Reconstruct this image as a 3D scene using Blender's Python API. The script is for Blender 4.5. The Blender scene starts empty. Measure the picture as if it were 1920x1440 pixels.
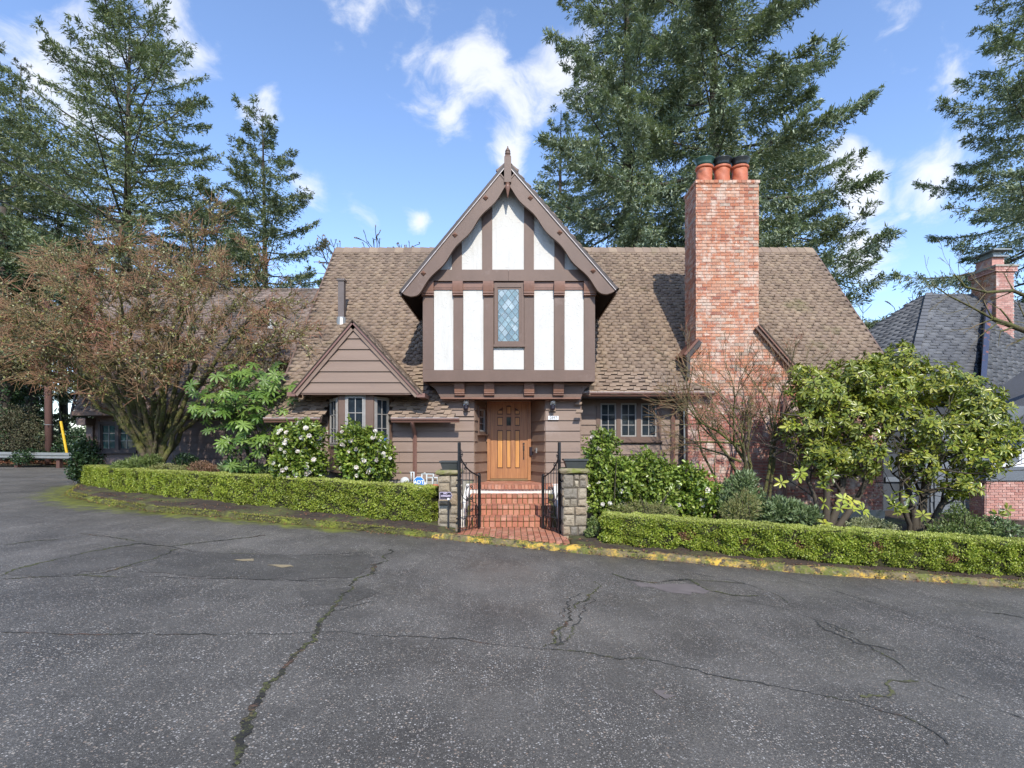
import bpy, math, random
import numpy as np
from mathutils import Matrix, Vector
random.seed(7)
R = math.radians
scene = bpy.context.scene
C = scene.collection

# ---------------------------------------------------------------- camera
CAMZ = 1.5
cam_d = bpy.data.cameras.new('camera')
cam_d.sensor_width = 36.0
cam_d.lens = 36.0 * 1000 / 1920
cam_d.shift_y = (838 - 720) / 1920
cam_d.clip_start = 0.1
cam_d.clip_end = 2000
cam = bpy.data.objects.new('camera', cam_d)
cam.location = (0, 0, CAMZ)
cam.rotation_euler = (R(90), 0, 0)
C.objects.link(cam)
scene.camera = cam
# ---------------------------------------------------------------- sun, view
SUN_EL, SUN_AZ = 40.0, 9.0
sun_d = bpy.data.lights.new('sun', 'SUN')
sun_d.energy = 2.6
sun_d.angle = R(0.6)
sun_d.color = (1.0, 0.95, 0.865)
sun = bpy.data.objects.new('sun', sun_d)
sd = Vector((math.sin(R(SUN_AZ)) * math.cos(R(SUN_EL)), -math.cos(R(SUN_AZ)) * math.cos(R(SUN_EL)), math.sin(R(SUN_EL))))
sun.rotation_euler = sd.to_track_quat('Z', 'Y').to_euler()
sun.location = (10, -30, 40)
C.objects.link(sun)
vs = scene.view_settings
scene.display_settings.display_device = 'sRGB'
vs.view_transform = 'Standard'
vs.look = 'None'
vs.gamma = 1.0
vs.use_curve_mapping = False
vs.exposure = 0.93
cy = scene.cycles
cy.max_bounces = 6
cy.diffuse_bounces = 3
cy.transparent_max_bounces = 8
cy.sample_clamp_indirect = 4
cy.caustics_reflective = False
cy.caustics_refractive = False

def px(x, y, Y):
    """a point of the photograph at a depth of Y metres"""
    return ((x - 960) / 1000 * Y, Y, CAMZ + (838 - y) / 1000 * Y)
def PX(x, Y): return (x - 960) / 1000 * Y
def PZ(y, Y): return CAMZ + (838 - y) / 1000 * Y

# ---------------------------------------------------------------- sky
w = bpy.data.worlds.new('World')
scene.world = w
w.use_nodes = True
nt = w.node_tree
nt.nodes.clear()
N = nt.nodes.new; L = nt.links.new
out = N('ShaderNodeOutputWorld'); bg = N('ShaderNodeBackground')
sky = N('ShaderNodeTexSky'); sky.sky_type = 'NISHITA'; sky.sun_disc = False
sky.sun_elevation = R(SUN_EL); sky.sun_rotation = R(180 - SUN_AZ)
sky.air_density = 1.0; sky.dust_density = 0.25; sky.ozone_density = 3.0; sky.altitude = 200
tc = N('ShaderNodeTexCoord')
def vmath(op, a, b=None):
    n = N('ShaderNodeVectorMath'); n.operation = op
    if isinstance(a, (tuple, list)): n.inputs[0].default_value = a
    else: L(a, n.inputs[0])
    if b is not None:
        if isinstance(b, (tuple, list)): n.inputs[1].default_value = b
        else: L(b, n.inputs[1])
    return n
def fmath(op, a, b=None, c=None, clamp=False):
    n = N('ShaderNodeMath'); n.operation = op; n.use_clamp = clamp
    for i, v in enumerate((a, b, c)):
        if v is None: continue
        if isinstance(v, (int, float)): n.inputs[i].default_value = v
        else: L(v, n.inputs[i])
    return n.outputs[0]
dirv = vmath('NORMALIZE', tc.outputs['Generated']).outputs[0]
# wispy clouds: noise over the whole sky, with some larger banks where they stood that day
warp = N('ShaderNodeTexNoise'); warp.inputs['Scale'].default_value = 5; warp.inputs['Detail'].default_value = 3
L(dirv, warp.inputs['Vector'])
wsub = vmath('SUBTRACT', warp.outputs['Color'], (0.5, 0.5, 0.5)).outputs[0]
wsc = vmath('SCALE', wsub); wsc.inputs['Scale'].default_value = 0.16
dw = vmath('ADD', dirv, wsc.outputs[0]).outputs[0]
blob = None
for bx_, by_, br_, st_ in [(905, 135, .065, .68), (850, 225, .05, .62), (985, 205, .045, .5), (1060, 120, .08, .6), (525, 205, .05, .85), (548, 235, .03, .7),
                      (757, 395, .026, .9), (975, 280, .045, .9), (1605, 340, .04, .95), (1640, 445, .055, .8),
                      (1780, 165, .05, .7), (1770, 325, .055, .8), (1700, 372, .018, .8), (590, 378, .03, .8), (100, 105, .09, .7), (180, 190, .06, .6),
                      (1640, 150, .035, .35), (680, 90, .02, .6), (650, 400, .03, .4), (1900, 140, .05, .5), (700, -20, .12, .5), (1250, -60, .15, .5), (300, 0, .12, .45),
                      (1700, 20, .07, .5), (1450, 250, .06, .5), (1200, 380, .05, .5)]:
    v = Vector(((bx_ - 960) / 1000, 1, (838 - by_) / 1000)); ln = v.length; v.normalize()
    d = vmath('DISTANCE', dw, tuple(v)).outputs['Value']
    g = fmath('MULTIPLY', d, 1 / (br_ * 1.9 / ln))
    g = fmath('SUBTRACT', 1.0, g, clamp=True)
    g = fmath('MULTIPLY', g, st_ * .55)
    blob = g if blob is None else fmath('MAXIMUM', blob, g)
cn = N('ShaderNodeTexNoise'); cn.inputs['Scale'].default_value = 7; cn.inputs['Detail'].default_value = 9; cn.inputs['Roughness'].default_value = 0.62
mp = N('ShaderNodeMapping'); mp.inputs['Scale'].default_value = (1, 1, 1.7); mp.inputs['Location'].default_value = (3.1, 0.4, 1.2)
L(dw, mp.inputs[0]); L(mp.outputs[0], cn.inputs['Vector'])
cov = fmath('ADD', blob, cn.outputs['Fac'])
mr = N('ShaderNodeMapRange'); mr.interpolation_type = 'SMOOTHSTEP'
L(cov, mr.inputs['Value'])
mr.inputs['From Min'].default_value = 0.64; mr.inputs['From Max'].default_value = 0.92; mr.inputs['To Max'].default_value = 0.80
mixc = N('ShaderNodeMix'); mixc.data_type = 'RGBA'
L(mr.outputs[0], mixc.inputs['Factor'])
skt = N('ShaderNodeMix'); skt.data_type = 'RGBA'; skt.blend_type = 'MULTIPLY'; skt.inputs['Factor'].default_value = 1
L(sky.outputs[0], skt.inputs['A']); skt.inputs['B'].default_value = (1.06, 1.04, 1.09, 1)
L(skt.outputs['Result'], mixc.inputs['A'])
mixc.inputs['B'].default_value = (4.0, 4.05, 4.2, 1)
L(mixc.outputs['Result'], bg.inputs['Color'])
bg.inputs['Strength'].default_value = 0.15
L(bg.outputs[0], out.inputs['Surface'])

# ---------------------------------------------------------------- materials
def _nodes(name):
    m = bpy.data.materials.new(name); m.use_nodes = True
    t = m.node_tree; t.nodes.clear()
    o = t.nodes.new('ShaderNodeOutputMaterial'); b = t.nodes.new('ShaderNodeBsdfPrincipled')
    t.links.new(b.outputs[0], o.inputs[0])
    return m, t, b, o
def c4(c): return (c[0], c[1], c[2], 1)
def tmix(t, f, a, b, mode='MIX'):
    n = t.nodes.new('ShaderNodeMix'); n.data_type = 'RGBA'; n.blend_type = mode
    for s, v in (('Factor', f), ('A', a), ('B', b)):
        if isinstance(v, (int, float)): n.inputs[s].default_value = v
        elif isinstance(v, tuple): n.inputs[s].default_value = c4(v)
        else: t.links.new(v, n.inputs[s])
    return n.outputs['Result']
def tmath(t, op, a, b=0.0, clamp=False):
    n = t.nodes.new('ShaderNodeMath'); n.operation = op; n.use_clamp = clamp
    for i, v in enumerate((a, b)):
        if isinstance(v, (int, float)): n.inputs[i].default_value = v
        else: t.links.new(v, n.inputs[i])
    return n.outputs[0]
def tpos(t, scale=(1, 1, 1)):
    g = t.nodes.new('ShaderNodeNewGeometry'); m = t.nodes.new('ShaderNodeMapping')
    m.inputs['Scale'].default_value = scale
    t.links.new(g.outputs['Position'], m.inputs[0]); return m.outputs[0]
def tnoise(t, scale, detail=4, rough=.55, vec=None, out='Fac'):
    n = t.nodes.new('ShaderNodeTexNoise'); n.inputs['Scale'].default_value = scale
    n.inputs['Detail'].default_value = detail; n.inputs['Roughness'].default_value = rough
    t.links.new(vec if vec is not None else tpos(t), n.inputs['Vector']); return n.outputs[out]
def tramp(t, f, stops, interp='LINEAR'):
    n = t.nodes.new('ShaderNodeValToRGB'); n.color_ramp.interpolation = interp
    el = n.color_ramp.elements
    while len(el) < len(stops): el.new(0.5)
    for e, (p, c) in zip(el, stops):
        e.position = p; e.color = c4(c) if isinstance(c, tuple) else (c, c, c, 1)
    t.links.new(f, n.inputs[0]); return n.outputs[0]
def trnd(t):
    a = t.nodes.new('ShaderNodeAttribute'); a.attribute_name = 'rnd'
    i = t.nodes.new('ShaderNodeObjectInfo')
    return tmath(t, 'FRACT', tmath(t, 'ADD', a.outputs['Fac'], i.outputs['Random']))
def tbump(t, b, h, strength, dist=0.01):
    n = t.nodes.new('ShaderNodeBump'); n.inputs['Strength'].default_value = strength; n.inputs['Distance'].default_value = dist
    t.links.new(h, n.inputs['Height']); t.links.new(n.outputs[0], b.inputs['Normal'])

def mat(name, c1, c2=None, ns=4, rough=.6, bump=0, bs=60, bd=.005, stretch=(1, 1, 1), pieces=None, metal=0, patch=None):
    """c1/c2 mixed by noise; pieces = colours picked per piece; patch = (colour, scale, lo, hi) blotches"""
    m, t, b, o = _nodes(name)
    pos = tpos(t, stretch)
    if pieces:
        col = tramp(t, trnd(t), [(i / (len(pieces) - 1), c) for i, c in enumerate(pieces)])
    else: col = None
    n = tnoise(t, ns, 6, .6, pos)
    if c1 is not None:
        f = tramp(t, n, [(.3, 0.0), (.7, 1.0)])
        cc = tmix(t, f, c1, c2 or tuple(x * .8 for x in c1))
        col = cc if col is None else tmix(t, .4, col, cc)
    else:
        f = tramp(t, n, [(.3, .78), (.7, 1.18)])
        col = tmix(t, 1.0, col, f, 'MULTIPLY')
    if patch:
        for (pc, psc, lo, hi) in patch:
            col = tmix(t, tramp(t, tnoise(t, psc, 8, .68), [(lo, 0.0), (hi, 1.0)]), col, pc)
    t.links.new(col, b.inputs['Base Color'])
    b.inputs['Roughness'].default_value = rough
    b.inputs['Metallic'].default_value = metal
    if bump: tbump(t, b, tnoise(t, bs, 6, .65, pos), bump, bd)
    return m
def leafmat(name, cols, rough=.42, trans=.25, ns=1.5):
    m, t, b, o = _nodes(name)
    col = tramp(t, trnd(t), [(i / (len(cols) - 1), c) for i, c in enumerate(cols)])
    col = tmix(t, 1.0, col, tramp(t, tnoise(t, ns, 3), [(.3, .75), (.7, 1.2)]), 'MULTIPLY')
    t.links.new(col, b.inputs['Base Color']); b.inputs['Roughness'].default_value = rough
    tr = t.nodes.new('ShaderNodeBsdfTranslucent'); t.links.new(tmix(t, 1.0, col, (1.1, 1.25, .5), 'MULTIPLY'), tr.inputs[0])
    mx = t.nodes.new('ShaderNodeMixShader'); mx.inputs[0].default_value = trans
    t.links.new(b.outputs[0], mx.inputs[1]); t.links.new(tr.outputs[0], mx.inputs[2]); t.links.new(mx.outputs[0], o.inputs[0])
    return m
M = {}
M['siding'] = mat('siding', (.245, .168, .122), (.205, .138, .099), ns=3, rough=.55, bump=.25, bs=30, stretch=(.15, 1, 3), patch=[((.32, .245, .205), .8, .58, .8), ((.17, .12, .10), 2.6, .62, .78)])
M['siding_dark'] = mat('siding_dark', (.15, .105, .09), (.12, .082, .07), ns=3, rough=.55, bump=.25, bs=30, stretch=(.15, 1, 3))  # darker copy of the siding, the maple's shade on the wing painted in
M['trim'] = mat('trim', (.160, .098, .070), (.122, .075, .053), ns=2.5, rough=.55, bump=.35, bs=26, stretch=(1, 1, .5), patch=[((.23, .165, .135), 1.7, .60, .80), ((.09, .058, .045), 5, .64, .76)])
M['trim_light'] = mat('trim_light', (.30, .185, .145), (.24, .14, .105), ns=3, rough=.4, bump=.15, bs=30)
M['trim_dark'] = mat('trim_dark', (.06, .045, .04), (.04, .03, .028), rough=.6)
M['bracket'] = mat('bracket', (.25, .125, .08), (.17, .085, .055), ns=5, rough=.4)
M['gutter'] = mat('gutter', (.24, .13, .10), (.20, .105, .08), ns=3, rough=.32)
M['gutter_lip'] = mat('gutter_lip', (.55, .50, .47), (.4, .33, .3), ns=9, rough=.35)
M['sash'] = mat('sash', (.36, .34, .31), (.28, .26, .235), ns=8, rough=.5)
# stucco with trowel swirls
m, t, b, o = _nodes('stucco')
b.inputs['Roughness'].default_value = .8
sw = tnoise(t, 5.5, 2, .5, tpos(t, (1, 1, .8)))
ridge = tmath(t, 'ABSOLUTE', tmath(t, 'SUBTRACT', tmath(t, 'FRACT', tmath(t, 'MULTIPLY', sw, 9.0)), .5))
h = tmath(t, 'ADD', tmath(t, 'MULTIPLY', tramp(t, ridge, [(.30, 0.0), (.5, 1.0)]), tramp(t, tnoise(t, 9, 3), [(.45, 0.0), (.62, 1.0)])), tmath(t, 'MULTIPLY', tnoise(t, 34, 5), .35))
tbump(t, b, h, .42, .012)
col = tmix(t, tramp(t, tnoise(t, 2.5, 8, .7), [(.35, 0.0), (.75, .6)]), (.62, .60, .55), (.55, .53, .48))
col = tmix(t, tramp(t, tnoise(t, 2.2, 5, .6, tpos(t, (5, 5, .35))), [(.56, 0.0), (.78, .45)]), col, (.40, .375, .32))
t.links.new(col, b.inputs['Base Color'])
M['stucco'] = m
M['shingle'] = mat('shingle', None, ns=.7, rough=.9, bump=.6, bs=220, bd=.003,
                   pieces=[(.185, .128, .090), (.285, .205, .142), (.22, .156, .110), (.315, .232, .158), (.24, .171, .122), (.29, .211, .15), (.20, .141, .102)],
                   patch=[((.15, .14, .055), 1.1, .60, .82), ((.13, .098, .08), .35, .52, .80), ((.34, .27, .18), .5, .62, .82)])
M['roof_deck'] = mat('roof_deck', (.075, .055, .042), (.06, .045, .03), rough=.95)
M['slate'] = mat('slate', None, ns=.6, rough=.85, bump=.5, bs=200, bd=.003,
                 pieces=[(.085, .086, .092), (.12, .122, .128), (.098, .10, .106), (.145, .147, .15), (.09, .09, .094)])
M['slate_wing'] = mat('wing_shingle', None, ns=.6, rough=.9, bump=.5, bs=200, bd=.003,
                 pieces=[(.16, .12, .10), (.24, .18, .145), (.19, .14, .12), (.27, .20, .16)], patch=[((.05, .06, .04), .9, .5, .75)])
def brickmat(name, cols, wash, lo, hi, sc):
    return mat(name, None, ns=9, rough=.85, bump=.7, bs=90, bd=.006, pieces=cols,
               patch=[(wash, sc, lo, hi), ((wash[0] * 1.08, wash[1] * 1.08, wash[2] * 1.08), 7.0, .60, .66)])
M['brick'] = brickmat('brick', [(.50, .20, .105), (.42, .15, .08), (.54, .26, .15), (.47, .185, .10), (.31, .11, .07), (.55, .30, .19), (.45, .175, .10), (.52, .25, .145), (.38, .31, .24), (.49, .20, .11), (.57, .38, .27)], (.60, .44, .34), .49, .62, 5.0)
M['brick_low'] = brickmat('brick_low', [(.40, .155, .11), (.33, .12, .088), (.44, .19, .14), (.38, .15, .108), (.28, .105, .08), (.49, .28, .21)], (.60, .48, .40), .50, .63, 3.2)
M['mortar'] = mat('mortar', (.52, .47, .41), (.36, .31, .27), ns=6, rough=.95, bump=.4, bs=80)
M['mortar_low'] = mat('mortar_low', (.62, .56, .50), (.45, .38, .34), ns=6, rough=.95, bump=.4, bs=80)
M['paver'] = mat('paver', None, ns=8, rough=.7, bump=.4, bs=90, bd=.004,
                 pieces=[(.46, .19, .11), (.38, .14, .08), (.50, .235, .145), (.42, .165, .095), (.34, .13, .08), (.53, .27, .18)],
                 patch=[((.17, .15, .04), 5, .60, .74), ((.2, .12, .08), 2.2, .58, .8)])
M['moss_joint'] = mat('moss_joint', (.13, .13, .03), (.10, .07, .04), ns=9, rough=1, bump=.8, bs=120)
M['whitepaint'] = mat('whitepaint', (.80, .78, .72), (.68, .64, .56), ns=5, rough=.6, patch=[((.2, .2, .08), 7, .66, .76)])
M['concrete'] = mat('concrete', (.42, .39, .33), (.28, .25, .19), ns=3, rough=.9, bump=.4, bs=50, patch=[((.10, .11, .04), 3, .55, .7)])
M['stone'] = mat('stone', None, ns=6, rough=.9, bump=1, bs=22, bd=.03,
                 pieces=[(.36, .285, .185), (.27, .215, .15), (.43, .365, .265), (.32, .24, .155), (.23, .205, .165), (.40, .315, .20)], patch=[((.10, .085, .05), 6, .54, .68)])
M['stone_mortar'] = mat('stone_mortar', (.15, .12, .09), (.08, .07, .05), ns=9, rough=1)
M['capstone'] = mat('capstone', (.33, .27, .17), (.22, .18, .11), ns=5, rough=.95, bump=.8, bs=40, patch=[((.16, .17, .04), 4, .45, .6)])
M['iron'] = mat('iron', (.012, .012, .014), (.02, .02, .022), rough=.38)
M['terracotta'] = mat('terracotta', (.56, .17, .08), (.40, .11, .05), ns=6, rough=.6, bump=.3, bs=40, patch=[((.16, .08, .05), 5, .58, .75)])
M['black_cap'] = mat('black_cap', (.015, .017, .018), (.03, .035, .035), rough=.3)
M['green_cap'] = mat('green_cap', (.02, .06, .045), (.035, .09, .07), rough=.3)
M['copper'] = mat('flashing', (.20, .075, .045), (.13, .05, .03), ns=7, rough=.45)
M['galv'] = mat('galvanised', (.30, .31, .30), (.22, .23, .22), ns=6, rough=.4, metal=.3)
M['whitepipe'] = mat('whitepipe', (.62, .64, .62), (.5, .52, .5), rough=.5)
M['planter'] = mat('planter', (.055, .06, .06), (.04, .045, .045), rough=.55)
M['blue_sign'] = mat('blue_sign', (.03, .22, .65), (.03, .20, .60), rough=.35)
M['white_sign'] = mat('white_sign', (.82, .82, .82), (.78, .78, .78), rough=.4)
M['black_sign'] = mat('black_sign', (.03, .025, .035), (.025, .02, .03), rough=.4)
M['lilac'] = mat('lilac_print', (.66, .58, .72), (.62, .54, .68), rough=.4)
M['grey_print'] = mat('grey_print', (.13, .14, .15), rough=.5)
M['door_wood'] = mat('door_wood', (.46, .215, .085), (.27, .115, .05), ns=2.2, rough=.38, bump=.15, bs=30, stretch=(14, 14, .8))
M['door_groove'] = mat('door_groove', (.10, .04, .02), (.07, .03, .015), rough=.5)  # dark colour stands in for shade in the recesses round the panels
M['door_panel'] = mat('door_panel', (.64, .31, .09), (.46, .20, .06), ns=2.2, rough=.35, bump=.15, bs=30, stretch=(11, 11, .7))
M['brass'] = mat('brass', (.42, .30, .16), rough=.3, metal=.8)
M['dark_metal'] = mat('dark_metal', (.06, .05, .045), rough=.4, metal=.5)
M['lead'] = mat('lead', (.50, .54, .55), rough=.4)
M['utility'] = mat('utility', (.13, .065, .05), (.09, .045, .036), ns=4, rough=.9, bump=.5, bs=30, stretch=(4, 4, .3))
M['yellow'] = mat('yellow', (.85, .52, .02), rough=.45)
M['wire'] = mat('wire', (.02, .02, .02), rough=.6)
M['bark'] = mat('bark', (.085, .065, .048), (.05, .04, .03), ns=5, rough=.95, bump=.8, bs=30, stretch=(3, 3, .5))
M['bark_moss'] = mat('bark_moss', (.12, .09, .06), (.07, .055, .035), ns=4, rough=.95, bump=1, bs=35, bd=.03, patch=[((.13, .13, .03), 4, .40, .60), ((.06, .07, .015), 9, .52, .62), ((.36, .34, .27), 14, .64, .70)])
M['twig_red'] = mat('twig_red', (.38, .165, .105), (.23, .185, .075), ns=1.4, rough=.8)
M['twig_tan'] = mat('twig_tan', (.19, .13, .07), (.13, .12, .045), ns=1.3, rough=.8)
M['dark_twig'] = mat('dark_twig', (.05, .04, .03), (.08, .07, .04), ns=2, rough=.9)
M['rhodo_bark'] = mat('rhodo_bark', (.06, .045, .035), (.09, .075, .05), ns=5, rough=.9, bump=.6, bs=30)
M['soil'] = mat('soil', (.075, .05, .032), (.045, .03, .02), ns=6, rough=1, bump=1, bs=60, bd=.03, patch=[((.12, .13, .03), 1.3, .50, .64), ((.15, .08, .04), 11, .62, .68)])
M['verge'] = mat('verge', (.085, .06, .04), (.05, .06, .025), ns=1.2, rough=1, bump=1, bs=20, bd=.05)
M['hill'] = mat('hill', (.17, .19, .12), (.11, .13, .08), ns=.05, rough=1)
M['leaf_litter'] = leafmat('leaf_litter', [(.26, .10, .05), (.18, .08, .04), (.32, .16, .08), (.12, .06, .035)], trans=.05, rough=.7)
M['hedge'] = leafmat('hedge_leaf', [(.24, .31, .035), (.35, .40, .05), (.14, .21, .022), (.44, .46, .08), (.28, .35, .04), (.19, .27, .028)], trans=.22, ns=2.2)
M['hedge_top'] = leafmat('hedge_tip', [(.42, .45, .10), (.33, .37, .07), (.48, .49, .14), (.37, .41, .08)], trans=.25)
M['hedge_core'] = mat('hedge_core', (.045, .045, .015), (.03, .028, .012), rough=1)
M['needles'] = leafmat('needles', [(.15, .19, .10), (.25, .275, .125), (.20, .25, .155), (.10, .14, .08), (.36, .37, .19), (.27, .31, .21)], rough=.55, trans=.15, ns=.35)
M['needles_blue'] = leafmat('needles_blue', [(.15, .195, .13), (.28, .335, .25), (.235, .27, .14), (.105, .145, .09), (.40, .45, .33), (.32, .345, .18)], rough=.55, trans=.15, ns=.35)
M['needles_grey'] = leafmat('needles_grey', [(.17, .18, .13), (.12, .14, .10), (.21, .21, .15)], rough=.6, trans=.15)
M['needles_dark'] = leafmat('needles_dark', [(.05, .075, .04), (.07, .105, .045), (.04, .06, .035), (.10, .13, .06)], rough=.6, trans=.1)
M['ivy'] = leafmat('ivy', [(.035, .07, .028), (.05, .10, .035), (.025, .05, .02), (.08, .13, .05)], rough=.4, trans=.12)
M['pale_trees'] = leafmat('pale_trees', [(.26, .29, .17), (.33, .34, .21), (.20, .24, .14), (.40, .40, .27)], rough=.8, trans=.2, ns=.2)  # pale leaf tones in place of distance haze and sun
M['camellia'] = leafmat('camellia', [(.09, .155, .022), (.17, .25, .035), (.28, .35, .05), (.06, .11, .02), (.38, .42, .09)], rough=.28, trans=.2)
M['camellia_y'] = leafmat('camellia_y', [(.12, .19, .03), (.22, .30, .05), (.30, .38, .07), (.085, .14, .025), (.38, .42, .10)], rough=.3, trans=.22)
M['laurel'] = leafmat('laurel', [(.09, .14, .045), (.16, .22, .085), (.25, .31, .15), (.06, .10, .035)], rough=.38, trans=.12)
M['rhodo'] = leafmat('rhodo', [(.10, .145, .024), (.20, .245, .036), (.30, .34, .05), (.065, .10, .02), (.40, .41, .065), (.15, .19, .03), (.46, .43, .065)], rough=.27, trans=.25, ns=1.0)
M['rhodo_yellow'] = leafmat('rhodo_yellow', [(.42, .44, .05), (.34, .42, .07), (.50, .48, .06), (.28, .36, .08)], rough=.3, trans=.3)
M['rhodo_bud'] = leafmat('rhodo_bud', [(.16, .08, .035), (.12, .05, .03), (.22, .12, .05)], rough=.6, trans=.0)
M['fatsia'] = leafmat('fatsia', [(.065, .135, .022), (.13, .22, .032), (.19, .28, .045), (.045, .10, .02), (.25, .36, .08)], rough=.42, trans=.25)
M['fern'] = leafmat('fern', [(.15, .21, .06), (.22, .28, .08), (.10, .15, .05), (.28, .32, .11)], rough=.5)
M['fern_dark'] = leafmat('brushwood', [(.07, .08, .035), (.10, .085, .04), (.05, .06, .025), (.13, .10, .055)], rough=.7, trans=.05)
M['heather'] = leafmat('heather', [(.24, .26, .08), (.32, .31, .11), (.18, .22, .07), (.34, .27, .13)], rough=.6)
M['redheather'] = leafmat('redheather', [(.24, .12, .08), (.30, .18, .11), (.20, .14, .07)], rough=.6)
M['whiteleaf'] = leafmat('whiteleaf', [(.30, .32, .16), (.38, .38, .22), (.22, .26, .12)], rough=.6)
M['petal'] = leafmat('petal', [(.85, .82, .79), (.82, .72, .69), (.86, .84, .81)], rough=.5, trans=.2)
M['lichen'] = leafmat('lichen', [(.28, .27, .075), (.20, .20, .045), (.42, .41, .20), (.16, .16, .035), (.58, .56, .36), (.24, .24, .06)], rough=.9, trans=.1)
M['moss_tuft'] = leafmat('moss_tuft', [(.10, .12, .02), (.07, .085, .02), (.16, .17, .03)], rough=1, trans=.05)
M['brick_pink'] = brickmat('brick_pink', [(.50, .26, .21), (.42, .19, .15), (.56, .33, .27), (.47, .22, .17)], (.62, .54, .48), .58, .72, 2)
M['n_siding'] = mat('neighbour_siding', (.15, .165, .18), (.125, .14, .155), ns=2, rough=.6)
M['n_siding_dark'] = mat('neighbour_siding_dark', (.05, .055, .062), (.04, .045, .05), ns=2, rough=.6)
M['n_pipe'] = mat('neighbour_pipe', (.05, .06, .10), (.045, .05, .08), ns=2, rough=.35, patch=[((.28, .10, .05), 2.5, .58, .64)])
M['vent'] = mat('vent', (.15, .12, .11), (.11, .09, .08), rough=.6)
M['moss_weed'] = leafmat('moss_weed', [(.16, .18, .03), (.26, .28, .04), (.11, .12, .025), (.32, .30, .06), (.20, .16, .06)], rough=.9, trans=.1)
def glassmat(name, col, rough=.05, alpha=.45):
    m, t, b, o = _nodes(name)
    b.inputs['Base Color'].default_value = c4(col); b.inputs['Roughness'].default_value = rough
    b.inputs['IOR'].default_value = 1.5
    tbump(t, b, tnoise(t, 3.5, 2), .05, .02)
    t.links.new(tmix(t, tramp(t, tnoise(t, 5, 4), [(.4, 0.0), (.65, 1.0)]), col, tuple(min(1, c * 1.6) for c in col)), b.inputs['Base Color'])
    return m
M['glass'] = glassmat('window_glass', (.016, .022, .028))
M['glass_pale'] = mat('leaded_glass', None, ns=7, rough=.12, pieces=[(.12, .19, .21), (.26, .36, .38), (.17, .25, .28), (.38, .46, .48), (.10, .16, .19)], patch=[((.5, .56, .56), 9, .6, .7)])
M['glass_wing'] = glassmat('wing_glass', (.03, .065, .065))
M['curtain'] = mat('curtain', (.5, .48, .44), rough=.8)
m, t, b, o = _nodes('clear_glass')
b.inputs['Base Color'].default_value = (.95, .97, .97, 1); b.inputs['Roughness'].default_value = .03; b.inputs['Transmission Weight'].default_value = .9
M['clear'] = m
M['bulb'] = mat('bulb', (.85, .85, .82), rough=.3)
# asphalt
def asphalt(name, mul, stones):
    m, t, b, o = _nodes(name)
    P = tpos(t)
    base = tramp(t, tnoise(t, 1.1, 8, .62), [(.28, (.068 * mul, .060 * mul, .050 * mul)), (.5, (.096 * mul, .086 * mul, .072 * mul)), (.72, (.134 * mul, .120 * mul, .101 * mul))])
    base = tmix(t, 1.0, base, tramp(t, tnoise(t, .28, 5, .6), [(.35, .80), (.65, 1.22)]), 'MULTIPLY')
    base = tmix(t, tramp(t, tnoise(t, .55, 9, .72), [(.60, 0.0), (.74, .45)]), base, (.050, .045, .040))
    fine = tnoise(t, 60, 5, .75)
    base = tmix(t, 1.0, base, tramp(t, fine, [(.3, .45), (.7, 1.6)]), 'MULTIPLY')
    patchy = tramp(t, tnoise(t, 1.7, 6, .7), [(.33, .30), (.56, 1.0)])
    for sc, cols, keep in ((58, [(.46, .41, .33), (.32, .22, .15), (.54, .51, .46), (.22, .20, .185)], .46), (105, [(.32, .30, .27), (.42, .37, .30), (.18, .17, .155)], .5)):
        v = t.nodes.new('ShaderNodeTexVoronoi'); v.inputs['Scale'].default_value = sc; v.feature = 'F1'
        t.links.new(P, v.inputs['Vector'])
        sep = t.nodes.new('ShaderNodeSeparateColor'); t.links.new(v.outputs['Color'], sep.inputs[0])
        size = tmath(t, 'ADD', .18, tmath(t, 'MULTIPLY', sep.outputs[2], .24))
        disc = tmath(t, 'LESS_THAN', v.outputs['Distance'], size)
        f = tmath(t, 'MULTIPLY', tmath(t, 'MULTIPLY', disc, tmath(t, 'GREATER_THAN', sep.outputs[0], 1 - keep * stones)), patchy)
        base = tmix(t, f, base, tramp(t, sep.outputs[1], [(i / (len(cols) - 1), c) for i, c in enumerate(cols)]))
    g = t.nodes.new('ShaderNodeAttribute'); g.attribute_name = 'moss'
    mm = tmath(t, 'ADD', g.outputs['Fac'], tmath(t, 'MULTIPLY', tmath(t, 'SUBTRACT', tnoise(t, 2.6, 8, .7), .5), 1.5))
    base = tmix(t, tramp(t, mm, [(.42, 0.0), (.75, .92)]), base, tramp(t, tnoise(t, 6, 5), [(.35, (.085, .09, .03)), (.65, (.26, .28, .035))]))
    g2 = t.nodes.new('ShaderNodeAttribute'); g2.attribute_name = 'damp'
    base = tmix(t, g2.outputs['Fac'], base, tmix(t, 1.0, base, (.45, .42, .38), 'MULTIPLY'))
    t.links.new(base, b.inputs['Base Color'])
    t.links.new(tramp(t, tnoise(t, .8, 4), [(.3, .45), (.7, .75)]), b.inputs['Roughness'])
    tbump(t, b, tmath(t, 'ADD', tnoise(t, 90, 4, .8), tmath(t, 'MULTIPLY', tnoise(t, 9, 3), .8)), .75, .008)
    return m
M['asphalt'] = asphalt('asphalt', 1.0, 1.0)
M['patch'] = asphalt('patch_asphalt', .86, .35)
M['crack'] = mat('crack', (.018, .017, .015), (.032, .028, .022), ns=9, rough=1, patch=[((.10, .105, .03), 2.4, .44, .54), ((.16, .085, .05), 1.7, .55, .63), ((.02, .018, .015), 45, .47, .55), ((.24, .24, .07), 60, .60, .66)])
M['crack_thin'] = mat('crack_thin', (.03, .029, .026), (.045, .042, .034), ns=9, rough=1, patch=[((.10, .10, .035), 1.2, .55, .62), ((.13, .07, .045), 1.6, .56, .62), ((.07, .068, .066), 30, .52, .60)])
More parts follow.
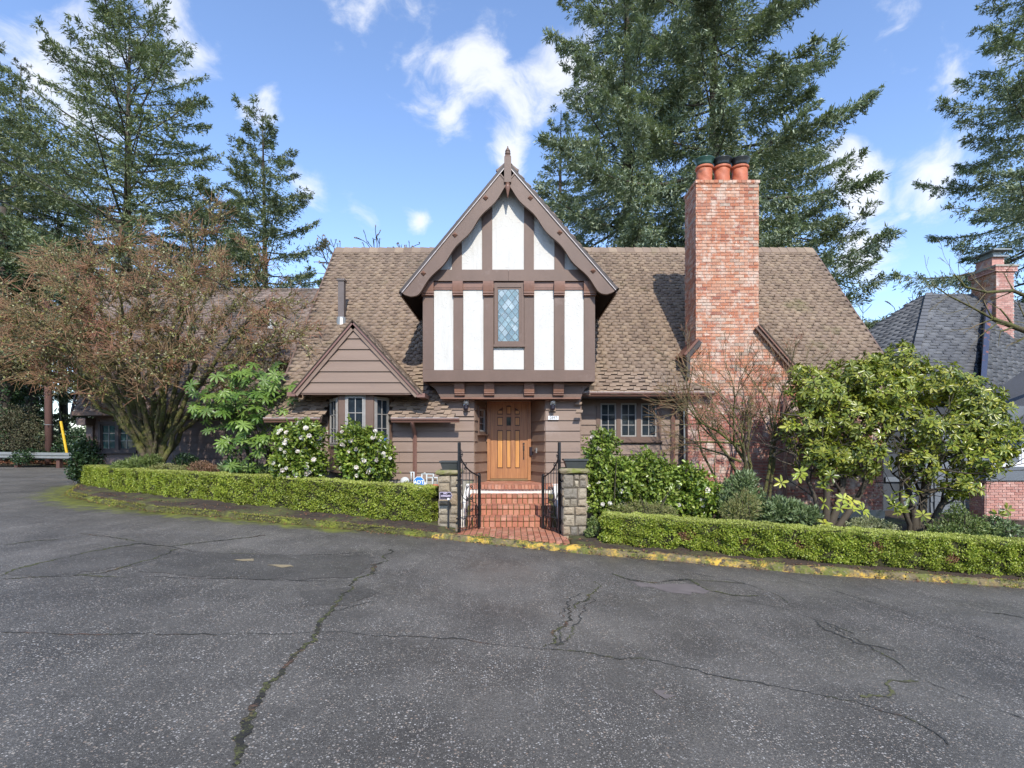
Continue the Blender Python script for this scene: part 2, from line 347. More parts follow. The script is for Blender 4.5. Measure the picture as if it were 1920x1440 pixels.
M['patch_pale'] = mat('patch_pale', (.17, .14, .125), (.12, .10, .09), ns=5, rough=.85, bump=.4, bs=80)
M['patch_ochre'] = mat('patch_ochre', (.34, .26, .14), (.22, .18, .11), ns=9, rough=.85)
M['kerb'] = mat('kerb', (.22, .17, .08), (.13, .10, .05), ns=5, rough=.95, bump=.8, bs=50, bd=.01,
                patch=[((.60, .38, .06), 2.3, .46, .56), ((.13, .14, .03), 4.2, .48, .56), ((.07, .055, .035), 9, .52, .60), ((.20, .17, .11), 26, .56, .62)])
M['kerb_moss'] = mat('kerb_moss', (.10, .10, .03), (.06, .05, .025), ns=3, rough=1, bump=1, bs=60, bd=.02, patch=[((.22, .25, .03), 2.5, .50, .66)])

# ---------------------------------------------------------------- object helpers
WM = {}     # world matrices, kept by hand
def link(name, data, parent=None, m=None, local=None):
    o = bpy.data.objects.new(name, data); C.objects.link(o)
    if m is not None and data is not None and not data.materials: data.materials.append(m)
    W = local if local is not None else Matrix.Identity(4)      # wanted world matrix
    if parent is not None:
        o.parent = parent
        o.matrix_parent_inverse = WM[parent.name].inverted()
    o.matrix_basis = W
    WM[o.name] = W
    return o
def tag(o, label=None, cat=None, group=None, kind=None):
    for k, v in (('label', label), ('category', cat), ('group', group), ('kind', kind)):
        if v: o[k] = v
    return o
def thing(name, label, cat, loc=(0, 0, 0), group=None):
    return tag(link(name, None, None, None, Matrix.Translation(loc)), label, cat, group)
def mesh_np(name, V, F, rnd=None, smooth=False, **attrs):
    V = np.ascontiguousarray(V, np.float32).reshape(-1, 3)
    F = np.ascontiguousarray(F, np.int32); k = F.shape[1]; nf = len(F)
    me = bpy.data.meshes.new(name)
    me.vertices.add(len(V)); me.vertices.foreach_set('co', V.ravel())
    me.loops.add(nf * k); me.loops.foreach_set('vertex_index', F.ravel())
    me.polygons.add(nf); me.polygons.foreach_set('loop_start', np.arange(nf, dtype=np.int32) * k)
    me.update(calc_edges=True)
    if smooth: me.polygons.foreach_set('use_smooth', np.ones(nf, bool))
    if rnd is not None: attrs['rnd'] = rnd
    for nm, arr in attrs.items():
        a = me.attributes.new(nm, 'FLOAT', 'POINT'); a.data.foreach_set('value', np.ascontiguousarray(arr, np.float32))
    return me
class MB:
    def __init__(s): s.v = []; s.f = []; s.r = []
    def add(s, vs_, fs_, r=0.0):
        n = len(s.v); s.v += [tuple(p) for p in vs_]; s.f += [tuple(i + n for i in f) for f in fs_]; s.r += [r] * len(vs_); return s
    def box(s, x0, x1, y0, y1, z0, z1, r=0.0):
        return s.add([(x0, y0, z0), (x1, y0, z0), (x1, y1, z0), (x0, y1, z0), (x0, y0, z1), (x1, y0, z1), (x1, y1, z1), (x0, y1, z1)],
                     [(0, 3, 2, 1), (4, 5, 6, 7), (0, 1, 5, 4), (1, 2, 6, 5), (2, 3, 7, 6), (3, 0, 4, 7)], r)
    def hexa(s, p, r=0.0):
        return s.add(p, [(0, 3, 2, 1), (4, 5, 6, 7), (0, 1, 5, 4), (1, 2, 6, 5), (2, 3, 7, 6), (3, 0, 4, 7)], r)
    def prism(s, poly, y0, y1, r=0.0):
        """poly: (x,z) outline, extruded from y0 (front) to y1"""
        n = len(poly)
        return s.add([(x, y0, z) for x, z in poly] + [(x, y1, z) for x, z in poly],
                     [tuple(range(n)), tuple(range(2 * n - 1, n - 1, -1))] + [(i, i + n, (i + 1) % n + n, (i + 1) % n) for i in range(n)], r)
    def flat(s, poly, z0, z1, r=0.0):
        n = len(poly)
        return s.add([(x, y, z0) for x, y in poly] + [(x, y, z1) for x, y in poly],
                     [tuple(range(n - 1, -1, -1)), tuple(range(n, 2 * n))] + [(i, (i + 1) % n, (i + 1) % n + n, i + n) for i in range(n)], r)
    def tube(s, pts, rad, sides=8, r=0.0, cap=True):
        pts = [Vector(p) for p in pts]; n = len(pts)
        if isinstance(rad, (int, float)): rad = [rad] * n
        V_ = []; F_ = []
        up = None
        for i, p in enumerate(pts):
            d = (pts[min(i + 1, n - 1)] - pts[max(i - 1, 0)]).normalized()
            if up is None: up = Vector((0, 0, 1)) if abs(d.z) < .9 else Vector((1, 0, 0))
            a = d.cross(up).normalized(); b_ = a.cross(d).normalized(); up = b_
            for k in range(sides):
                th = 2 * math.pi * k / sides
                V_.append(p + (a * math.cos(th) + b_ * math.sin(th)) * rad[i])
        for i in range(n - 1):
            for k in range(sides):
                k2 = (k + 1) % sides
                F_.append((i * sides + k, i * sides + k2, (i + 1) * sides + k2, (i + 1) * sides + k))
        if cap: F_.append(tuple(range(sides - 1, -1, -1))); F_.append(tuple((n - 1) * sides + k for k in range(sides)))
        return s.add(V_, F_, r)
    def lathe(s, cx, cy, prof, sides=16, r=0.0, ribs=None):
        V_ = []; F_ = []
        for j, (rr, z) in enumerate(prof):
            for k in range(sides):
                th = 2 * math.pi * k / sides
                q = rr * (ribs(th, z) if ribs else 1)
                V_.append((cx + q * math.cos(th), cy + q * math.sin(th), z))
        for j in range(len(prof) - 1):
            for k in range(sides):
                k2 = (k + 1) % sides
                F_.append((j * sides + k, j * sides + k2, (j + 1) * sides + k2, (j + 1) * sides + k))
        F_.append(tuple(range(sides - 1, -1, -1))); F_.append(tuple((len(prof) - 1) * sides + k for k in range(sides)))
        return s.add(V_, F_, r)
    def build(s, name, m, parent=None, smooth=False, bevel=0):
        me = bpy.data.meshes.new(name); me.from_pydata(s.v, [], s.f); me.update()
        a = me.attributes.new('rnd', 'FLOAT', 'POINT'); a.data.foreach_set('value', np.array(s.r, np.float32))
        if smooth: me.polygons.foreach_set('use_smooth', np.ones(len(me.polygons), bool))
        o = link(name, me, parent, m)
        if bevel:
            b_ = o.modifiers.new('bevel', 'BEVEL'); b_.width = bevel; b_.segments = 2; b_.limit_method = 'ANGLE'
        return o
UNIT = {}
def unit_box(m):
    """one shared 12-triangle box with slightly chamfered outline per material"""
    if m.name not in UNIT:
        k = MB(); k.box(-.5, .5, -.5, .5, -.5, .5)
        me = bpy.data.meshes.new('block'); me.from_pydata(k.v, [], k.f); me.update(); me.materials.append(m)
        UNIT[m.name] = me
    return UNIT[m.name]
def block(name, m, parent, x0, x1, y0, y1, z0, z1, rz=0):
    W = Matrix.Translation(((x0 + x1) / 2, (y0 + y1) / 2, (z0 + z1) / 2)) @ Matrix.Rotation(rz, 4, 'Z') @ Matrix.Diagonal((x1 - x0, y1 - y0, z1 - z0, 1))
    return link(name, unit_box(m), parent, None, W)
rng = np.random.default_rng(11)
def nrm(a): return a / np.maximum(np.linalg.norm(a, axis=-1, keepdims=True), 1e-9)
def segs_mesh(name, P0, P1, R0, R1, sides=4, smooth=True):
    P0 = np.asarray(P0, float); P1 = np.asarray(P1, float); R0 = np.asarray(R0, float); R1 = np.asarray(R1, float)
    d = nrm(P1 - P0); up = np.where(np.abs(d[:, 2:3]) > .9, np.array([[1., 0, 0]]), np.array([[0, 0, 1.]]))
    a = nrm(np.cross(d, up)); b = np.cross(a, d)
    th = np.arange(sides) * 2 * np.pi / sides
    ring = a[:, None, :] * np.cos(th)[None, :, None] + b[:, None, :] * np.sin(th)[None, :, None]
    ext = d * (R0 * .4)[:, None]
    V = np.concatenate([(P0 - ext)[:, None] + ring * R0[:, None, None], (P1 + ext)[:, None] + ring * R1[:, None, None]], 1).reshape(-1, 3)
    k = np.arange(sides); k2 = (k + 1) % sides
    f = np.stack([k, k2, k2 + sides, k + sides], 1)
    F = (f[None] + (np.arange(len(P0)) * 2 * sides)[:, None, None]).reshape(-1, 4)
    return mesh_np(name, V, F, rnd=np.repeat(rng.random(len(P0)), 2 * sides), smooth=smooth)
def leaves_arr(P, D, Nn, Ln, Wd, fold=.25, broad=False):
    n = len(P); D = nrm(D); S = nrm(np.cross(D, Nn)); Nn = np.cross(S, D)
    Ln = np.broadcast_to(np.asarray(Ln, float), (n,))[:, None]; Wd = np.broadcast_to(np.asarray(Wd, float), (n,))[:, None]
    if broad:
        h = Nn * Wd * fold
        V = np.stack([P, P + D * Ln * .35 + S * Wd * .42 + h, P + D * Ln * .72 + S * Wd * .46 + h * .8, P + D * Ln - h * .6,
                      P + D * Ln * .72 - S * Wd * .46 + h * .8, P + D * Ln * .35 - S * Wd * .42 + h], 1)
        f = np.array([[0, 1, 2, 3], [0, 3, 4, 5]]); k = 6
    else:
        h = Nn * Wd * fold
        V = np.stack([P, P + D * Ln * .5 + S * Wd * .5 + h, P + D * Ln, P + D * Ln * .5 - S * Wd * .5 + h], 1)
        f = np.array([[0, 1, 2], [0, 2, 3]]); k = 4
    F = (f[None] + (np.arange(n) * k)[:, None, None]).reshape(-1, f.shape[1])
    return V.reshape(-1, 3), F, k
def needles(name, m, parent, P, D, Nn, Ln, Wd, rnd):
    """one slim triangle per needle spray"""
    n = len(P); D = nrm(D); S = nrm(np.cross(D, Nn)) * (Wd * .5)[:, None]; B = D * (Ln * .3)[:, None]
    V = np.stack([P - S * .25, P + B + S, P + D * Ln[:, None]], 1)
    k = rng.random(n) < .5; V[k, 1] -= 2 * S[k]
    return link(name, mesh_np(name, V.reshape(-1, 3), np.arange(3 * n).reshape(-1, 3), rnd=np.repeat(rnd, 3)), parent, m)
def leaves(name, m, parent, P, D, Nn, Ln, Wd, fold=.25, broad=False, kind=None, rnd=None):
    V, F, k = leaves_arr(P, D, Nn, Ln, Wd, fold, broad)
    r = rng.random(len(P)) if rnd is None else rnd
    o = link(name, mesh_np(name, V, F, rnd=np.repeat(r, k)), parent, m)
    if kind: o['kind'] = kind
    return o
def rdir(n): return nrm(rng.normal(size=(n, 3)))
# ================================================================ GROUND
KX = np.array([-13.3, -12.9, -12.4, -10.6, -8.4, -6.9, -4.4, -1.93, -.89, .87, 1.95, 4.17, 7.2, 12, 20, 60])
KY = np.array([27.0, 19.0, 15.3, 12.7, 11.1, 10.25, 9.6, 9.12, 8.8, 8.43, 8.18, 7.76, 7.5, 7.3, 7.2, 7.2])
RX = np.array([-80, -40, -20, -12.5, -8.5, -6, -3.6, -1.5, 0, 2, 4.2, 7.4, 15, 40, 80])
RZ = np.array([.9, .75, .5, .37, .29, .23, .10, -.03, -.115, -.215, -.33, -.51, -.9, -1.9, -2.2])
_fx = np.linspace(-80, 80, 1601); _fz = np.interp(_fx, RX, RZ); _k = np.ones(15) / 15
_fz = np.convolve(np.pad(_fz, 7, 'edge'), _k, 'valid')
def roadz(x, y=0): return np.interp(x, _fx, _fz)
def kerby(x): return np.interp(x, KX, KY)
def yardz(x, y):
    d = np.clip(np.asarray(y) - kerby(x), 0, None)
    return roadz(x) + .12 + np.clip(d, 0, 5) * .055
# road sheet
gx = np.concatenate([np.linspace(-80, -15, 40), np.linspace(-14.5, 14.5, 150), np.linspace(15, 80, 40)])
gy = np.concatenate([np.linspace(-40, 0, 14), np.linspace(.5, 16, 110), np.linspace(16.5, 60, 45)])
XX, YY = np.meshgrid(gx, gy)
ZZ = roadz(XX) + .012 * np.sin(XX * 1.3 + YY * .7) * np.cos(YY * 1.1 - XX * .4)
# distance to kerb for moss and damp
kp = np.stack([np.interp(np.linspace(0, 15, 700), np.arange(16), KX), np.interp(np.linspace(0, 15, 700), np.arange(16), KY)], 1)
DD = np.full(XX.shape, 99.0)
for a in kp: DD = np.minimum(DD, np.hypot(XX - a[0], YY - a[1]))
mossamt = np.interp(XX, [-13, -9, -7.2, -6.3, -3.2, -2.0, 0, 3, 9], [.95, .98, .85, .9, .95, .35, .22, .32, .42])
mossw = np.interp(XX, [-13, -9, -6.5, -3, -1.5, 9], [1.0, 1.1, .75, .6, .3, .25])
MO = mossamt * np.clip(1 - DD / mossw, 0, 1) ** .7
DA = np.clip(1 - DD / .85, 0, 1) * .55
nx, ny = len(gx), len(gy)
ii = (np.arange(ny - 1)[:, None] * nx + np.arange(nx - 1)[None]).ravel()
QF = np.stack([ii, ii + 1, ii + nx + 1, ii + nx], 1)
road = link('road', mesh_np('road', np.stack([XX, YY, ZZ], -1), QF, smooth=True, moss=MO.ravel(), damp=DA.ravel()), None, M['asphalt'])
tag(road, kind='structure')
def rz_at(x, y): return float(roadz(x) + .012 * math.sin(x * 1.3 + y * .7) * math.cos(y * 1.1 - x * .4))
# planting bed / garden ground behind the kerb
cx = np.concatenate([np.linspace(-13.1, -1.2, 60), [-1.0, -.98, -.6, 0, .6, .94, .96], np.linspace(1.2, 12, 60), np.linspace(13, 120, 20)])
rr = np.array([.0, .08, .2, .4, .7, 1.1, 1.6, 2.3, 3.2, 4.5, 7, 11, 18, 30, 60, 300])
GX, GR = np.meshgrid(cx, rr)
GY = kerby(GX) + .10 + GR
GZ = yardz(GX, GY) - .55 * ((GX > -.99) & (GX < .95) & (GR < 3.5)) - np.where(GR < .05, .045, 0) + np.where(GR > .1, .02 * np.sin(GX * 5 + GY * 3) + .015 * np.sin(GX * 13 - GY * 7), 0) - .0 - np.where(GR > 40, 3, 0)
ii = (np.arange(len(rr) - 1)[:, None] * len(cx) + np.arange(len(cx) - 1)[None]).ravel()
link('garden_ground', mesh_np('garden_ground', np.stack([GX, GY, GZ], -1), np.stack([ii, ii + 1, ii + len(cx) + 1, ii + len(cx)], 1), smooth=True), None, M['soil'])['kind'] = 'structure'
# verge beyond the bend, falling to the valley
cx = np.linspace(-120, -12.8, 60); rr = np.array([25.6, 25.8, 26.5, 28, 31, 40, 60, 100, 180, 420])
zz = np.array([.02, .09, .14, .1, -.6, -3, -8, -12, -10, 10])
GX, GY = np.meshgrid(cx, rr); GZ = roadz(np.clip(GX, -40, 0)) + zz[:, None] + np.zeros_like(GX) + .03 * np.sin(GX * 3) * (GY > 25.7)
ii = (np.arange(len(rr) - 1)[:, None] * len(cx) + np.arange(len(cx) - 1)[None]).ravel()
link('verge', mesh_np('verge', np.stack([GX, GY, GZ], -1), np.stack([ii, ii + 1, ii + len(cx) + 1, ii + len(cx)], 1), smooth=True), None, M['verge'])['kind'] = 'structure'
# far terrain
V = [(-400, 60, -14), (400, 60, -4), (400, 420, -10), (-400, 420, -8), (-500, 900, 28), (500, 900, 28)]
link('hills', mesh_np('hills', V, [[0, 1, 2, 3], [3, 2, 5, 4]]), None, M['hill'])['kind'] = 'structure'
# far sheet so that the ground reaches on behind the camera and beside it
V = [(-500, -500, -4.0), (500, -500, -4.0), (500, 62, -4.6), (-500, 62, -14.2)]
link('ground', mesh_np('ground', V, [[0, 1, 2, 3]]), None, M['verge'])['kind'] = 'structure'

# kerb: profile swept along a smoothed line
def chaikin(p, n=2):
    for _ in range(n):
        q = [p[0]]
        for a, b_ in zip(p[:-1], p[1:]): q += [a * .75 + b_ * .25, a * .25 + b_ * .75]
        p = np.array(q + [p[-1]])
    return p
kl = np.stack([KX, KY], 1)
dense = [kl[0]]
for a, b_ in zip(kl[:-1], kl[1:]):
    n = max(1, int(np.hypot(*(b_ - a)) / .12))
    for k in range(1, n + 1): dense.append(a + (b_ - a) * k / n)
kd = np.array(dense); kd = kd[kd[:, 0] < 14]
tn = nrm(np.gradient(kd, axis=0)); nb = np.stack([-tn[:, 1], tn[:, 0]], 1)      # points to the garden side
nb *= np.sign(nb[:, 1:2] + 1e-6 + (np.abs(nb[:, 1:2]) < .05) * 1)
nb[kd[:, 0] < -12.4] = np.array([1.0, .1])
def sweep(name, prof, m, i0, i1, jit=.008):
    pts = []
    K = kd[i0:i1]; B = nb[i0:i1]
    z = roadz(K[:, 0])
    for (o_, h_) in prof:
        j = rng.normal(size=(len(K), 2)) * jit
        pts.append(np.stack([K[:, 0] + B[:, 0] * (o_ + j[:, 0]), K[:, 1] + B[:, 1] * (o_ + j[:, 0]), z + h_ + (j[:, 1] if h_ > 0 else 0)], 1))
    V = np.stack(pts, 1); n, k = V.shape[:2]
    f = []
    for a in range(k - 1):
        i = np.arange(n - 1) * k + a
        f.append(np.stack([i, i + k, i + k + 1, i + 1], 1))
    return link(name, mesh_np(name, V.reshape(-1, 3), np.concatenate(f), smooth=False), None, m)
iL = int(np.searchsorted(kd[:, 0], -1.45))
PROF = [(0, -.1), (.012, .055), (.035, .085), (.12, .095), (.17, .09), (.19, .0)]
o = sweep('kerb', PROF, M['kerb'], iL, len(kd)); o['kind'] = 'structure'
o = sweep('mossy_kerb', [(0, -.1), (.02, .05), (.06, .085), (.2, .10), (.32, .10), (.34, .0)], M['kerb_moss'], 0, iL + 1, .014); o['kind'] = 'structure'

# cracks and patches in the asphalt, laid out on the road in metres
def road_pt(x, y):
    """photo pixel -> point of the road surface"""
    Y = 1500 / max(y - 838, 1)
    for _ in range(30):
        X = (x - 960) / 1000 * Y
        Y = .5 * Y + .5 * (CAMZ - float(roadz(X))) * 1000 / (y - 838)
    return np.array([(x - 960) / 1000 * Y, Y])
def crack(pts, w, m='crack', jag=.03, name='crack'):
    P = np.array([road_pt(*p) for p in pts])
    D = [P[0]]
    for a, b_ in zip(P[:-1], P[1:]):
        n = max(1, int(np.hypot(*(b_ - a)) / .022))
        for k in range(1, n + 1): D.append(a + (b_ - a) * k / n)
    D = np.array(D); n = len(D)
    T = nrm(np.gradient(D, axis=0)); Nn = np.stack([-T[:, 1], T[:, 0]], 1)
    off = np.convolve(rng.normal(size=n + 20), np.ones(11) / 11, 'valid')[:n] * jag * 1.9 + np.convolve(rng.normal(size=n + 6), np.ones(3) / 3, 'valid')[:n] * jag * .25
    ww = np.abs(np.convolve(rng.normal(size=n + 30) * 1.4 + .85, np.ones(15) / 15, 'valid')[:n]) * w * rng.uniform(.6, 1.25, n) + w * .10
    ww[0] = ww[-1] = .001
    D = D + Nn * off[:, None]
    A = D + Nn * (ww * rng.uniform(.3, .7, n))[:, None]; B = D - Nn * (ww * rng.uniform(.3, .7, n))[:, None]
    V = [(a[0], a[1], rz_at(a[0], a[1]) + .005) for a in A] + [(a[0], a[1], rz_at(a[0], a[1]) + .005) for a in B]
    i = np.arange(n - 1)
    return link(name, mesh_np(name, V, np.stack([i, i + n, i + n + 1, i + 1], 1)), road, M[m])
def rpatch(pts, m, z=.003, name='patch', jag=.035):
    P = np.array([road_pt(*p) for p in pts]); D = []
    for a, b_ in zip(P, np.roll(P, -1, 0)):
        n = max(2, int(np.hypot(*(b_ - a)) / .08))
        for k in range(n): D.append(a + (b_ - a) * k / n)
    D = np.array(D) + rng.normal(size=(len(D), 2)) * jag
    c = D.mean(0); rings = [D * s_ + c * (1 - s_) for s_ in (1, .75, .5, .25)]
    n = len(D); V = [(q[0], q[1], rz_at(q[0], q[1]) + z) for r_ in rings for q in r_]
    k = MB(); k.add(V, [(a * n + i, a * n + (i + 1) % n, (a + 1) * n + (i + 1) % n, (a + 1) * n + i) for a in range(3) for i in range(n)] + [tuple(3 * n + i for i in range(n))])
    return k.build(name, M[m], road)
rpatch([(5, 1075), (90, 1052), (200, 1028), (330, 1026), (340, 1038), (260, 1060), (140, 1078), (60, 1082)], 'patch')
rpatch([(350, 1035), (520, 1040), (690, 1040), (700, 1052), (670, 1082), (520, 1088), (330, 1078), (260, 1072)], 'patch', z=.004)
rpatch([(560, 1112), (690, 1100), (710, 1112), (640, 1140), (575, 1138)], 'patch')
rpatch([(1175, 1090), (1230, 1097), (1310, 1096), (1340, 1112), (1290, 1116), (1220, 1104)], 'patch_pale', jag=.03)
rpatch([(505, 1059), (535, 1058), (552, 1062), (530, 1064)], 'patch_ochre', z=.009, jag=.03)
rpatch([(445, 1049), (470, 1049), (478, 1053), (450, 1054)], 'patch_ochre', z=.009, jag=.03)
rpatch([(1232, 1298), (1250, 1296), (1258, 1303), (1240, 1307)], 'patch_pale', z=.006)
for pts, w_, mm_, jg in [
    ([(728, 1030), (722, 1050), (690, 1076), (655, 1100), (640, 1125), (615, 1150), (590, 1182), (560, 1220), (535, 1260), (500, 1300), (455, 1360), (430, 1440)], .036, 'crack', .045),
    ([(0, 1183), (140, 1186), (300, 1188), (450, 1190), (590, 1188), (700, 1192), (760, 1196), (860, 1200), (960, 1212), (1090, 1222), (1240, 1245), (1380, 1278), (1600, 1318), (1700, 1345), (1780, 1400)], .012, 'crack_thin', .03),
    ([(1200, 1050), (1260, 1068), (1380, 1092), (1440, 1110), (1480, 1135), (1540, 1165), (1640, 1215), (1720, 1270), (1820, 1310), (1920, 1345)], .012, 'crack_thin', .03),
    ([(1450, 1075), (1560, 1105), (1680, 1145), (1800, 1185), (1920, 1220)], .009, 'crack_thin', .008),
    ([(1115, 1090), (1120, 1105), (1090, 1128), (1060, 1150), (1065, 1175), (1040, 1200), (1020, 1215)], .022, 'crack', .05),
    ([(1085, 1110), (1070, 1130), (1050, 1160), (1055, 1190), (1035, 1210)], .016, 'crack_thin', .05),
    ([(1110, 1120), (1095, 1150), (1068, 1185), (1045, 1212)], .014, 'crack_thin', .05),
    ([(1150, 1076), (1180, 1088), (1230, 1094), (1290, 1088), (1330, 1108), (1370, 1118), (1425, 1120)], .032, 'crack', .03),
    ([(1290, 1088), (1340, 1092), (1400, 1096)], .018, 'crack', .03),
    ([(0, 1080), (40, 1068), (110, 1050), (170, 1036), (255, 1021), (320, 1026), (420, 1012), (500, 1004)], .032, 'crack', .04),
    ([(320, 1026), (360, 1036), (420, 1038), (560, 1040), (690, 1036)], .016, 'crack_thin', .03),
    ([(150, 1000), (220, 1010), (290, 1022)], .022, 'crack', .04),
    ([(340, 1030), (280, 1052), (200, 1074), (100, 1082), (0, 1088)], .022, 'crack', .04),
    ([(120, 1078), (240, 1082), (400, 1086), (520, 1088), (650, 1092)], .014, 'crack_thin', .03),
    ([(1520, 1165), (1560, 1185), (1620, 1205), (1680, 1220)], .02, 'crack_thin', .05),
    ([(1615, 1310), (1660, 1295), (1690, 1280), (1720, 1276)], .045, 'crack_thin', .05),
    ([(0, 1022), (60, 1014), (110, 1012)], .03, 'crack', .03),
    ([(1840, 1148), (1880, 1152), (1920, 1160)], .02, 'crack', .03),
    ([(1380, 1128), (1460, 1140), (1560, 1172), (1600, 1188)], .014, 'crack_thin', .04),
    ([(620, 1150), (660, 1142), (700, 1128)], .012, 'crack_thin', .04)]:
    crack(pts, w_, mm_, jg)
# fallen leaves and grit along the kerb (nobody could count them)
n = 2600
t_ = rng.random(n) ** .8; kx = rng.uniform(-13, 9, n); ky = kerby(kx) + rng.normal(size=n) * .05 + np.where(rng.random(n) < .6, .42, -.12) * rng.random(n)
kz = np.where(ky > kerby(kx) + .02, yardz(kx, ky) + .02, roadz(kx) + .02)
kz = np.where((ky > kerby(kx)) & (ky < kerby(kx) + .2), roadz(kx) + .11, kz)
tag(leaves('leaf_litter', M['leaf_litter'], None, np.stack([kx, ky, kz], 1), rdir(n) * [1, 1, .2], rdir(n) * .4 + [0, 0, 1], rng.uniform(.02, .05, n), rng.uniform(.012, .03, n)), kind='stuff')
n = 5200
kx = rng.uniform(-30, -12.9, n); ky = 25.6 + rng.random(n) ** 1.5 * 2.2
tag(leaves('fallen_leaves', M['leaf_litter'], None, np.stack([kx, ky, roadz(kx) + .16 + rng.random(n) * .05], 1), rdir(n) * [1, 1, .3], rdir(n) * .5 + [0, 0, 1], rng.uniform(.08, .16, n), rng.uniform(.05, .1, n)), kind='stuff')

# ================================================================ HOUSE
H = thing('tudor_house', 'large brown Tudor house with half-timbered white gable, steep shingle roof and tall brick chimney', 'house', (0, 12.5, .5))
TAN, CS, SN = 1.21, math.cos(math.atan(1.21)), math.sin(math.atan(1.21))
EY, EZ = 11.45, 2.13                     # lowest eave line of the main roof plane
def roofz(y): return EZ + TAN * (y - EY)
def vy(v): return EY + v * CS

def shingles(name, deck, O, U, Vd, test, ur, vr, e, wd, m, nparts=0, keep=None, lift=.022, kind=True):
    """butted tabs laid in courses on a plane; the nearest ones are parts, the rest one piece of stuff"""
    O = np.array(O, float); U = np.array(U, float); Vd = np.array(Vd, float); Nn = np.cross(U, Vd); Nn /= np.linalg.norm(Nn)
    loc = []
    nr = int((vr[1] - vr[0]) / e) + 1
    for r_ in range(nr):
        v = vr[0] + r_ * e; off = (r_ % 2) * wd * .5
        nc = int((ur[1] - ur[0]) / wd) + 2
        for c in range(nc):
            u = ur[0] - wd + off + c * wd
            if test(u + wd / 2, v + e / 2): loc.append((u, v, (c + r_) % 2))
    loc = np.array(loc)
    wj = wd
    def tab(k):
        dr = (.0, .42)[k] * e; s_ = .16 * wd
        b_ = [(0, -dr), (wj * .97, -dr), (wj * .97 + s_, e * .80), (s_, e * .80)]
        hh = [lift + .004 * k, lift + .004 * k, .010, .010]
        return np.array([[u, v, h_] for (u, v), h_ in zip(b_, hh)] + [[u, v, -.002] for (u, v) in b_])
    T = np.stack([tab(0), tab(1)])
    F8 = np.array([[0, 1, 2, 3], [4, 5, 1, 0], [5, 6, 2, 1], [7, 4, 0, 3]])
    B = np.stack([U, Vd, Nn])           # rows
    n = len(loc)
    sel = np.zeros(n, bool)
    if nparts:
        score = keep(loc[:, 0], loc[:, 1]) if keep else -loc[:, 1]
        sel[np.argsort(-score)[:nparts]] = True
        mes = []
        for k in (0, 1):
            me = bpy.data.meshes.new('shingle'); me.from_pydata(T[k].tolist(), [], F8.tolist()); me.update(); me.materials.append(m); mes.append(me)
        for u, v, k in loc[sel]:
            p = O + U * u + Vd * v
            W = Matrix(((U[0], Vd[0], Nn[0], p[0]), (U[1], Vd[1], Nn[1], p[1]), (U[2], Vd[2], Nn[2], p[2]), (0, 0, 0, 1)))
            link('shingle', mes[int(k)], deck, None, W)
    rest = loc[~sel]; n = len(rest)
    if n == 0: return
    L3 = T[rest[:, 2].astype(int)].copy()
    L3[:, :, 0] += rest[:, 0:1] + rng.normal(size=(n, 1)) * .004; L3[:, :, 1] += rest[:, 1:2] + rng.normal(size=(n, 1)) * .006
    L3[:, :4, 2] += rng.uniform(0, .005, (n, 1))
    V = O + L3 @ B
    F = (F8[None] + (np.arange(n) * 8)[:, None, None]).reshape(-1, 4)
    tag(link(name, mesh_np(name, V.reshape(-1, 3), F, rnd=np.repeat(rng.random(n), 8)), deck, m), kind='stuff')

# main roof
XL, XR = -5.2, 8.87
VR = (15.76 - EY) / CS
def main_test(u, v):
    y = vy(v)
    if not (XL < u < XR - .02 and 0 < v < VR - .03): 
        if not (-5.27 < u <= XL and 0 < v < .6): return False
    if v < .785:
        if u > 1.45:
            if u > 4.0 and u < 6.55 and y < 12.16: return u < 4.52 - (y - 11.95) * 2.5 if y > 11.93 else False
            return False if v < .785 else True
        if -4.08 < u < -2.62 and v < .66: return False
        if -1.7 < u < 1.45: return u < -1.18 - .73 * v if v < .56 else u < -1.5
    if 4.0 < u < 6.53 and y < 12.13: return u < 4.52 - (y - 11.95) * 2.5
    if -1.95 < u < 1.78 and v < 3.2 and v > .8: return False
    return True
deckm = MB()
def deck_piece(k, x0, x1, v0, v1, th=.05):
    p = []
    for (v, o_) in ((v0, -.012), (v0, -th), (v1, -th), (v1, -.012)):
        p.append((vy(v) + 0, roofz(vy(v)) + o_))
    k.hexa([(x0, p[1][0], p[1][1]), (x1, p[1][0], p[1][1]), (x1, p[2][0], p[2][1]), (x0, p[2][0], p[2][1]),
            (x0, p[0][0], p[0][1]), (x1, p[0][0], p[0][1]), (x1, p[3][0], p[3][1]), (x0, p[3][0], p[3][1])])
deck_piece(deckm, XL, XR, 1.1, VR)
deck_piece(deckm, -5.27, -4.08, .0, 1.1)
deck_piece(deckm, -4.08, -2.62, .66, 1.1)
deck_piece(deckm, -2.62, -1.60, .0, 1.1)
for q in range(4): deck_piece(deckm, -1.60, -1.22 - .11 * q, .14 * q, .14 * (q + 1))
deck_piece(deckm, -1.60, 1.5, .57, 1.1)
deck_piece(deckm, 1.5, 4.05, .785, 1.1)
deck_piece(deckm, 6.5, XR, .785, 1.1)
roof = deckm.build('roof', M['roof_deck'], H)
back = MB()
back.hexa([(XL, 15.76, 7.30), (XR, 15.76, 7.30), (XR, 20.0, 2.3), (XL, 20.0, 2.3), (XL, 15.76, 7.35), (XR, 15.76, 7.35), (XR, 20.05, 2.35), (XL, 20.05, 2.35)])
back.build('rear_roof_slope', M['shingle'], H)
shingles('shingle_field', roof, (0, EY, EZ), (1, 0, 0), (0, CS, SN), main_test, (-5.3, 8.9), (0, VR), .122, .150, M['shingle'], 230, lift=.030,
         keep=lambda u, v: -np.hypot(np.hypot(u, EY + v * CS), 0) - 100 * (np.abs(u) < 1.9) * (v > .7))
k = MB()
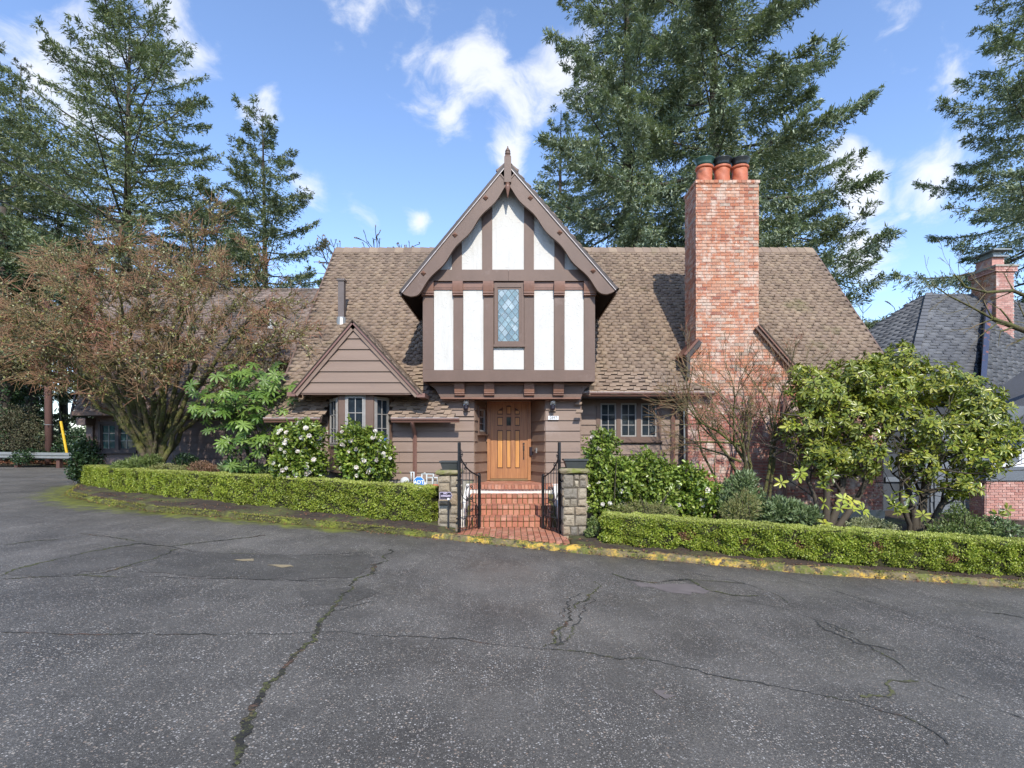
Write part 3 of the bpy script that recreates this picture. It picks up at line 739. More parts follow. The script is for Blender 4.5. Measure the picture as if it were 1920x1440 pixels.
nc = int((XR - XL) / .25)
for i in range(nc):      # ridge caps
    x = XL + i * (XR - XL) / nc
    k.hexa([(x, 15.60, 7.16), (x + .27, 15.60, 7.16), (x + .27, 15.76, 7.37), (x, 15.76, 7.385), (x, 15.59, 7.20), (x + .27, 15.59, 7.19), (x + .27, 15.77, 7.39), (x, 15.77, 7.41)], random.random())
k.build('ridge_caps', M['shingle'], roof)['kind'] = 'stuff'
# rake boards closing the gable ends
for x0, x1 in ((XL - .04, XL), (XR, XR + .04)):
    k = MB(); k.hexa([(x0, 11.9, roofz(11.9) - .16), (x1, 11.9, roofz(11.9) - .16), (x1, 15.76, 7.16), (x0, 15.76, 7.16), (x0, 11.9, roofz(11.9) + .02), (x1, 11.9, roofz(11.9) + .02), (x1, 15.76, 7.37), (x0, 15.76, 7.37)]); k.build('rake_board', M['trim'], H)

# walls
k = MB()
k.box(-4.98, -.84, 11.815, 12.3, -.3, 2.15)                    # left of the porch
k.box(.745, 1.5, 11.815, 12.6, -.3, 2.56)
k.box(-1.62, -.84, 11.80, 12.2, 2.0, 2.56)
k.box(1.5, 4.02, 12.515, 13, -.4, 3.0)
k.box(-.84, .745, 12.62, 13, -.2, 3.2)
k.box(XL + .25, XR - .25, 12.95, 19.5, -.5, 2.9)
k.box(-4.98, XL + .25, 12.0, 19.5, -.5, 2.6)
k.box(6.5, XR - .2, 12.45, 13.0, -.5, 2.9)
k.add([(XL + .3, 12.3, 2.5), (XL + .3, 19.3, 2.5), (XL + .3, 15.76, 7.1)], [(0, 1, 2)]); k.add([(XR - .3, 12.3, 2.5), (XR - .3, 19.3, 2.5), (XR - .3, 15.76, 7.1)], [(0, 2, 1)])
k.build('wall', M['siding'], H)
k = MB(); k.box(-4.98, -.86, 11.80, 12.25, -.2, .775); k.build('foundation', M['concrete'], H); k = MB(); k.box(1.3, 4.0, 12.50, 12.9, -.5, .475); k.build('foundation', M['concrete'], H); k = MB(); k.box(6.3, XR - .2, 12.40, 12.9, -.8, .02); k.build('foundation', M['concrete'], H)

class Line:
    """a vertical plane standing on the line a-b, normal towards the street"""
    def __init__(s, a, b_):
        s.a = Vector((a[0], a[1], 0)); d = Vector((b_[0] - a[0], b_[1] - a[1], 0)); s.len = d.length; s.d = d.normalized(); s.n = Vector((s.d.y, -s.d.x, 0))
    def p(s, u, w_, z): q = s.a + s.d * u + s.n * w_; return (q.x, q.y, z)
    def box(s, k, u0, u1, w0, w1, z0, z1, r=0.0):     # w0 < w1, w1 is the outer side
        return k.hexa([s.p(u0, w1, z0), s.p(u1, w1, z0), s.p(u1, w0, z0), s.p(u0, w0, z0), s.p(u0, w1, z1), s.p(u1, w1, z1), s.p(u1, w0, z1), s.p(u0, w0, z1)], r)
    def board(s, u0, u1, z0, z1, parent=H, m=None, lap=.034, name='board', top=.006):
        k = MB(); j = random.uniform(-.002, .002)
        k.hexa([s.p(u0, lap + j, z0), s.p(u1, lap + j, z0), s.p(u1, -.01, z0), s.p(u0, -.01, z0), s.p(u0, top, z1), s.p(u1, top, z1), s.p(u1, -.01, z1), s.p(u0, -.01, z1)], random.random())
        return k.build(name, m or M['siding'], parent)
    def side(s, u0, u1, z0, z1, zs, holes=(), parent=H, m=None):
        """lap boards between the lattice heights zs, cut round the holes (u0,u1,z0,z1)"""
        zs = [z for z in zs if z0 < z < z1]; ed = [z0] + zs + [z1]
        for a, b_ in zip(ed[:-1], ed[1:]):
            iv = [(u0, u1)]
            for (h0, h1, g0, g1) in holes:
                if g1 > a + .02 and g0 < b_ - .02:
                    iv = [q for (p0, p1) in iv for q in ((p0, min(p1, h0)), (max(p0, h1), p1)) if q[1] - q[0] > .03]
            for (p0, p1) in iv:
                # long runs are pieced from two boards
                if p1 - p0 > 3.2:
                    c = p0 + (p1 - p0) * random.uniform(.35, .65)
                    s.board(p0, c - .002, a, b_, parent, m); s.board(c + .002, p1, a, b_, parent, m)
                else: s.board(p0, p1, a, b_, parent, m)
LAT = [2.32 - .2313 * i for i in range(-3, 14)][::-1]
def window(ln, u0, u1, z0, z1, nsash, cols, rows, frame='trim', sash='sash', fw=.055, glass='glass', parent=H, proud=.05, sill=True, mullion=.05, curtain=False):
    k = MB()
    ln.box(k, u0, u0 + fw, -.02, proud, z0, z1); ln.box(k, u1 - fw, u1, -.02, proud, z0, z1)
    ln.box(k, u0 + fw, u1 - fw, -.02, proud - .002, z1 - fw, z1); ln.box(k, u0 + fw, u1 - fw, -.02, proud - .002, z0, z0 + fw)
    iw = (u1 - u0 - 2 * fw - (nsash - 1) * mullion) / nsash
    for i in range(1, nsash):
        c = u0 + fw + i * iw + (i - 1) * mullion
        ln.box(k, c, c + mullion, -.02, proud - .004, z0 + fw, z1 - fw)
    if sill: ln.box(k, u0 - .03, u1 + .03, .0, proud + .035, z0 - .035, z0 - .001)
    wn = k.build('window', M[frame], parent)
    for i in range(nsash):
        a = u0 + fw + i * (iw + mullion); b_ = a + iw; sf = .035; za, zb = z0 + fw, z1 - fw
        k = MB()
        ln.box(k, a + .004, a + sf, -.01, .02, za + .004, zb - .004); ln.box(k, b_ - sf, b_ - .004, -.01, .02, za + .004, zb - .004)
        ln.box(k, a + sf, b_ - sf, -.01, .019, za + .004, za + sf); ln.box(k, a + sf, b_ - sf, -.01, .019, zb - sf, zb - .004)
        k.build('sash', M[sash], wn)
        a += sf; b_ -= sf; za += sf; zb -= sf
        pw, ph = (b_ - a) / cols, (zb - za) / rows
        for c in range(cols):
            for r_ in range(rows):
                k = MB(); tl = random.uniform(-.004, .004)
                ln.box(k, a + c * pw + .004, a + (c + 1) * pw - .004, -.012 + tl, -.006 + tl, za + r_ * ph + .004, za + (r_ + 1) * ph - .004)
                k.build('pane', M[glass], wn)
        k = MB()
        for c in range(1, cols): ln.box(k, a + c * pw - .008, a + c * pw + .008, -.008, .010, za, zb)
        for r_ in range(1, rows): ln.box(k, a, b_, -.009, .008, za + r_ * ph - .008, za + r_ * ph + .008)
        if k.v: k.build('muntin', M['sash'], wn)
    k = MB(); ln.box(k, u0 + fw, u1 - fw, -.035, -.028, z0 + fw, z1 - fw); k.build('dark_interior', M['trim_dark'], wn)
    return wn

# left front wall, with the gap behind the bay
wl = Line((-4.98, 11.8), (-.84, 11.8))
def U(xpx, Y, ln): return PX(xpx, Y) - ln.a.x
wl.side(0, wl.len, .78, 2.17, LAT, holes=[(.92, 2.34, 1.5, 2.3)])
# upper part of the porch pier left of the door
wp = Line((-1.60, 11.79), (-.84, 11.79))
wp.side(.0, wp.len, 2.18, 2.55, LAT)
# right pier
wr = Line((.745, 11.8), (1.505, 11.8))
wr.side(0, wr.len, .45, 2.56, LAT)
k = MB(); k.box(.74, 1.51, 11.74, 11.8, 2.50, 2.535); k.box(-1.60, -.835, 11.735, 11.785, 2.50, 2.535); k.build('pier_moulding', M['trim_light'], H)
wr2 = Line((1.51, 11.8), (1.51, 12.5)); wr2.side(0, wr2.len, .45, 2.7, LAT)
# splayed porch walls
lr = Line((-.84, 11.8), (-.60, 12.6)); rr_ = Line((.465, 12.6), (.745, 11.8))
lr.side(0, lr.len, .70, 2.56, LAT, holes=[(.17, .75, 1.76, 2.45)]); rr_.side(0, rr_.len, .70, 2.56, LAT)
k = MB(); k.flat([(-.84, 11.83), (-.605, 12.6), (-.605, 12.9), (-.95, 12.9), (-.95, 11.83)], .3, 2.56); k.flat([(.745, 11.83), (.95, 11.83), (.95, 12.9), (.47, 12.9), (.47, 12.6)], .3, 2.56)
k.flat([(-.95, 11.83), (.95, 11.83), (.95, 12.9), (-.95, 12.9)], 2.565, 2.7)
k.build('porch_wall', M['siding'], H)
window(lr, .2, .72, 1.80, 2.42, 1, 1, 3, fw=.05, proud=.045)
# main wall right of the porch
wm = Line((1.505, 12.5), (4.03, 12.5))
wz0, wz1 = PZ(827, 12.5), PZ(748, 12.5)
wu0, wu1 = U(1117.5, 12.5, wm), U(1239, 12.5, wm)
wm.side(0, wm.len, .48, 2.95, [z - .07 for z in LAT] + [2.72, 2.9], holes=[(wu0, wu1, wz0, wz1)])
window(wm, wu0, wu1, wz0, wz1, 3, 2, 3, fw=.10, mullion=.10, proud=.045)
k = MB(); k.box(3.93, 4.0, 12.42, 12.5, .3, 2.7); k.build('corner_board', M['trim_dark'], H)
# left wing
ww = Line((-11.75, 15), (-5.0, 15))
hz = (U(186, 15, ww), U(257, 15, ww), PZ(848, 15), PZ(791, 15))
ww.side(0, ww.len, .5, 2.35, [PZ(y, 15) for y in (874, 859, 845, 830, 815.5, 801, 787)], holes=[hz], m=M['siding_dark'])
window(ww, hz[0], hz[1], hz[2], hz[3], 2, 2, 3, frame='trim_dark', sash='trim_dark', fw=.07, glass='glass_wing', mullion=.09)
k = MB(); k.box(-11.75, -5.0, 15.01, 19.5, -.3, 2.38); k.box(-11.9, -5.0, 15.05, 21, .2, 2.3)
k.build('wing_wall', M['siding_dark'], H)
k = MB(); k.box(-11.9, -11.72, 14.9, 15.05, .4, 2.3); k.box(-11.95, -11.7, 14.62, 15.04, 2.1, 2.3); k.build('corner_post', M['siding_dark'], H)
k = MB(); k.box(-11.98, -5.0, 14.52, 14.62, 2.36, 2.47); k.box(-11.98, -5.0, 14.62, 15.0, 2.36, 2.39); k.build('wing_fascia', M['trim'], H)
# wing roof
wt = 4.47 / 3.8; wc, wsn = math.cos(math.atan(wt)), math.sin(math.atan(wt)); WV = 3.8 / wc
k = MB()
k.add([(-12.0, 14.6, 2.45), (-4.7, 14.6, 2.45), (-4.7, 18.4, 6.92), (-14.2, 18.4, 6.92), (-12.0, 14.6, 2.38), (-4.7, 14.6, 2.38), (-4.7, 18.4, 6.8), (-14.2, 18.4, 6.8),
       (-14.2, 22, 2.6), (-4.7, 22, 2.6)], [(0, 1, 2, 3), (4, 7, 6, 5), (0, 4, 5, 1), (0, 3, 7, 4), (3, 2, 9, 8)])
wroof = k.build('wing_roof', M['roof_deck'], H)
shingles('wing_shingle_field', wroof, (0, 14.6, 2.46), (1, 0, 0), (0, wc, wsn), lambda u, v: -12.0 - 2.2 * v / WV < u < -4.8 and v < WV, (-14.4, -4.6), (0, WV), .14, .2, M['slate_wing'])
k = MB()
for i in range(40): k.box(-14.2 + i * .24, -14.2 + i * .24 + .25, 18.32, 18.48, 6.90, 6.95 + .003 * (i % 2), random.random())
k.build('wing_ridge_caps', M['slate_wing'], wroof)['kind'] = 'stuff'
k = MB(); k.hexa([(-12.05, 14.55, 2.3), (-12.0, 14.55, 2.3), (-14.2, 18.4, 6.77), (-14.25, 18.4, 6.77), (-12.05, 14.55, 2.48), (-12.0, 14.55, 2.48), (-14.2, 18.4, 6.95), (-14.25, 18.4, 6.95)]); k.build('rake_board', M['trim_dark'], H)
# skylight and small vents on the roofs
def on_wing(x, y):
    Y = (CAMZ - 2.46 + wt * 14.6) / (wt - (838 - y) / 1000); return ((x - 960) / 1000 * Y, Y, PZ(y, Y))
def on_main(x, y):
    Y = (CAMZ - EZ + TAN * EY) / (TAN - (838 - y) / 1000); return ((x - 960) / 1000 * Y, Y, PZ(y, Y))
q = on_wing(235, 592)
k = MB(); k.hexa([(q[0] - .22, q[1] - .1, q[2] - .05), (q[0] + .22, q[1] - .1, q[2] - .05), (q[0] + .22, q[1] + .2, q[2] + .22), (q[0] - .22, q[1] + .2, q[2] + .22),
                  (q[0] - .22, q[1] - .16, q[2] + .05), (q[0] + .22, q[1] - .16, q[2] + .05), (q[0] + .22, q[1] + .1, q[2] + .36), (q[0] - .22, q[1] + .1, q[2] + .36)])
k.build('roof_vent', M['vent'], wroof)
q = on_wing(508, 614)
k = MB(); k.lathe(q[0], q[1], [(.13, q[2] - .06), (.07, q[2] + .06), (.04, q[2] + .08), (.04, q[2] + .25)], 10); k.build('vent_pipe', M['whitepipe'], wroof, smooth=True)
q = on_main(641, 600)
k = MB(); k.box(q[0] - .075, q[0] + .075, q[1] - .075, q[1] + .075, q[2] - .15, q[2] + .98); k.box(q[0] - .10, q[0] + .10, q[1] - .10, q[1] + .10, q[2] + .98, q[2] + 1.03)
vp = k.build('vent_stack', M['vent'], H)
k = MB(); k.lathe(q[0], q[1] - .02, [(.15, q[2] - .18), (.12, q[2] + .03), (.105, q[2] + .06)], 12); k.build('flashing', M['galv'], vp)

# gutters
def gutter(x0, x1, yb, z, parent=H, h=.085, d=.11):
    k = MB()
    k.add([(x0, yb, z - h), (x0, yb - d * .55, z - h), (x0, yb - d * .75, z - h * .55), (x0, yb - d, z - h * .3), (x0, yb - d, z), (x0, yb, z)] + [(x1, yb, z - h), (x1, yb - d * .55, z - h), (x1, yb - d * .75, z - h * .55), (x1, yb - d, z - h * .3), (x1, yb - d, z), (x1, yb, z)],
          [(5, 4, 3, 2, 1, 0), (6, 7, 8, 9, 10, 11)] + [(i, i + 1, i + 7, i + 6) for i in range(5)])
    g_ = k.build('gutter', M['gutter'], parent)
    k = MB(); k.box(x0, x1, yb - d - .006, yb - d + .008, z + .001, z + .014); k.build('gutter_lip', M['gutter_lip'], g_)
    return g_
gutter(-5.3, -4.09, 11.46, EZ - .02); gutter(-2.58, PX(861, 11.4), 11.46, EZ - .02)
gutter(1.52, 4.53, 11.96, 2.715)
gutter(6.6, XR, 11.96, 2.715)
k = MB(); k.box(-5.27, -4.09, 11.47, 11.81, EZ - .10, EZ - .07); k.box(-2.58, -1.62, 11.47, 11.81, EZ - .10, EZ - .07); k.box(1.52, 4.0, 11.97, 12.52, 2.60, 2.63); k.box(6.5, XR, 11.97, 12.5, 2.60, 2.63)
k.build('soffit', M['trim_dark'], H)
# downspouts
def downspout(pts, s_=.035):
    k = MB(); k.tube(pts, s_, 4); return k.build('downspout', M['gutter'], H)
X = PX(777, 11.7)
downspout([(X + .005, 11.42, 2.03), (X, 11.46, 1.98), (X, 11.72, 1.80), (X, 11.75, 1.70), (X, 11.75, .62)], .045)
X = PX(1263, 12.4); downspout([(X, 12.0, 2.6), (X, 12.40, 2.35), (X, 12.43, 2.25), (X, 12.43, .3)], .045)
X = PX(1472, 12.0); downspout([(X, 11.99, 2.6), (X, 12.0, 2.5), (X, 12.0, -.25)], .05)
k = MB(); k.tube([(3.97, 12.3, 2.5), (3.95, 12.2, 1.5), (3.96, 12.2, .3)], .02, 6); k.build('conduit', M['galv'], H)

# ---------------------------------------------------------------- bay window and its little gable
bc = Line((PX(635, 11.3), 11.3), (PX(700, 11.3), 11.3)); bl = Line((-4.06, 11.8), (PX(635, 11.3), 11.3)); br = Line((PX(700, 11.3), 11.3), (-2.62, 11.8))
bz0, bz1 = PZ(838, 11.3), 2.61
k = MB()
k.flat([(-4.08, 11.85), (PX(635, 11.3), 11.3), (PX(700, 11.3), 11.3), (-2.60, 11.85)], bz0 - .55, bz0)
k.flat([(-4.10, 11.85), (PX(635, 11.3) - .03, 11.26), (PX(700, 11.3) + .03, 11.26), (-2.58, 11.85)], bz0 - .001, bz0 + .03)
bc.box(k, 0, .155, -.1, .0, bz0, bz1); bc.box(k, bc.len - .18, bc.len, -.1, .0, bz0, bz1)
bc.box(k, .155, bc.len - .18, -.1, -.06, bz0, bz1)
bl.box(k, 0, .1, -.1, .0, bz0, bz1); bl.box(k, bl.len - .05, bl.len, -.1, 0, bz0, bz1); bl.box(k, .1, bl.len - .05, -.1, -.06, bz0, bz1)
br.box(k, 0, .03, -.1, 0, bz0, bz1); br.box(k, br.len - .1, br.len, -.1, 0, bz0, bz1); br.box(k, .03, br.len - .1, -.1, -.06, bz0, bz1)
k.box(-4.15, -2.55, 11.9, 13.2, 1.0, 2.7)
k.build('bay', M['trim'], H)
window(bc, .14, bc.len - .165, bz0 + .03, bz1 - .01, 1, 2, 3, frame='sash', fw=.03, proud=.01, sill=False)
window(bl, .10, bl.len - .06, bz0 + .03, bz1 - .06, 1, 2, 3, frame='sash', fw=.03, proud=.01, sill=False)
window(br, .03, br.len - .14, bz0 + .03, bz1 - .04, 1, 2, 3, frame='sash', fw=.03, proud=.01, sill=False)
k = MB(); br.box(k, .30, .37, .004, .01, bz0 + .12, bz0 + .19); k.build('window_sticker', M['blue_sign'], H)
# gable above the bay
GY_ = 11.2
ga = (PX(662, GY_), PZ(612, GY_)); gl = (PX(556, GY_), PZ(737, GY_)); gr = (PX(778, GY_), PZ(737, GY_))
def lerp(a, b_, t): return (a[0] + (b_[0] - a[0]) * t, a[1] + (b_[1] - a[1]) * t)
ys = [PZ(y, GY_) for y in (737, 717, 696.6, 676, 655, 635)] + [ga[1] - .05]
def gx_at(z, side):
    e = gl if side < 0 else gr; t = (z - e[1]) / (ga[1] - e[1]); return e[0] + (ga[0] - e[0]) * t
k = MB(); k.prism([gl, gr, ga], GY_ + .03, GY_ + .25); k.box(gl[0] + .2, gr[0] - .2, GY_ + .05, 11.9, gl[1] - .02, gl[1] + .1); k.build('bay_gable', M['siding'], H)
for a, b_ in zip(ys[:-1], ys[1:]):
    k = MB(); z1_ = b_
    x0, x1, x2, x3 = gx_at(a, -1) + .02, gx_at(a, 1) - .02, gx_at(z1_, 1) - .02, gx_at(z1_, -1) + .02
    k.hexa([(x0, GY_ - .034, a), (x1, GY_ - .034, a), (x1, GY_ + .04, a), (x0, GY_ + .04, a), (x3, GY_ - .006, z1_), (x2, GY_ - .006, z1_), (x2, GY_ + .04, z1_), (x3, GY_ + .04, z1_)], random.random())
    k.build('board', M['siding'], H)
def rake_strip(k, a, b_, w0, w1, y0, y1, r=0.0):
    """strip along a-b (x,z) offset w0..w1 to the left of the direction"""
    d = Vector((b_[0] - a[0], b_[1] - a[1])).normalized(); n_ = Vector((-d.y, d.x))
    P_ = [(a[0] + n_.x * w0, a[1] + n_.y * w0), (b_[0] + n_.x * w0, b_[1] + n_.y * w0), (b_[0] + n_.x * w1, b_[1] + n_.y * w1), (a[0] + n_.x * w1, a[1] + n_.y * w1)]
    k.prism(P_, y0, y1, r)
gA = (PX(661.8, 11.15), PZ(600, 11.15)); gL = (PX(548, 11.15), PZ(735, 11.15)); gR = (PX(788, 11.15), PZ(737, 11.15))
for e, s_ in ((gL, 1), (gR, -1)):
    k = MB(); rake_strip(k, gA, e, s_ * .025, s_ * .14, 11.14, 11.17); k.build('barge_board', M['siding'], H)
    k = MB(); rake_strip(k, gA, e, s_ * .022, s_ * .06, 11.105, 11.145); k.build('rake_moulding', M['gutter'], H)
    k = MB(); rake_strip(k, gA, e, 0 if s_ > 0 else -.02, .02 if s_ > 0 else 0, 11.09, 13.25); br_ = k.build('bay_roof', M['roof_deck'], H)
    d = Vector((e[0] - gA[0], e[1] - gA[1])); ln_ = d.length; d.normalize()
    Uv = (0, 1, 0) if s_ < 0 else (0, -1, 0)
    # courses run up the slope
    shingles('bay_shingle_field', br_, (e[0], 11.10 if s_ < 0 else 13.2, e[1] + .01), Uv, (-d.x, 0, -d.y), lambda u, v: 0 < u < (2.1 if s_ < 0 else 2.0) and 0 < v < ln_ - .02, (0, 2.1), (0, ln_), .12, .155, M['shingle'], lift=.008)
    k = MB(); sx = .10 if s_ < 0 else -.10
    k.box(min(e[0] - sx * .7, e[0] + sx), max(e[0] - sx * .7, e[0] + sx), 11.12, 11.80 if s_ < 0 else 11.5, e[1] - .09, e[1] - .005); k.build('gutter_end', M['gutter'], H)
k = MB(); k.box(gl[0] + .05, gr[0] - .05, GY_ - .02, GY_ + .03, gl[1] - .035, gl[1] - .002); k.build('gable_drip_moulding', M['trim'], H)
# ---------------------------------------------------------------- half-timbered dormer
DY = 11.3
def D(x, y): return (PX(x, DY), PZ(y, DY))
body = [D(793, 716), D(1115.5, 716), D(1115.5, 545), D(951, 330), D(793, 545)]
k = MB(); k.prism(body, DY + .05, 15.0); k.build('dormer_wall', M['trim'], H)
YT = 507
def slope_y(x): return 545 - (x - 776) * 1.215 if x < 951 else 545 - (1127 - x) * 1.215
lowp = [(813, 850.5), (868, 907), (1001, 1039), (1058, 1095)]
for a, b_ in lowp:
    k = MB(); k.prism([D(a + .6, 693.6), D(b_ - .6, 693.6), D(b_ - .6, 543.5), D(a + .6, 543.5)], DY + .012, DY + .06); k.build('stucco_panel', M['stucco'], H)
k = MB(); k.prism([D(925.6, 692.6), D(982.4, 692.6), D(982.4, 651), D(925.6, 651)], DY + .012, DY + .06); k.build('stucco_panel', M['stucco'], H)
ups = [(816, 847.5), (866, 904), (923, 982.5), (1001, 1039.5), (1058.5, 1090)]
for a, b_ in ups:
    pts = [D(a, YT), D(b_, YT)]
    if a < 951 < b_: pts += [D(b_, slope_y(b_) + 6), D(951, slope_y(951) + 8), D(a, slope_y(a) + 6)]
    else: pts += [D(b_, slope_y(b_) + 6), D(a, slope_y(a) + 6)]
    k = MB(); k.prism(pts, DY + .012, DY + .06); k.build('stucco_panel', M['stucco'], H)
for a, b_ in [(793, 813), (850.5, 868), (907, 925), (983, 1001), (1039, 1058), (1095, 1115.5)]:
    k = MB(); k.prism([D(a, 693.6), D(b_, 693.6), D(b_, 530), D(a, 530)], DY - .015, DY + .05); k.build('post', M['trim'], H)
for a, b_ in [(847.5, 866), (904, 923), (982.5, 1001), (1039.5, 1058.5)]:
    k = MB(); k.prism([D(a, YT), D(b_, YT), D(b_, slope_y(b_) + 5), D(a, slope_y(a) + 5)], DY - .012, DY + .05); k.build('stud', M['trim'], H)
k = MB(); k.prism([D(793, 716), D(1115.5, 716), D(1115.5, 694), D(793, 694)], DY - .03, DY + .05); k.build('sill_beam', M['trim'], H, bevel=.006)
for a, b_ in ((800, 953.4), (953.8, 1110)):
    k = MB(); k.prism([D(a, 528.5), D(b_, 528.5), D(b_, 507.5), D(a, 507.5)], DY - .07, DY + .05); k.build('tie_beam', M['trim'], H)
k = MB(); k.prism([D(805, 540), D(1105, 540), D(1105, 529), D(805, 529)], DY - .02, DY + .05); k.prism([D(813, 543.4), D(925, 543.4), D(925, 540.2), D(813, 540.2)], DY - .012, DY + .05)
k.prism([D(983, 543.4), D(1095, 543.4), D(1095, 540.2), D(983, 540.2)], DY - .012, DY + .05)
k.build('cornice_moulding', M['bracket'], H)
def bracket(xa, xb, Y, ytop, ybot, drop):
    """a corbel with a rounded nose and two fillets"""
    x0, x1 = PX(xa, Y), PX(xb, Y); zt, zb = PZ(ytop, Y), PZ(ybot, Y); h_ = zt - zb
    prof = [(0, 0), (drop, 0)] + [(drop * (.82 + .18 * math.cos(t)), -h_ * .62 * t / 1.57) for t in (.3, .7, 1.1, 1.57)] + [(drop * .75, -h_ * .72), (drop * .75, -h_ * .80), (drop * .55, -h_ * .86), (drop * .55, -h_ * .94), (.0, -h_)]
    k = MB(); n_ = len(prof)
    k.add([(x0, Y - w_, zt + z_) for w_, z_ in prof] + [(x1, Y - w_, zt + z_) for w_, z_ in prof], [tuple(range(n_)), tuple(range(2 * n_ - 1, n_ - 1, -1))] + [(i, i + n_, (i + 1) % n_ + n_, (i + 1) % n_) for i in range(n_)])
    return k.build('bracket', M['bracket'], H)
for a, b_ in [(791, 814), (849, 868.5), (906, 925.5), (982, 1001.5), (1038.5, 1058.5), (1094, 1117)]:
    bracket(a, b_, DY - .016, 529.5, 556, .10)
# leaded window
lw = Line((D(927, 0)[0], DY - .005), (D(982.5, 0)[0], DY - .005))
zt, zb = PZ(531, DY), PZ(647, DY); g0, g1 = U(934, DY, lw), U(973, DY, lw); gz1, gz0 = PZ(543, DY), PZ(640, DY)
k = MB(); lw.box(k, 0, .06, 0, .03, zb, zt); lw.box(k, lw.len - .06, lw.len, 0, .03, zb, zt); lw.box(k, .06, lw.len - .06, 0, .028, gz1 + .04, zt); lw.box(k, .06, lw.len - .06, 0, .028, zb, gz0 - .03)
lw.box(k, .06, .075, 0, .015, gz0 - .03, gz1 + .04); lw.box(k, lw.len - .11, lw.len - .06, 0, .015, gz0 - .03, gz1 + .04); lw.box(k, .075, lw.len - .11, 0, .014, gz1, gz1 + .04); lw.box(k, .075, lw.len - .11, 0, .014, gz0 - .03, gz0)
lw.box(k, -.02, lw.len + .02, 0, .055, zb - .045, zb - .001)
lwin = k.build('leaded_window', M['trim'], H)
g0 = .08; g1 = lw.len - .115; nW = 3; nH = 6; pw = (g1 - g0) / nW; ph = (gz1 - gz0) / nH
def clip_diamond(cx_, cz_):
    pts = [(cx_ - pw / 2, cz_), (cx_, cz_ - ph / 2), (cx_ + pw / 2, cz_), (cx_, cz_ + ph / 2)]
    out_ = pts
    for ax, lim, sg in ((0, g0, 1), (0, g1, -1), (1, gz0, 1), (1, gz1, -1)):
        res = []
        for i in range(len(out_)):
            p, q_ = out_[i], out_[(i + 1) % len(out_)]
            ip = (p[ax] - lim) * sg >= -1e-9; iq = (q_[ax] - lim) * sg >= -1e-9
            if ip: res.append(p)
            if ip != iq:
                t_ = (lim - p[ax]) / (q_[ax] - p[ax]); res.append((p[0] + (q_[0] - p[0]) * t_, p[1] + (q_[1] - p[1]) * t_))
        out_ = res
        if len(out_) < 3: return None
    return out_
leadk = MB()
for i in range(0, 2 * nW + 1):
    for j in range(0, 2 * nH + 1):
        if (i + j) % 2: continue
        pl = clip_diamond(g0 + i * pw / 2, gz0 + j * ph / 2)
        if not pl: continue
        k = MB(); tz = random.uniform(-.002, .002)
        k.prism([(lw.a.x + a, z_) for a, z_ in pl], DY - .012 + tz, DY - .007 + tz, 0); k.build('pane', M['glass_pale'], lwin)
        for q in range(len(pl)):
            a, b_ = pl[q], pl[(q + 1) % len(pl)]
            if abs(a[0] - b_[0]) > 1e-4 and abs(a[1] - b_[1]) > 1e-4:
                leadk.tube([(lw.a.x + a[0], DY - .016, a[1]), (lw.a.x + b_[0], DY - .016, b_[1])], .0045, 4)
leadk.build('lead_came', M['lead'], lwin)
# frieze and cove under the dormer
FY = 11.55
k = MB()
def F_(x, y): return (PX(x, FY), PZ(y, FY))
k.prism([F_(825, 744.5), F_(1090, 744.5), F_(1092, 738), F_(1098, 728), F_(1109, 721), F_(1111, 714), F_(800, 714), F_(804, 721), F_(815, 728), F_(822, 738)], FY, 12.0)
k.box(PX(797, DY), PX(1113, DY), DY + .0, 12.3, PZ(716, DY) - .0, PZ(716, DY) + .05)
k.build('frieze', M['trim'], H)
k = MB(); k.prism([F_(812, 722), F_(1103, 722), F_(1106, 717), F_(808, 717)], FY - .05, FY); k.prism([F_(826, 748), F_(1089, 748), F_(1089, 744.8), F_(826, 744.8)], FY - .015, 11.82); k.build('frieze_moulding', M['bracket'], H)
for a, b_ in [(853, 871.6), (908, 927), (982.5, 1001.5), (1037, 1056.5)]: bracket(a, b_, FY - .001, 718, 743, .13)
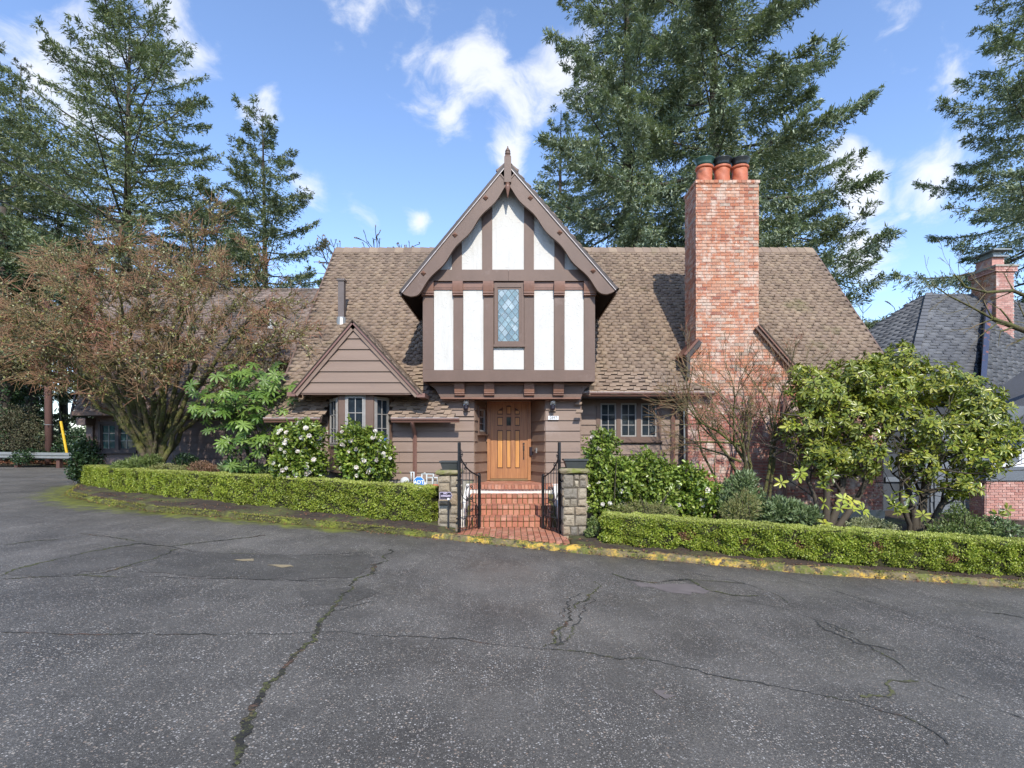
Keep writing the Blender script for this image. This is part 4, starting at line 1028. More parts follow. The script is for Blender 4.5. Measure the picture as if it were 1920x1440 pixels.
# dormer roof and barge boards
BY = 11.08
A_ = (PX(951, BY), PZ(302, BY)); Lp = (PX(750, BY), PZ(546, BY)); Rp = (PX(1158, BY), PZ(541, BY))
for e, s_ in ((Lp, 1), (Rp, -1)):
    k = MB(); rake_strip(k, A_, e, s_ * .0, s_ * .055, BY - .05, 15.7); dr = k.build('dormer_roof', M['trim_dark'], H)
    dv = Vector((A_[0] - e[0], A_[1] - e[1])); ln_ = dv.length; dv.normalize()
    nn = (-.012 * s_ * dv.y, .012 * abs(dv.x))
    Uv = (0, 1, 0) if s_ < 0 else (0, -1, 0)
    shingles('dormer_shingle_field', dr, (e[0], BY - .06 if s_ < 0 else 15.7, e[1] + .01), Uv, (dv.x, 0, dv.y), lambda u, v: 0 < u < (4.9 if s_ < 0 else 4.60) and 0 < v < ln_ - .02, (0, 4.9), (0, ln_), .10, .2, M['shingle'], lift=.005)
    # scalloped barge board
    d = Vector((e[0] - A_[0], e[1] - A_[1])); ln_ = d.length; d.normalize(); n_ = Vector((-d.y, d.x)) * s_
    top = []; bot = []; NS = 72
    for i in range(NS + 1):
        t = i / NS; ss = t * ln_
        wv_ = .275 + .022 * math.cos(2 * math.pi * (t * 4.15 + .05))
        if t < .08: wv_ = min(wv_, .25)
        if t > .93: wv_ *= math.sqrt(max(0.0, 1 - ((t - .93) / .075) ** 2)) if t < 1 else .25
        top.append((A_[0] + d.x * ss + n_.x * .06, A_[1] + d.y * ss + n_.y * .06)); bot.append((A_[0] + d.x * ss + n_.x * (.06 + wv_), A_[1] + d.y * ss + n_.y * (.06 + wv_)))
    k = MB(); nq = NS + 1
    k.add([(x, BY - .03, z) for x, z in top + bot] + [(x, BY + .035, z) for x, z in top + bot],
          [(i, i + 1, i + 1 + nq, i + nq) for i in range(NS)] + [(i + 2 * nq, i + 3 * nq, i + 1 + 3 * nq, i + 1 + 2 * nq) for i in range(NS)] +
          [(i + nq, i + 1 + nq, i + 1 + 3 * nq, i + 3 * nq) for i in range(NS)] + [(i, i + 2 * nq, i + 1 + 2 * nq, i + 1) for i in range(NS)] + [(NS, NS + 2 * nq, NS + 3 * nq, NS + nq), (0, nq, 3 * nq, 2 * nq)])
    k.build('barge_board', M['trim'], H)
    k = MB(); bm_ = [(p[0] - n_.x * .028, p[1] - n_.y * .028) for p in bot]
    k.add([(x, BY - .045, z) for x, z in bm_ + bot] + [(x, BY - .029, z) for x, z in bm_ + bot],
          [(i, i + 1, i + 1 + nq, i + nq) for i in range(NS)] + [(i, i + 2 * nq, i + 1 + 2 * nq, i + 1) for i in range(NS)] + [(i + nq, i + 1 + nq, i + 1 + 3 * nq, i + 3 * nq) for i in range(NS)])
    k.build('edge_bead', M['trim'], H)
    k = MB(); rake_strip(k, A_, e, s_ * .056, s_ * .072, BY - .055, BY - .03); k.build('rake_moulding', M['gutter_lip'], H)
    k = MB()
    for q in range(9):
        y_ = BY + .5 + q * .3
        k.prism([(e[0] - s_ * -.0 + (-d.x * .03), e[1] + .02), (e[0] - d.x * .55, e[1] - d.y * .55 - .09), (e[0] - d.x * .55, e[1] - d.y * .55 - .13), (e[0] - d.x * .03, e[1] - .02)], y_, y_ + .07)
    k.build('rafter_tails', M['trim'], H)
    k = MB(); k.box(min(e[0], e[0] + s_ * .03), max(e[0], e[0] + s_ * .03), BY + .03, 13.4, e[1] - .09, e[1] + .0); k.build('eave_fascia', M['trim'], H)
for x, y in [(910.5, 371), (853, 440.5), (794, 512.5), (994.5, 371), (1049.5, 436), (1112, 508)]:
    cx_, cz_ = PX(x, BY - .03), PZ(y, BY - .03); r_ = .055
    k = MB(); k.add([(cx_ - r_, BY - .045, cz_), (cx_, BY - .045, cz_ - r_), (cx_ + r_, BY - .045, cz_), (cx_, BY - .045, cz_ + r_), (cx_ - r_, BY - .02, cz_), (cx_, BY - .02, cz_ - r_), (cx_ + r_, BY - .02, cz_), (cx_, BY - .02, cz_ + r_), (cx_, BY - .085, cz_)],
                    [(0, 1, 8), (1, 2, 8), (2, 3, 8), (3, 0, 8), (0, 4, 5, 1), (1, 5, 6, 2), (2, 6, 7, 3), (3, 7, 4, 0)])
    k.build('peg', M['trim_dark'] if 0 else M['bracket'], H)
k = MB(); kx0, kx1 = PX(945.5, BY), PX(958.5, BY)
k.box(kx0, kx1, BY - .09, BY + .04, PZ(345, BY), PZ(298, BY))
k.hexa([(kx0, BY - .09, PZ(298, BY)), (kx1, BY - .09, PZ(298, BY)), (kx1, BY + .04, PZ(298, BY)), (kx0, BY + .04, PZ(298, BY)), (kx0 + .03, BY - .06, PZ(292.5, BY)), (kx1 - .03, BY - .06, PZ(292.5, BY)), (kx1 - .03, BY + .01, PZ(292.5, BY)), (kx0 + .03, BY + .01, PZ(292.5, BY))])
kp_ = k.build('king_post', M['trim'], H)
zc = PZ(293, BY); k = MB(); k.lathe((kx0 + kx1) / 2, BY - .02, [(.03, zc), (.055, zc + .02), (.06, zc + .05), (.045, zc + .08), (.055, zc + .085), (.048, zc + .11), (.022, zc + .15), (.012, zc + .17), (.014, zc + .185), (.004, zc + .20)], 14); k.build('finial', M['trim'], kp_, smooth=True)
zc = PZ(345, BY); k = MB(); k.lathe((kx0 + kx1) / 2, BY - .03, [(.015, zc - .30), (.018, zc - .24), (.035, zc - .17), (.058, zc - .08), (.055, zc - .05), (.035, zc - .03), (.06, zc - .01), (.06, zc)], 14); k.build('pendant', M['bracket'], kp_, smooth=True)

# ---------------------------------------------------------------- chimney and brick wall
CY = 12.1
CW = PX(1305, CY), PX(1423, CY)
zt = PZ(338, CY)
XA = PX(1290, CY); XB = PX(1497, CY)
zs1, zs2 = PZ(640, CY), PZ(668, CY)
zr1, zr2 = PZ(618, CY), PZ(706, CY)
outl = [(XA, -.6), (XB, -.6), (XB, zr2), (CW[1], zr1), (CW[1], zt), (CW[0], zt), (CW[0], zs1), (XA, zs2)]
G_ = .008
k = MB(); k.prism([(XA + G_, -.6), (XB - G_, -.6), (XB - G_, 3.9 * 0 + zr2), (CW[1] - G_, zr1), (CW[1] - G_, zt - .03), (CW[0] + G_, zt - .03), (CW[0] + G_, zs1), (XA + G_, zs2)], CY + .012, CY + .79)
chim = k.build('chimney', M['mortar'], H)
BH, BL = .0705, .212
def brick_rows(x0, x1, z0, z1, inside, ln=BL):
    rows = []; r_ = 0; z = z0
    while z < z1 - .01:
        x = x0 - (r_ % 2) * ln / 2; 
        while x < x1:
            a, b_ = max(x, x0), min(x + ln, x1)
            if b_ - a > .05:
                la, lb = inside(z + BH * .5)
                a2, b2 = max(a, la), min(b_, lb)
                if b2 - a2 > .04: rows.append((a2 + .006, b2 - .006, z + .006, z + BH - .006))
            x += ln
        z += BH; r_ += 1
    return rows
def xin(z):
    if z < zs2: a = XA
    elif z < zs1: a = XA + (CW[0] - XA) * (z - zs2) / (zs1 - zs2)
    else: a = CW[0]
    if z < zr2: b_ = XB
    elif z < zr1: b_ = XB + (CW[1] - XB) * (z - zr2) / (zr1 - zr2)
    else: b_ = CW[1]
    return a, b_
rowsC = brick_rows(XA, XB, -.3, zt - BH - .01, xin)
top_r = [q for q in rowsC if q[2] > zs1]; low_r = [q for q in rowsC if q[2] <= zs1]
random.shuffle(top_r)
top_r.sort(key=lambda q: -q[2])
for a, b_, z0_, z1_ in top_r[:285]:
    j = random.uniform(-.003, .003)
    block('brick', M['brick'], chim, a, b_, CY - .001 + j, CY + .05, z0_, z1_)
def bricks_mesh(name, parent, rows, m, to_box):
    k = MB()
    for q in rows: to_box(k, q, random.random())
    return tag(k.build(name, m, parent), kind='stuff')
fb = lambda k, q, r_: k.box(q[0], q[1], CY + random.uniform(-.004, .003), CY + .05, q[2], q[3], r_)
bricks_mesh('front_brickwork', chim, top_r[285:], M['brick'], fb)
midz = PZ(742, CY)
bricks_mesh('shoulder_brickwork', chim, [q for q in low_r if q[2] > midz], M['brick'], fb)
bricks_mesh('lower_brickwork', chim, [q for q in low_r if q[2] <= midz], M['brick_low'], fb)
side = brick_rows(CY + .003, CY + .79, zs1 - .6, zt - BH, lambda z: (CY + .003, CY + .79), BL)
bricks_mesh('side_brickwork', chim, side, M['brick'], lambda k, q, r_: k.box(CW[0] + random.uniform(-.004, .003), CW[0] + .04, q[0], q[1], q[2], q[3], r_))
bricks_mesh('far_side_brickwork', chim, side, M['brick'], lambda k, q, r_: k.box(CW[1] - .04, CW[1] + random.uniform(-.003, .004), q[0], q[1], q[2], q[3], r_))
side2 = brick_rows(CY + .003, CY + .45, -.3, zs2, lambda z: (CY + .003, CY + .45), BL)
bricks_mesh('left_return_brickwork', chim, side2, M['brick_low'], lambda k, q, r_: k.box(XA - .001, XA + .04, q[0], q[1], q[2], q[3], r_))
k = MB()      # top course, standing a little proud
x = CW[0] - .02
while x < CW[1] + .01:
    b_ = min(x + .105, CW[1] + .02); k.box(x + .004, b_ - .003, CY - .02, CY + .18, zt - BH + .008, zt + random.uniform(-.003, .004), random.random()); x += .105
y = CY + .185
while y < CY + .8: k.box(CW[0] - .02, CW[0] + .18, y, min(y + .10, CY + .81), zt - BH + .008, zt, random.random()); k.box(CW[1] - .18, CW[1] + .02, y, min(y + .10, CY + .81), zt - BH + .008, zt, random.random()); y += .105
k.build('cap_course', M['brick'], chim)['kind'] = 'stuff'
k = MB(); k.box(CW[0] + .02, CW[1] - .02, CY + .02, CY + .78, zt - .05, zt - .01); k.build('mortar_crown', M['mortar'], chim)
# three twisted clay pots with metal cowls
for i, (x, cap) in enumerate([(1320.5, 'green_cap'), (1353.5, 'black_cap'), (1387, 'black_cap')]):
    yy = CY + .38; cx_ = PX(x, yy); z0_ = zt - .02; hh = .44
    k = MB()
    def ribs(th, z): return 1 + .085 * abs(math.cos(2 * (th + (z - z0_) * 5.5 + i)))
    k.lathe(cx_, yy, [(.165, z0_ + hh * t / 14) for t in range(15)] , 40, ribs=ribs)
    k.lathe(cx_, yy, [(.185, z0_ + hh), (.205, z0_ + hh + .02), (.205, z0_ + hh + .055), (.18, z0_ + hh + .07)], 24)
    pot = k.build('chimney_pot', M['terracotta'], chim, smooth=True)
    k = MB(); zc = z0_ + hh + .07
    k.lathe(cx_, yy, [(.18, zc), (.185, zc + .05), (.195, zc + .10), (.225, zc + .15), (.23, zc + .165), (.06, zc + .17)], 24); k.build('cowl', M[cap], chim, smooth=True)
# shoulder flashings and the barge on the right
k = MB()
q0 = (PX(1282, 12.0), PZ(664, 12.0)); q1 = (PX(1308, 12.0), PZ(634, 12.0))
rake_strip(k, q1, q0, 0, .05, 11.98, 12.85); k.build('shoulder_flashing', M['copper'], chim)
k = MB(); rake_strip(k, q1, q0, .052, .15, 12.02, 12.08); k.box(XA - .05, XA + .03, 12.03, 12.5, PZ(708, 12.05), PZ(664, 12.05)); k.build('shoulder_trim', M['trim_dark'], chim)
q0 = (PX(1423, 12.0), PZ(610, 12.0)); q1 = (PX(1501, 12.0), PZ(700, 12.0))
k = MB(); rake_strip(k, q0, q1, -.01, -.10, 11.99, 12.08); k.build('barge_board', M['trim'], chim)
k = MB(); rake_strip(k, q0, q1, .0, -.035, 11.95, 11.985); k.build('rake_moulding', M['bracket'], chim)
k = MB(); rake_strip(k, q0, q1, .03, .0, 11.94, 13.6); g2_ = k.build('chimney_gable_roof', M['roof_deck'], H)
dv = Vector((q0[0] - q1[0], q0[1] - q1[1])); ln_ = dv.length; dv.normalize()
shingles('chimney_gable_shingle_field', g2_, (q1[0] + .02, 11.94, q1[1] + .03), (0, 1, 0), (dv.x, 0, dv.y), lambda u, v: 0 < u < 1.7 and 0 < v < ln_, (0, 1.7), (0, ln_), .12, .155, M['shingle'], lift=.008)
# little roof edge running in front of the brick on the left: hip strip
k = MB(); k.hexa([(4.50, 11.93, 2.71), (4.56, 11.93, 2.71), (4.06, 12.14, 2.97), (4.0, 12.14, 2.97), (4.50, 11.93, 2.75), (4.56, 11.93, 2.75), (4.06, 12.12, 3.01), (4.0, 12.12, 3.01)]); k.build('hip_strip', M['shingle'], H)
# brick wall right of the chimney
rowsR = brick_rows(XB, XR - .25, .03, 2.6, lambda z: (XB, XR - .25))
k = MB(); k.box(XB, XR - .26, 12.42, 12.5, .0, 2.62); rw = k.build('brick_wall', M['mortar_low'], H)
bricks_mesh('right_brickwork', rw, rowsR, M['brick_low'], lambda k, q, r_: k.box(q[0], q[1], 12.40 + random.uniform(-.004, .003), 12.44, q[2], q[3], r_))
wq = Line((7.0, 12.38), (8.2, 12.38)); window(wq, 0, 1.15, .95, 2.1, 2, 2, 3)

# ---------------------------------------------------------------- door, lamps, numbers
dl = Line((PX(913.6, 12.6), 12.6), (PX(995.4, 12.6), 12.6)); dw_ = dl.len
zt_, zb_ = PZ(753, 12.6), .715
k = MB(); dl.box(k, 0, .075, 0, .06, zb_, zt_); dl.box(k, dw_ - .075, dw_, 0, .06, zb_, zt_); dl.box(k, -.02, dw_ + .02, 0, .09, zt_, zt_ + .055); dl.box(k, .075, dw_ - .075, 0, .058, zt_ - .04, zt_)
dcase = k.build('door_casing', M['door_wood'], H)
k = MB(); dl.box(k, .075, dw_ - .075, 0, .10, zb_ - .005, zb_ + .035); k.build('threshold', M['brass'], dcase)
k = MB(); d0, d1 = .078, dw_ - .078; za, zb2 = zb_ + .04, zt_ - .042; dwid = d1 - d0
gk_ = MB(); dl.box(gk_, d0, d1, -.03, .001, za, zb2)
hD = zb2 - za
def fx(f): return d0 + dwid * f
def fz(f): return za + hD * f
st = .017
dl.box(k, fx(0), fx(.18), .005, .022, za, zb2); dl.box(k, fx(.79), fx(1), .005, .022, za, zb2)
dl.box(k, fx(.18), fx(.79), .005, .022, fz(0), fz(.135)); dl.box(k, fx(.18), fx(.79), .005, .022, fz(.645), fz(.70)); 
dl.box(k, fx(.18), fx(.79), .005, .022, fz(.82), fz(.85))
for a, b_ in ((.335, .43), (.555, .655)): dl.box(k, fx(a), fx(b_), .005, .0215, fz(.135), fz(.645)); dl.box(k, fx(a), fx(b_), .005, .0215, fz(.70), fz(.82)); dl.box(k, fx(a), fx(b_), .005, .0215, fz(.85), fz(.98))
# arched head rail
arc = []
for i in range(13):
    t = -1 + i / 6; arc.append((fx(.485 + .305 * t), fz(.975 - .08 * abs(t) ** 1.6)))
kk = MB()
for p, q in zip(arc[:-1], arc[1:]):
    kk.hexa([dl.p(p[0], .023, p[1]), dl.p(q[0], .023, q[1]), dl.p(q[0], .005, q[1]), dl.p(p[0], .005, p[1]), dl.p(p[0], .023, zb2), dl.p(q[0], .023, zb2), dl.p(q[0], .005, zb2), dl.p(p[0], .005, zb2)])
k.v, k.f, k.r = k.v + kk.v, k.f + [tuple(i + len(k.v) for i in f) for f in kk.f], k.r + kk.r
door = k.build('front_door', M['door_wood'], H); gk_.build('door_core', M['door_groove'], door)
for a, b_, c, e in ((.19, .325, .145, .635), (.44, .545, .145, .635), (.665, .78, .145, .635), (.19, .325, .71, .81), (.665, .78, .71, .81), (.19, .325, .86, .905), (.665, .78, .86, .905), (.44, .545, .86, .955)):
    k = MB(); dl.box(k, fx(a) + .006, fx(b_) - .006, .0, .013, fz(c) + .006, fz(e) - .006); k.build('door_panel', M['door_panel'], door)
k = MB(); dl.box(k, fx(.44), fx(.545), .004, .012, fz(.71), fz(.81)); k.build('peephole_window', M['glass'], door)
k = MB(); hx = fx(.895)
k.tube([dl.p(hx, .022, fz(.395)), dl.p(hx, .055, fz(.385)), dl.p(hx, .06, fz(.32)), dl.p(hx, .022, fz(.265))], .009, 8); dl.box(k, hx - .018, hx + .018, .022, .028, fz(.37), fz(.44)); dl.box(k, hx - .014, hx + .014, .022, .027, fz(.25), fz(.28))
k.tube([dl.p(hx, .022, fz(.465)), dl.p(hx, .045, fz(.465))], .022, 12)
k.build('door_handle', M['dark_metal'], door)
# doorbell and small mailbox on the right porch wall
k = MB(); rr_.box(k, .33, .42, .03, .06, 1.36, 1.48); k.build('intercom', M['galv'], H)
k = MB(); rr_.box(k, .35, .40, .06, .068, 1.40, 1.44); k.build('intercom_button', M['black_sign'], H)
k = MB(); rr_.box(k, .03, .10, .03, .08, 1.30, 1.50); k.build('doorbell_box', M['black_sign'], H)
for x in (874, 1036.5):
    cx_ = PX(x, 11.66); zc = PZ(762, 11.66)
    k = MB(); k.box(cx_ - .075, cx_ + .075, 11.742, 11.765, zc - .10, zc + .03)
    lamp = k.build('wall_lamp', M['siding'], H)
    k = MB(); k.lathe(cx_, 11.64, [(.012, zc - .09), (.04, zc - .075), (.052, zc - .03), (.04, zc), (.05, zc + .015), (.05, zc + .025)], 16); k.tube([(cx_, 11.64, zc - .04), (cx_, 11.745, zc - .04)], .02, 8)
    k.build('lamp_body', M['black_sign'], lamp, smooth=True)
    k = MB(); k.lathe(cx_, 11.64, [(.045, zc + .026), (.058, zc + .06), (.055, zc + .10), (.035, zc + .125), (.012, zc + .13)], 16); k.build('lamp_globe', M['clear'], lamp, smooth=True)
    k = MB(); k.lathe(cx_, 11.64, [(.01, zc + .03), (.022, zc + .06), (.02, zc + .085), (.006, zc + .1)], 10); k.build('bulb', M['bulb'], lamp, smooth=True)
def text(body_, m, size, mat4, parent, extrude=.002, bold=0.0, name='lettering'):
    cu = bpy.data.curves.new(name, 'FONT'); cu.body = body_; cu.size = size; cu.align_x = 'CENTER'; cu.align_y = 'CENTER'; cu.extrude = extrude; cu.offset = bold
    cu.resolution_u = 3
    ob = bpy.data.objects.new('tmp', cu); C.objects.link(ob)
    dg = bpy.context.evaluated_depsgraph_get(); me = bpy.data.meshes.new_from_object(ob.evaluated_get(dg)); bpy.data.objects.remove(ob)
    me.name = name; me.materials.clear(); me.materials.append(m)
    return link(name, me, parent, None, mat4)
FR = Matrix.Rotation(R(90), 4, 'X')
cx_, zc = PX(1037.5, 11.75), PZ(783.5, 11.75)
k = MB(); k.box(cx_ - .115, cx_ + .115, 11.745, 11.757, zc - .042, zc + .042); npl = k.build('number_plate', M['white_sign'], H)
text('2897', M['grey_print'], .088, Matrix.Translation((cx_, 11.743, zc)) @ FR, npl)
# ================================================================ STEPS, PILLARS, GATES
ST = thing('brick_steps', 'red brick entrance steps with mossy joints and a white painted band under the landing', 'steps', (0, 10.3, 0))
def fy_pad(x): return 9.2 + (x + .95) / 1.88 * (8.52 - 9.2)
k = MB()
k.add([(-.96, fy_pad(-.96) + .01, -.16), (.93, fy_pad(.93) + .01, -.30), (.93, 11.3, -.3), (-.96, 11.3, -.16), (-.96, fy_pad(-.96) + .01, -.008), (.93, fy_pad(.93) + .01, -.052), (.93, 10.2, -.03), (-.96, 10.2, -.008)],
      [(0, 3, 2, 1), (4, 5, 6, 7), (0, 1, 5, 4), (1, 2, 6, 5), (2, 3, 7, 6), (3, 0, 4, 7)])
LV = [(10.0, .175), (10.42, .35), (10.84, .525)]
SX0, SX1 = -.86, .84
for Y_, z in LV: k.box(SX0, SX1, Y_ + .02, 12.6, z - .185, z - .008)
k.box(SX0 - .1, SX1 + .1, 11.32, 12.65, .4, .69)
k.build('mortar_bed', M['moss_joint'], ST)
def brick_tilt(name, x0, x1, y0, y1, z0, z1, rx=0, ry=0, m=M['paver']):
    W = Matrix.Translation(((x0 + x1) / 2, (y0 + y1) / 2, (z0 + z1) / 2)) @ Matrix.Rotation(ry, 4, 'Y') @ Matrix.Rotation(rx, 4, 'X') @ Matrix.Diagonal((x1 - x0, y1 - y0, z1 - z0, 1))
    return link(name, unit_box(m), ST, None, W)
p = .1065
J_ = .008
for c in range(17):       # the pad, bricks laid lengthwise towards the street
    x0 = -.95 + c * .1105; f0 = fy_pad(x0 + .05); y = f0; zt0 = -.012 * (x0 + .95)
    r_ = 0
    while y < 10.0 - .05:
        y1_ = min(y + .205, 10.0)
        zz_ = random.uniform(-.002, .002) + zt0 * (1 - (y - f0) / 1.5)
        brick_tilt('brick', x0 + .008, x0 + .1045, y + .004, y1_ - .003, zz_ - .06, zz_, random.uniform(-.012, .012), random.uniform(-.012, .012))
        y = y1_; r_ += 1
for li, (Y_, z) in enumerate(LV):
    n_ = int((SX1 - SX0) / p)
    for c in range(n_):
        x0 = SX0 + .01 + c * p + (.03 if li % 2 else 0)
        j = random.uniform(-.004, .004)
        brick_tilt('brick', x0 + .008, x0 + p - .008, Y_ + .0 + j, Y_ + .06, z - .176, z - .068)
        brick_tilt('brick', x0 + .008, x0 + p - .008, Y_ - .022 + j, Y_ + .185, z - .057, z + random.uniform(-.003, .002), random.uniform(-.02, .02))
        brick_tilt('tread_brick', x0 + .006, x0 + p - .006, Y_ + .195, Y_ + .42, z - .057, z + random.uniform(-.003, .002)) if c % 1 == 0 else None
x = -.93; c = 0
while x < .93:
    dy = .035 * ((x / .93) ** 2)
    brick_tilt('brick', x + .004, x + .0665, 11.18 + dy, 11.38, .615, .70 + random.uniform(-.003, .003), random.uniform(-.01, .01)); x += .0705
k = MB()
y = 11.39
while y < 12.55:
    x = -.93 + (int((y - 11.39) / .1) % 2) * .1
    while x < .9: k.box(x + .004, x + .2, y, y + .094, .64, .698 + random.uniform(-.002, .002), random.random()); x += .21
    y += .103
k.build('landing_bricks', M['paver'], ST)['kind'] = 'stuff'
k = MB(); k.box(-.92, .93, 11.24, 11.35, .50, .612); k.build('white_riser', M['whitepaint'], ST)
for a, b_ in ((-.97, -.885), (.86, .98)):
    k = MB(); k.add([(a, 9.95, -.1), (b_, 9.95, -.1), (b_, 11.3, -.1), (a, 11.3, -.1), (a, 9.95, .30), (b_, 9.95, .30), (b_, 11.3, .72), (a, 11.3, .72)], [(0, 3, 2, 1), (4, 5, 6, 7), (0, 1, 5, 4), (1, 2, 6, 5), (2, 3, 7, 6), (3, 0, 4, 7)])
    k.build('cheek_wall', M['whitepaint'], ST)

def pillar(label, x0, x1, y0, y1, z0, z1, side):
    T_ = thing('stone_pillar', label, 'stone pillar', ((x0 + x1) / 2, (y0 + y1) / 2, z0), 'stone pillars beside the entrance gates')
    k = MB(); k.box(x0 + .012, x1 - .012, y0 + .012, y1 - .012, z0 - .2, z1); k.build('core', M['stone_mortar'], T_)
    def split(r_, d=0):
        a, b_, c, e = r_; w_, h_ = b_ - a, e - c
        if (w_ < .22 and h_ < .22) or (d > 1 and random.random() < .45 and w_ < .32 and h_ < .30): return [r_]
        if h_ > w_ * random.uniform(.7, 1.2): m_ = c + h_ * random.uniform(.35, .65); return split((a, b_, c, m_), d + 1) + split((a, b_, m_, e), d + 1)
        m_ = a + w_ * random.uniform(.35, .65); return split((a, m_, c, e), d + 1) + split((m_, b_, c, e), d + 1)
    def stone(f, a, b_, c, e):
        g = .006; j = lambda s_=.014: random.uniform(-s_, s_)
        pr = random.uniform(.0, .022)
        q = [(a + g + abs(j()), c + g + abs(j())), (b_ - g - abs(j()), c + g + abs(j())), (b_ - g - abs(j()), e - g - abs(j())), (a + g + abs(j()), e - g - abs(j()))]
        mid = ((a + b_) / 2 + j(.02), (c + e) / 2 + j(.02))
        k = MB(); V_ = [f(u, z, -.02) for u, z in q] + [f(u, z, pr) for u, z in q] + [f(mid[0] * .5 + u * .5, mid[1] * .5 + z * .5, pr + .014) for u, z in q]
        k.add(V_, [(0, 1, 5, 4), (1, 2, 6, 5), (2, 3, 7, 6), (3, 0, 4, 7), (4, 5, 9, 8), (5, 6, 10, 9), (6, 7, 11, 10), (7, 4, 8, 11), (8, 9, 10, 11)], random.random())
        k.build('stone', M['stone'], T_)
    for a, b_, c, e in split((x0, x1, z0, z1)): stone(lambda u, z, w_: (u, y0 - w_ + .012, z), a, b_, c, e)
    for sx in ((x1, 1), (x0, -1)):
        for a, b_, c, e in split((y0, y1, z0, z1)): stone(lambda u, z, w_: (sx[0] + (w_ - .012) * sx[1], u, z), a, b_, c, e)
    k = MB(); n_ = 22; ring = []
    for lvl, (g, z_) in enumerate([(.015, z1), (.05, z1 + .02), (.055, z1 + .05), (.02, z1 + .085)]):
        for i in range(n_):
            t = i / n_ * 4; s_ = t % 1
            cor = [(x0 - g, y0 - g), (x1 + g, y0 - g), (x1 + g, y1 + g), (x0 - g, y1 + g)]
            a, b_ = cor[int(t)], cor[(int(t) + 1) % 4]
            rj = random.uniform(-.009, .009)
            ring.append((a[0] + (b_[0] - a[0]) * s_ + rj, a[1] + (b_[1] - a[1]) * s_ + rj, z_ + random.uniform(-.006, .012)))
    k.add(ring, [(l * n_ + i, l * n_ + (i + 1) % n_, (l + 1) * n_ + (i + 1) % n_, (l + 1) * n_ + i) for l in range(3) for i in range(n_)] + [tuple(3 * n_ + i for i in range(n_)), tuple(n_ - 1 - i for i in range(n_))])
    k.build('capstone', M['capstone'], T_)
    return T_
pillar('mossy stone gate pillar left of the brick steps, behind the small no soliciting sign', -1.30, -.955, 9.42, 10.1, -.02, 1.0, 1)
pillar('square stone gate pillar right of the brick steps with pale blocks and mossy cap', .865, 1.27, 9.02, 9.6, -.16, 1.045, -1)
def planter(label, x, y, z, w_):
    T_ = thing('planter', label, 'planter', (x, y, z), 'dark planters on the gate pillars')
    k = MB(); h_ = .15; a, b_ = w_ * .38, w_ * .5
    k.hexa([(x - a, y - .13, z), (x + a, y - .13, z), (x + a, y + .13, z), (x - a, y + .13, z), (x - b_, y - .17, z + h_), (x + b_, y - .17, z + h_), (x + b_, y + .17, z + h_), (x - b_, y + .17, z + h_)])
    k.build('tub', M['planter'], T_)
    k = MB(); b_ += .012
    k.box(x - b_, x + b_, y - .185, y - .155, z + h_ - .015, z + h_ + .012); k.box(x - b_, x + b_, y + .155, y + .185, z + h_ - .015, z + h_ + .012); k.box(x - b_, x - b_ + .03, y - .155, y + .155, z + h_ - .015, z + h_ + .012); k.box(x + b_ - .03, x + b_, y - .155, y + .155, z + h_ - .015, z + h_ + .012)
    k.build('rim', M['planter'], T_)
    k = MB(); k.box(x - b_ + .04, x + b_ - .04, y - .15, y + .15, z + h_ - .03, z + h_ - .012); k.build('potting_soil', M['soil'], T_)
planter('dark grey planter standing on the pillar left of the steps', -1.12, 9.78, 1.085, .36)
planter('dark grey planter standing on the pillar right of the steps', 1.10, 9.30, 1.13, .40)

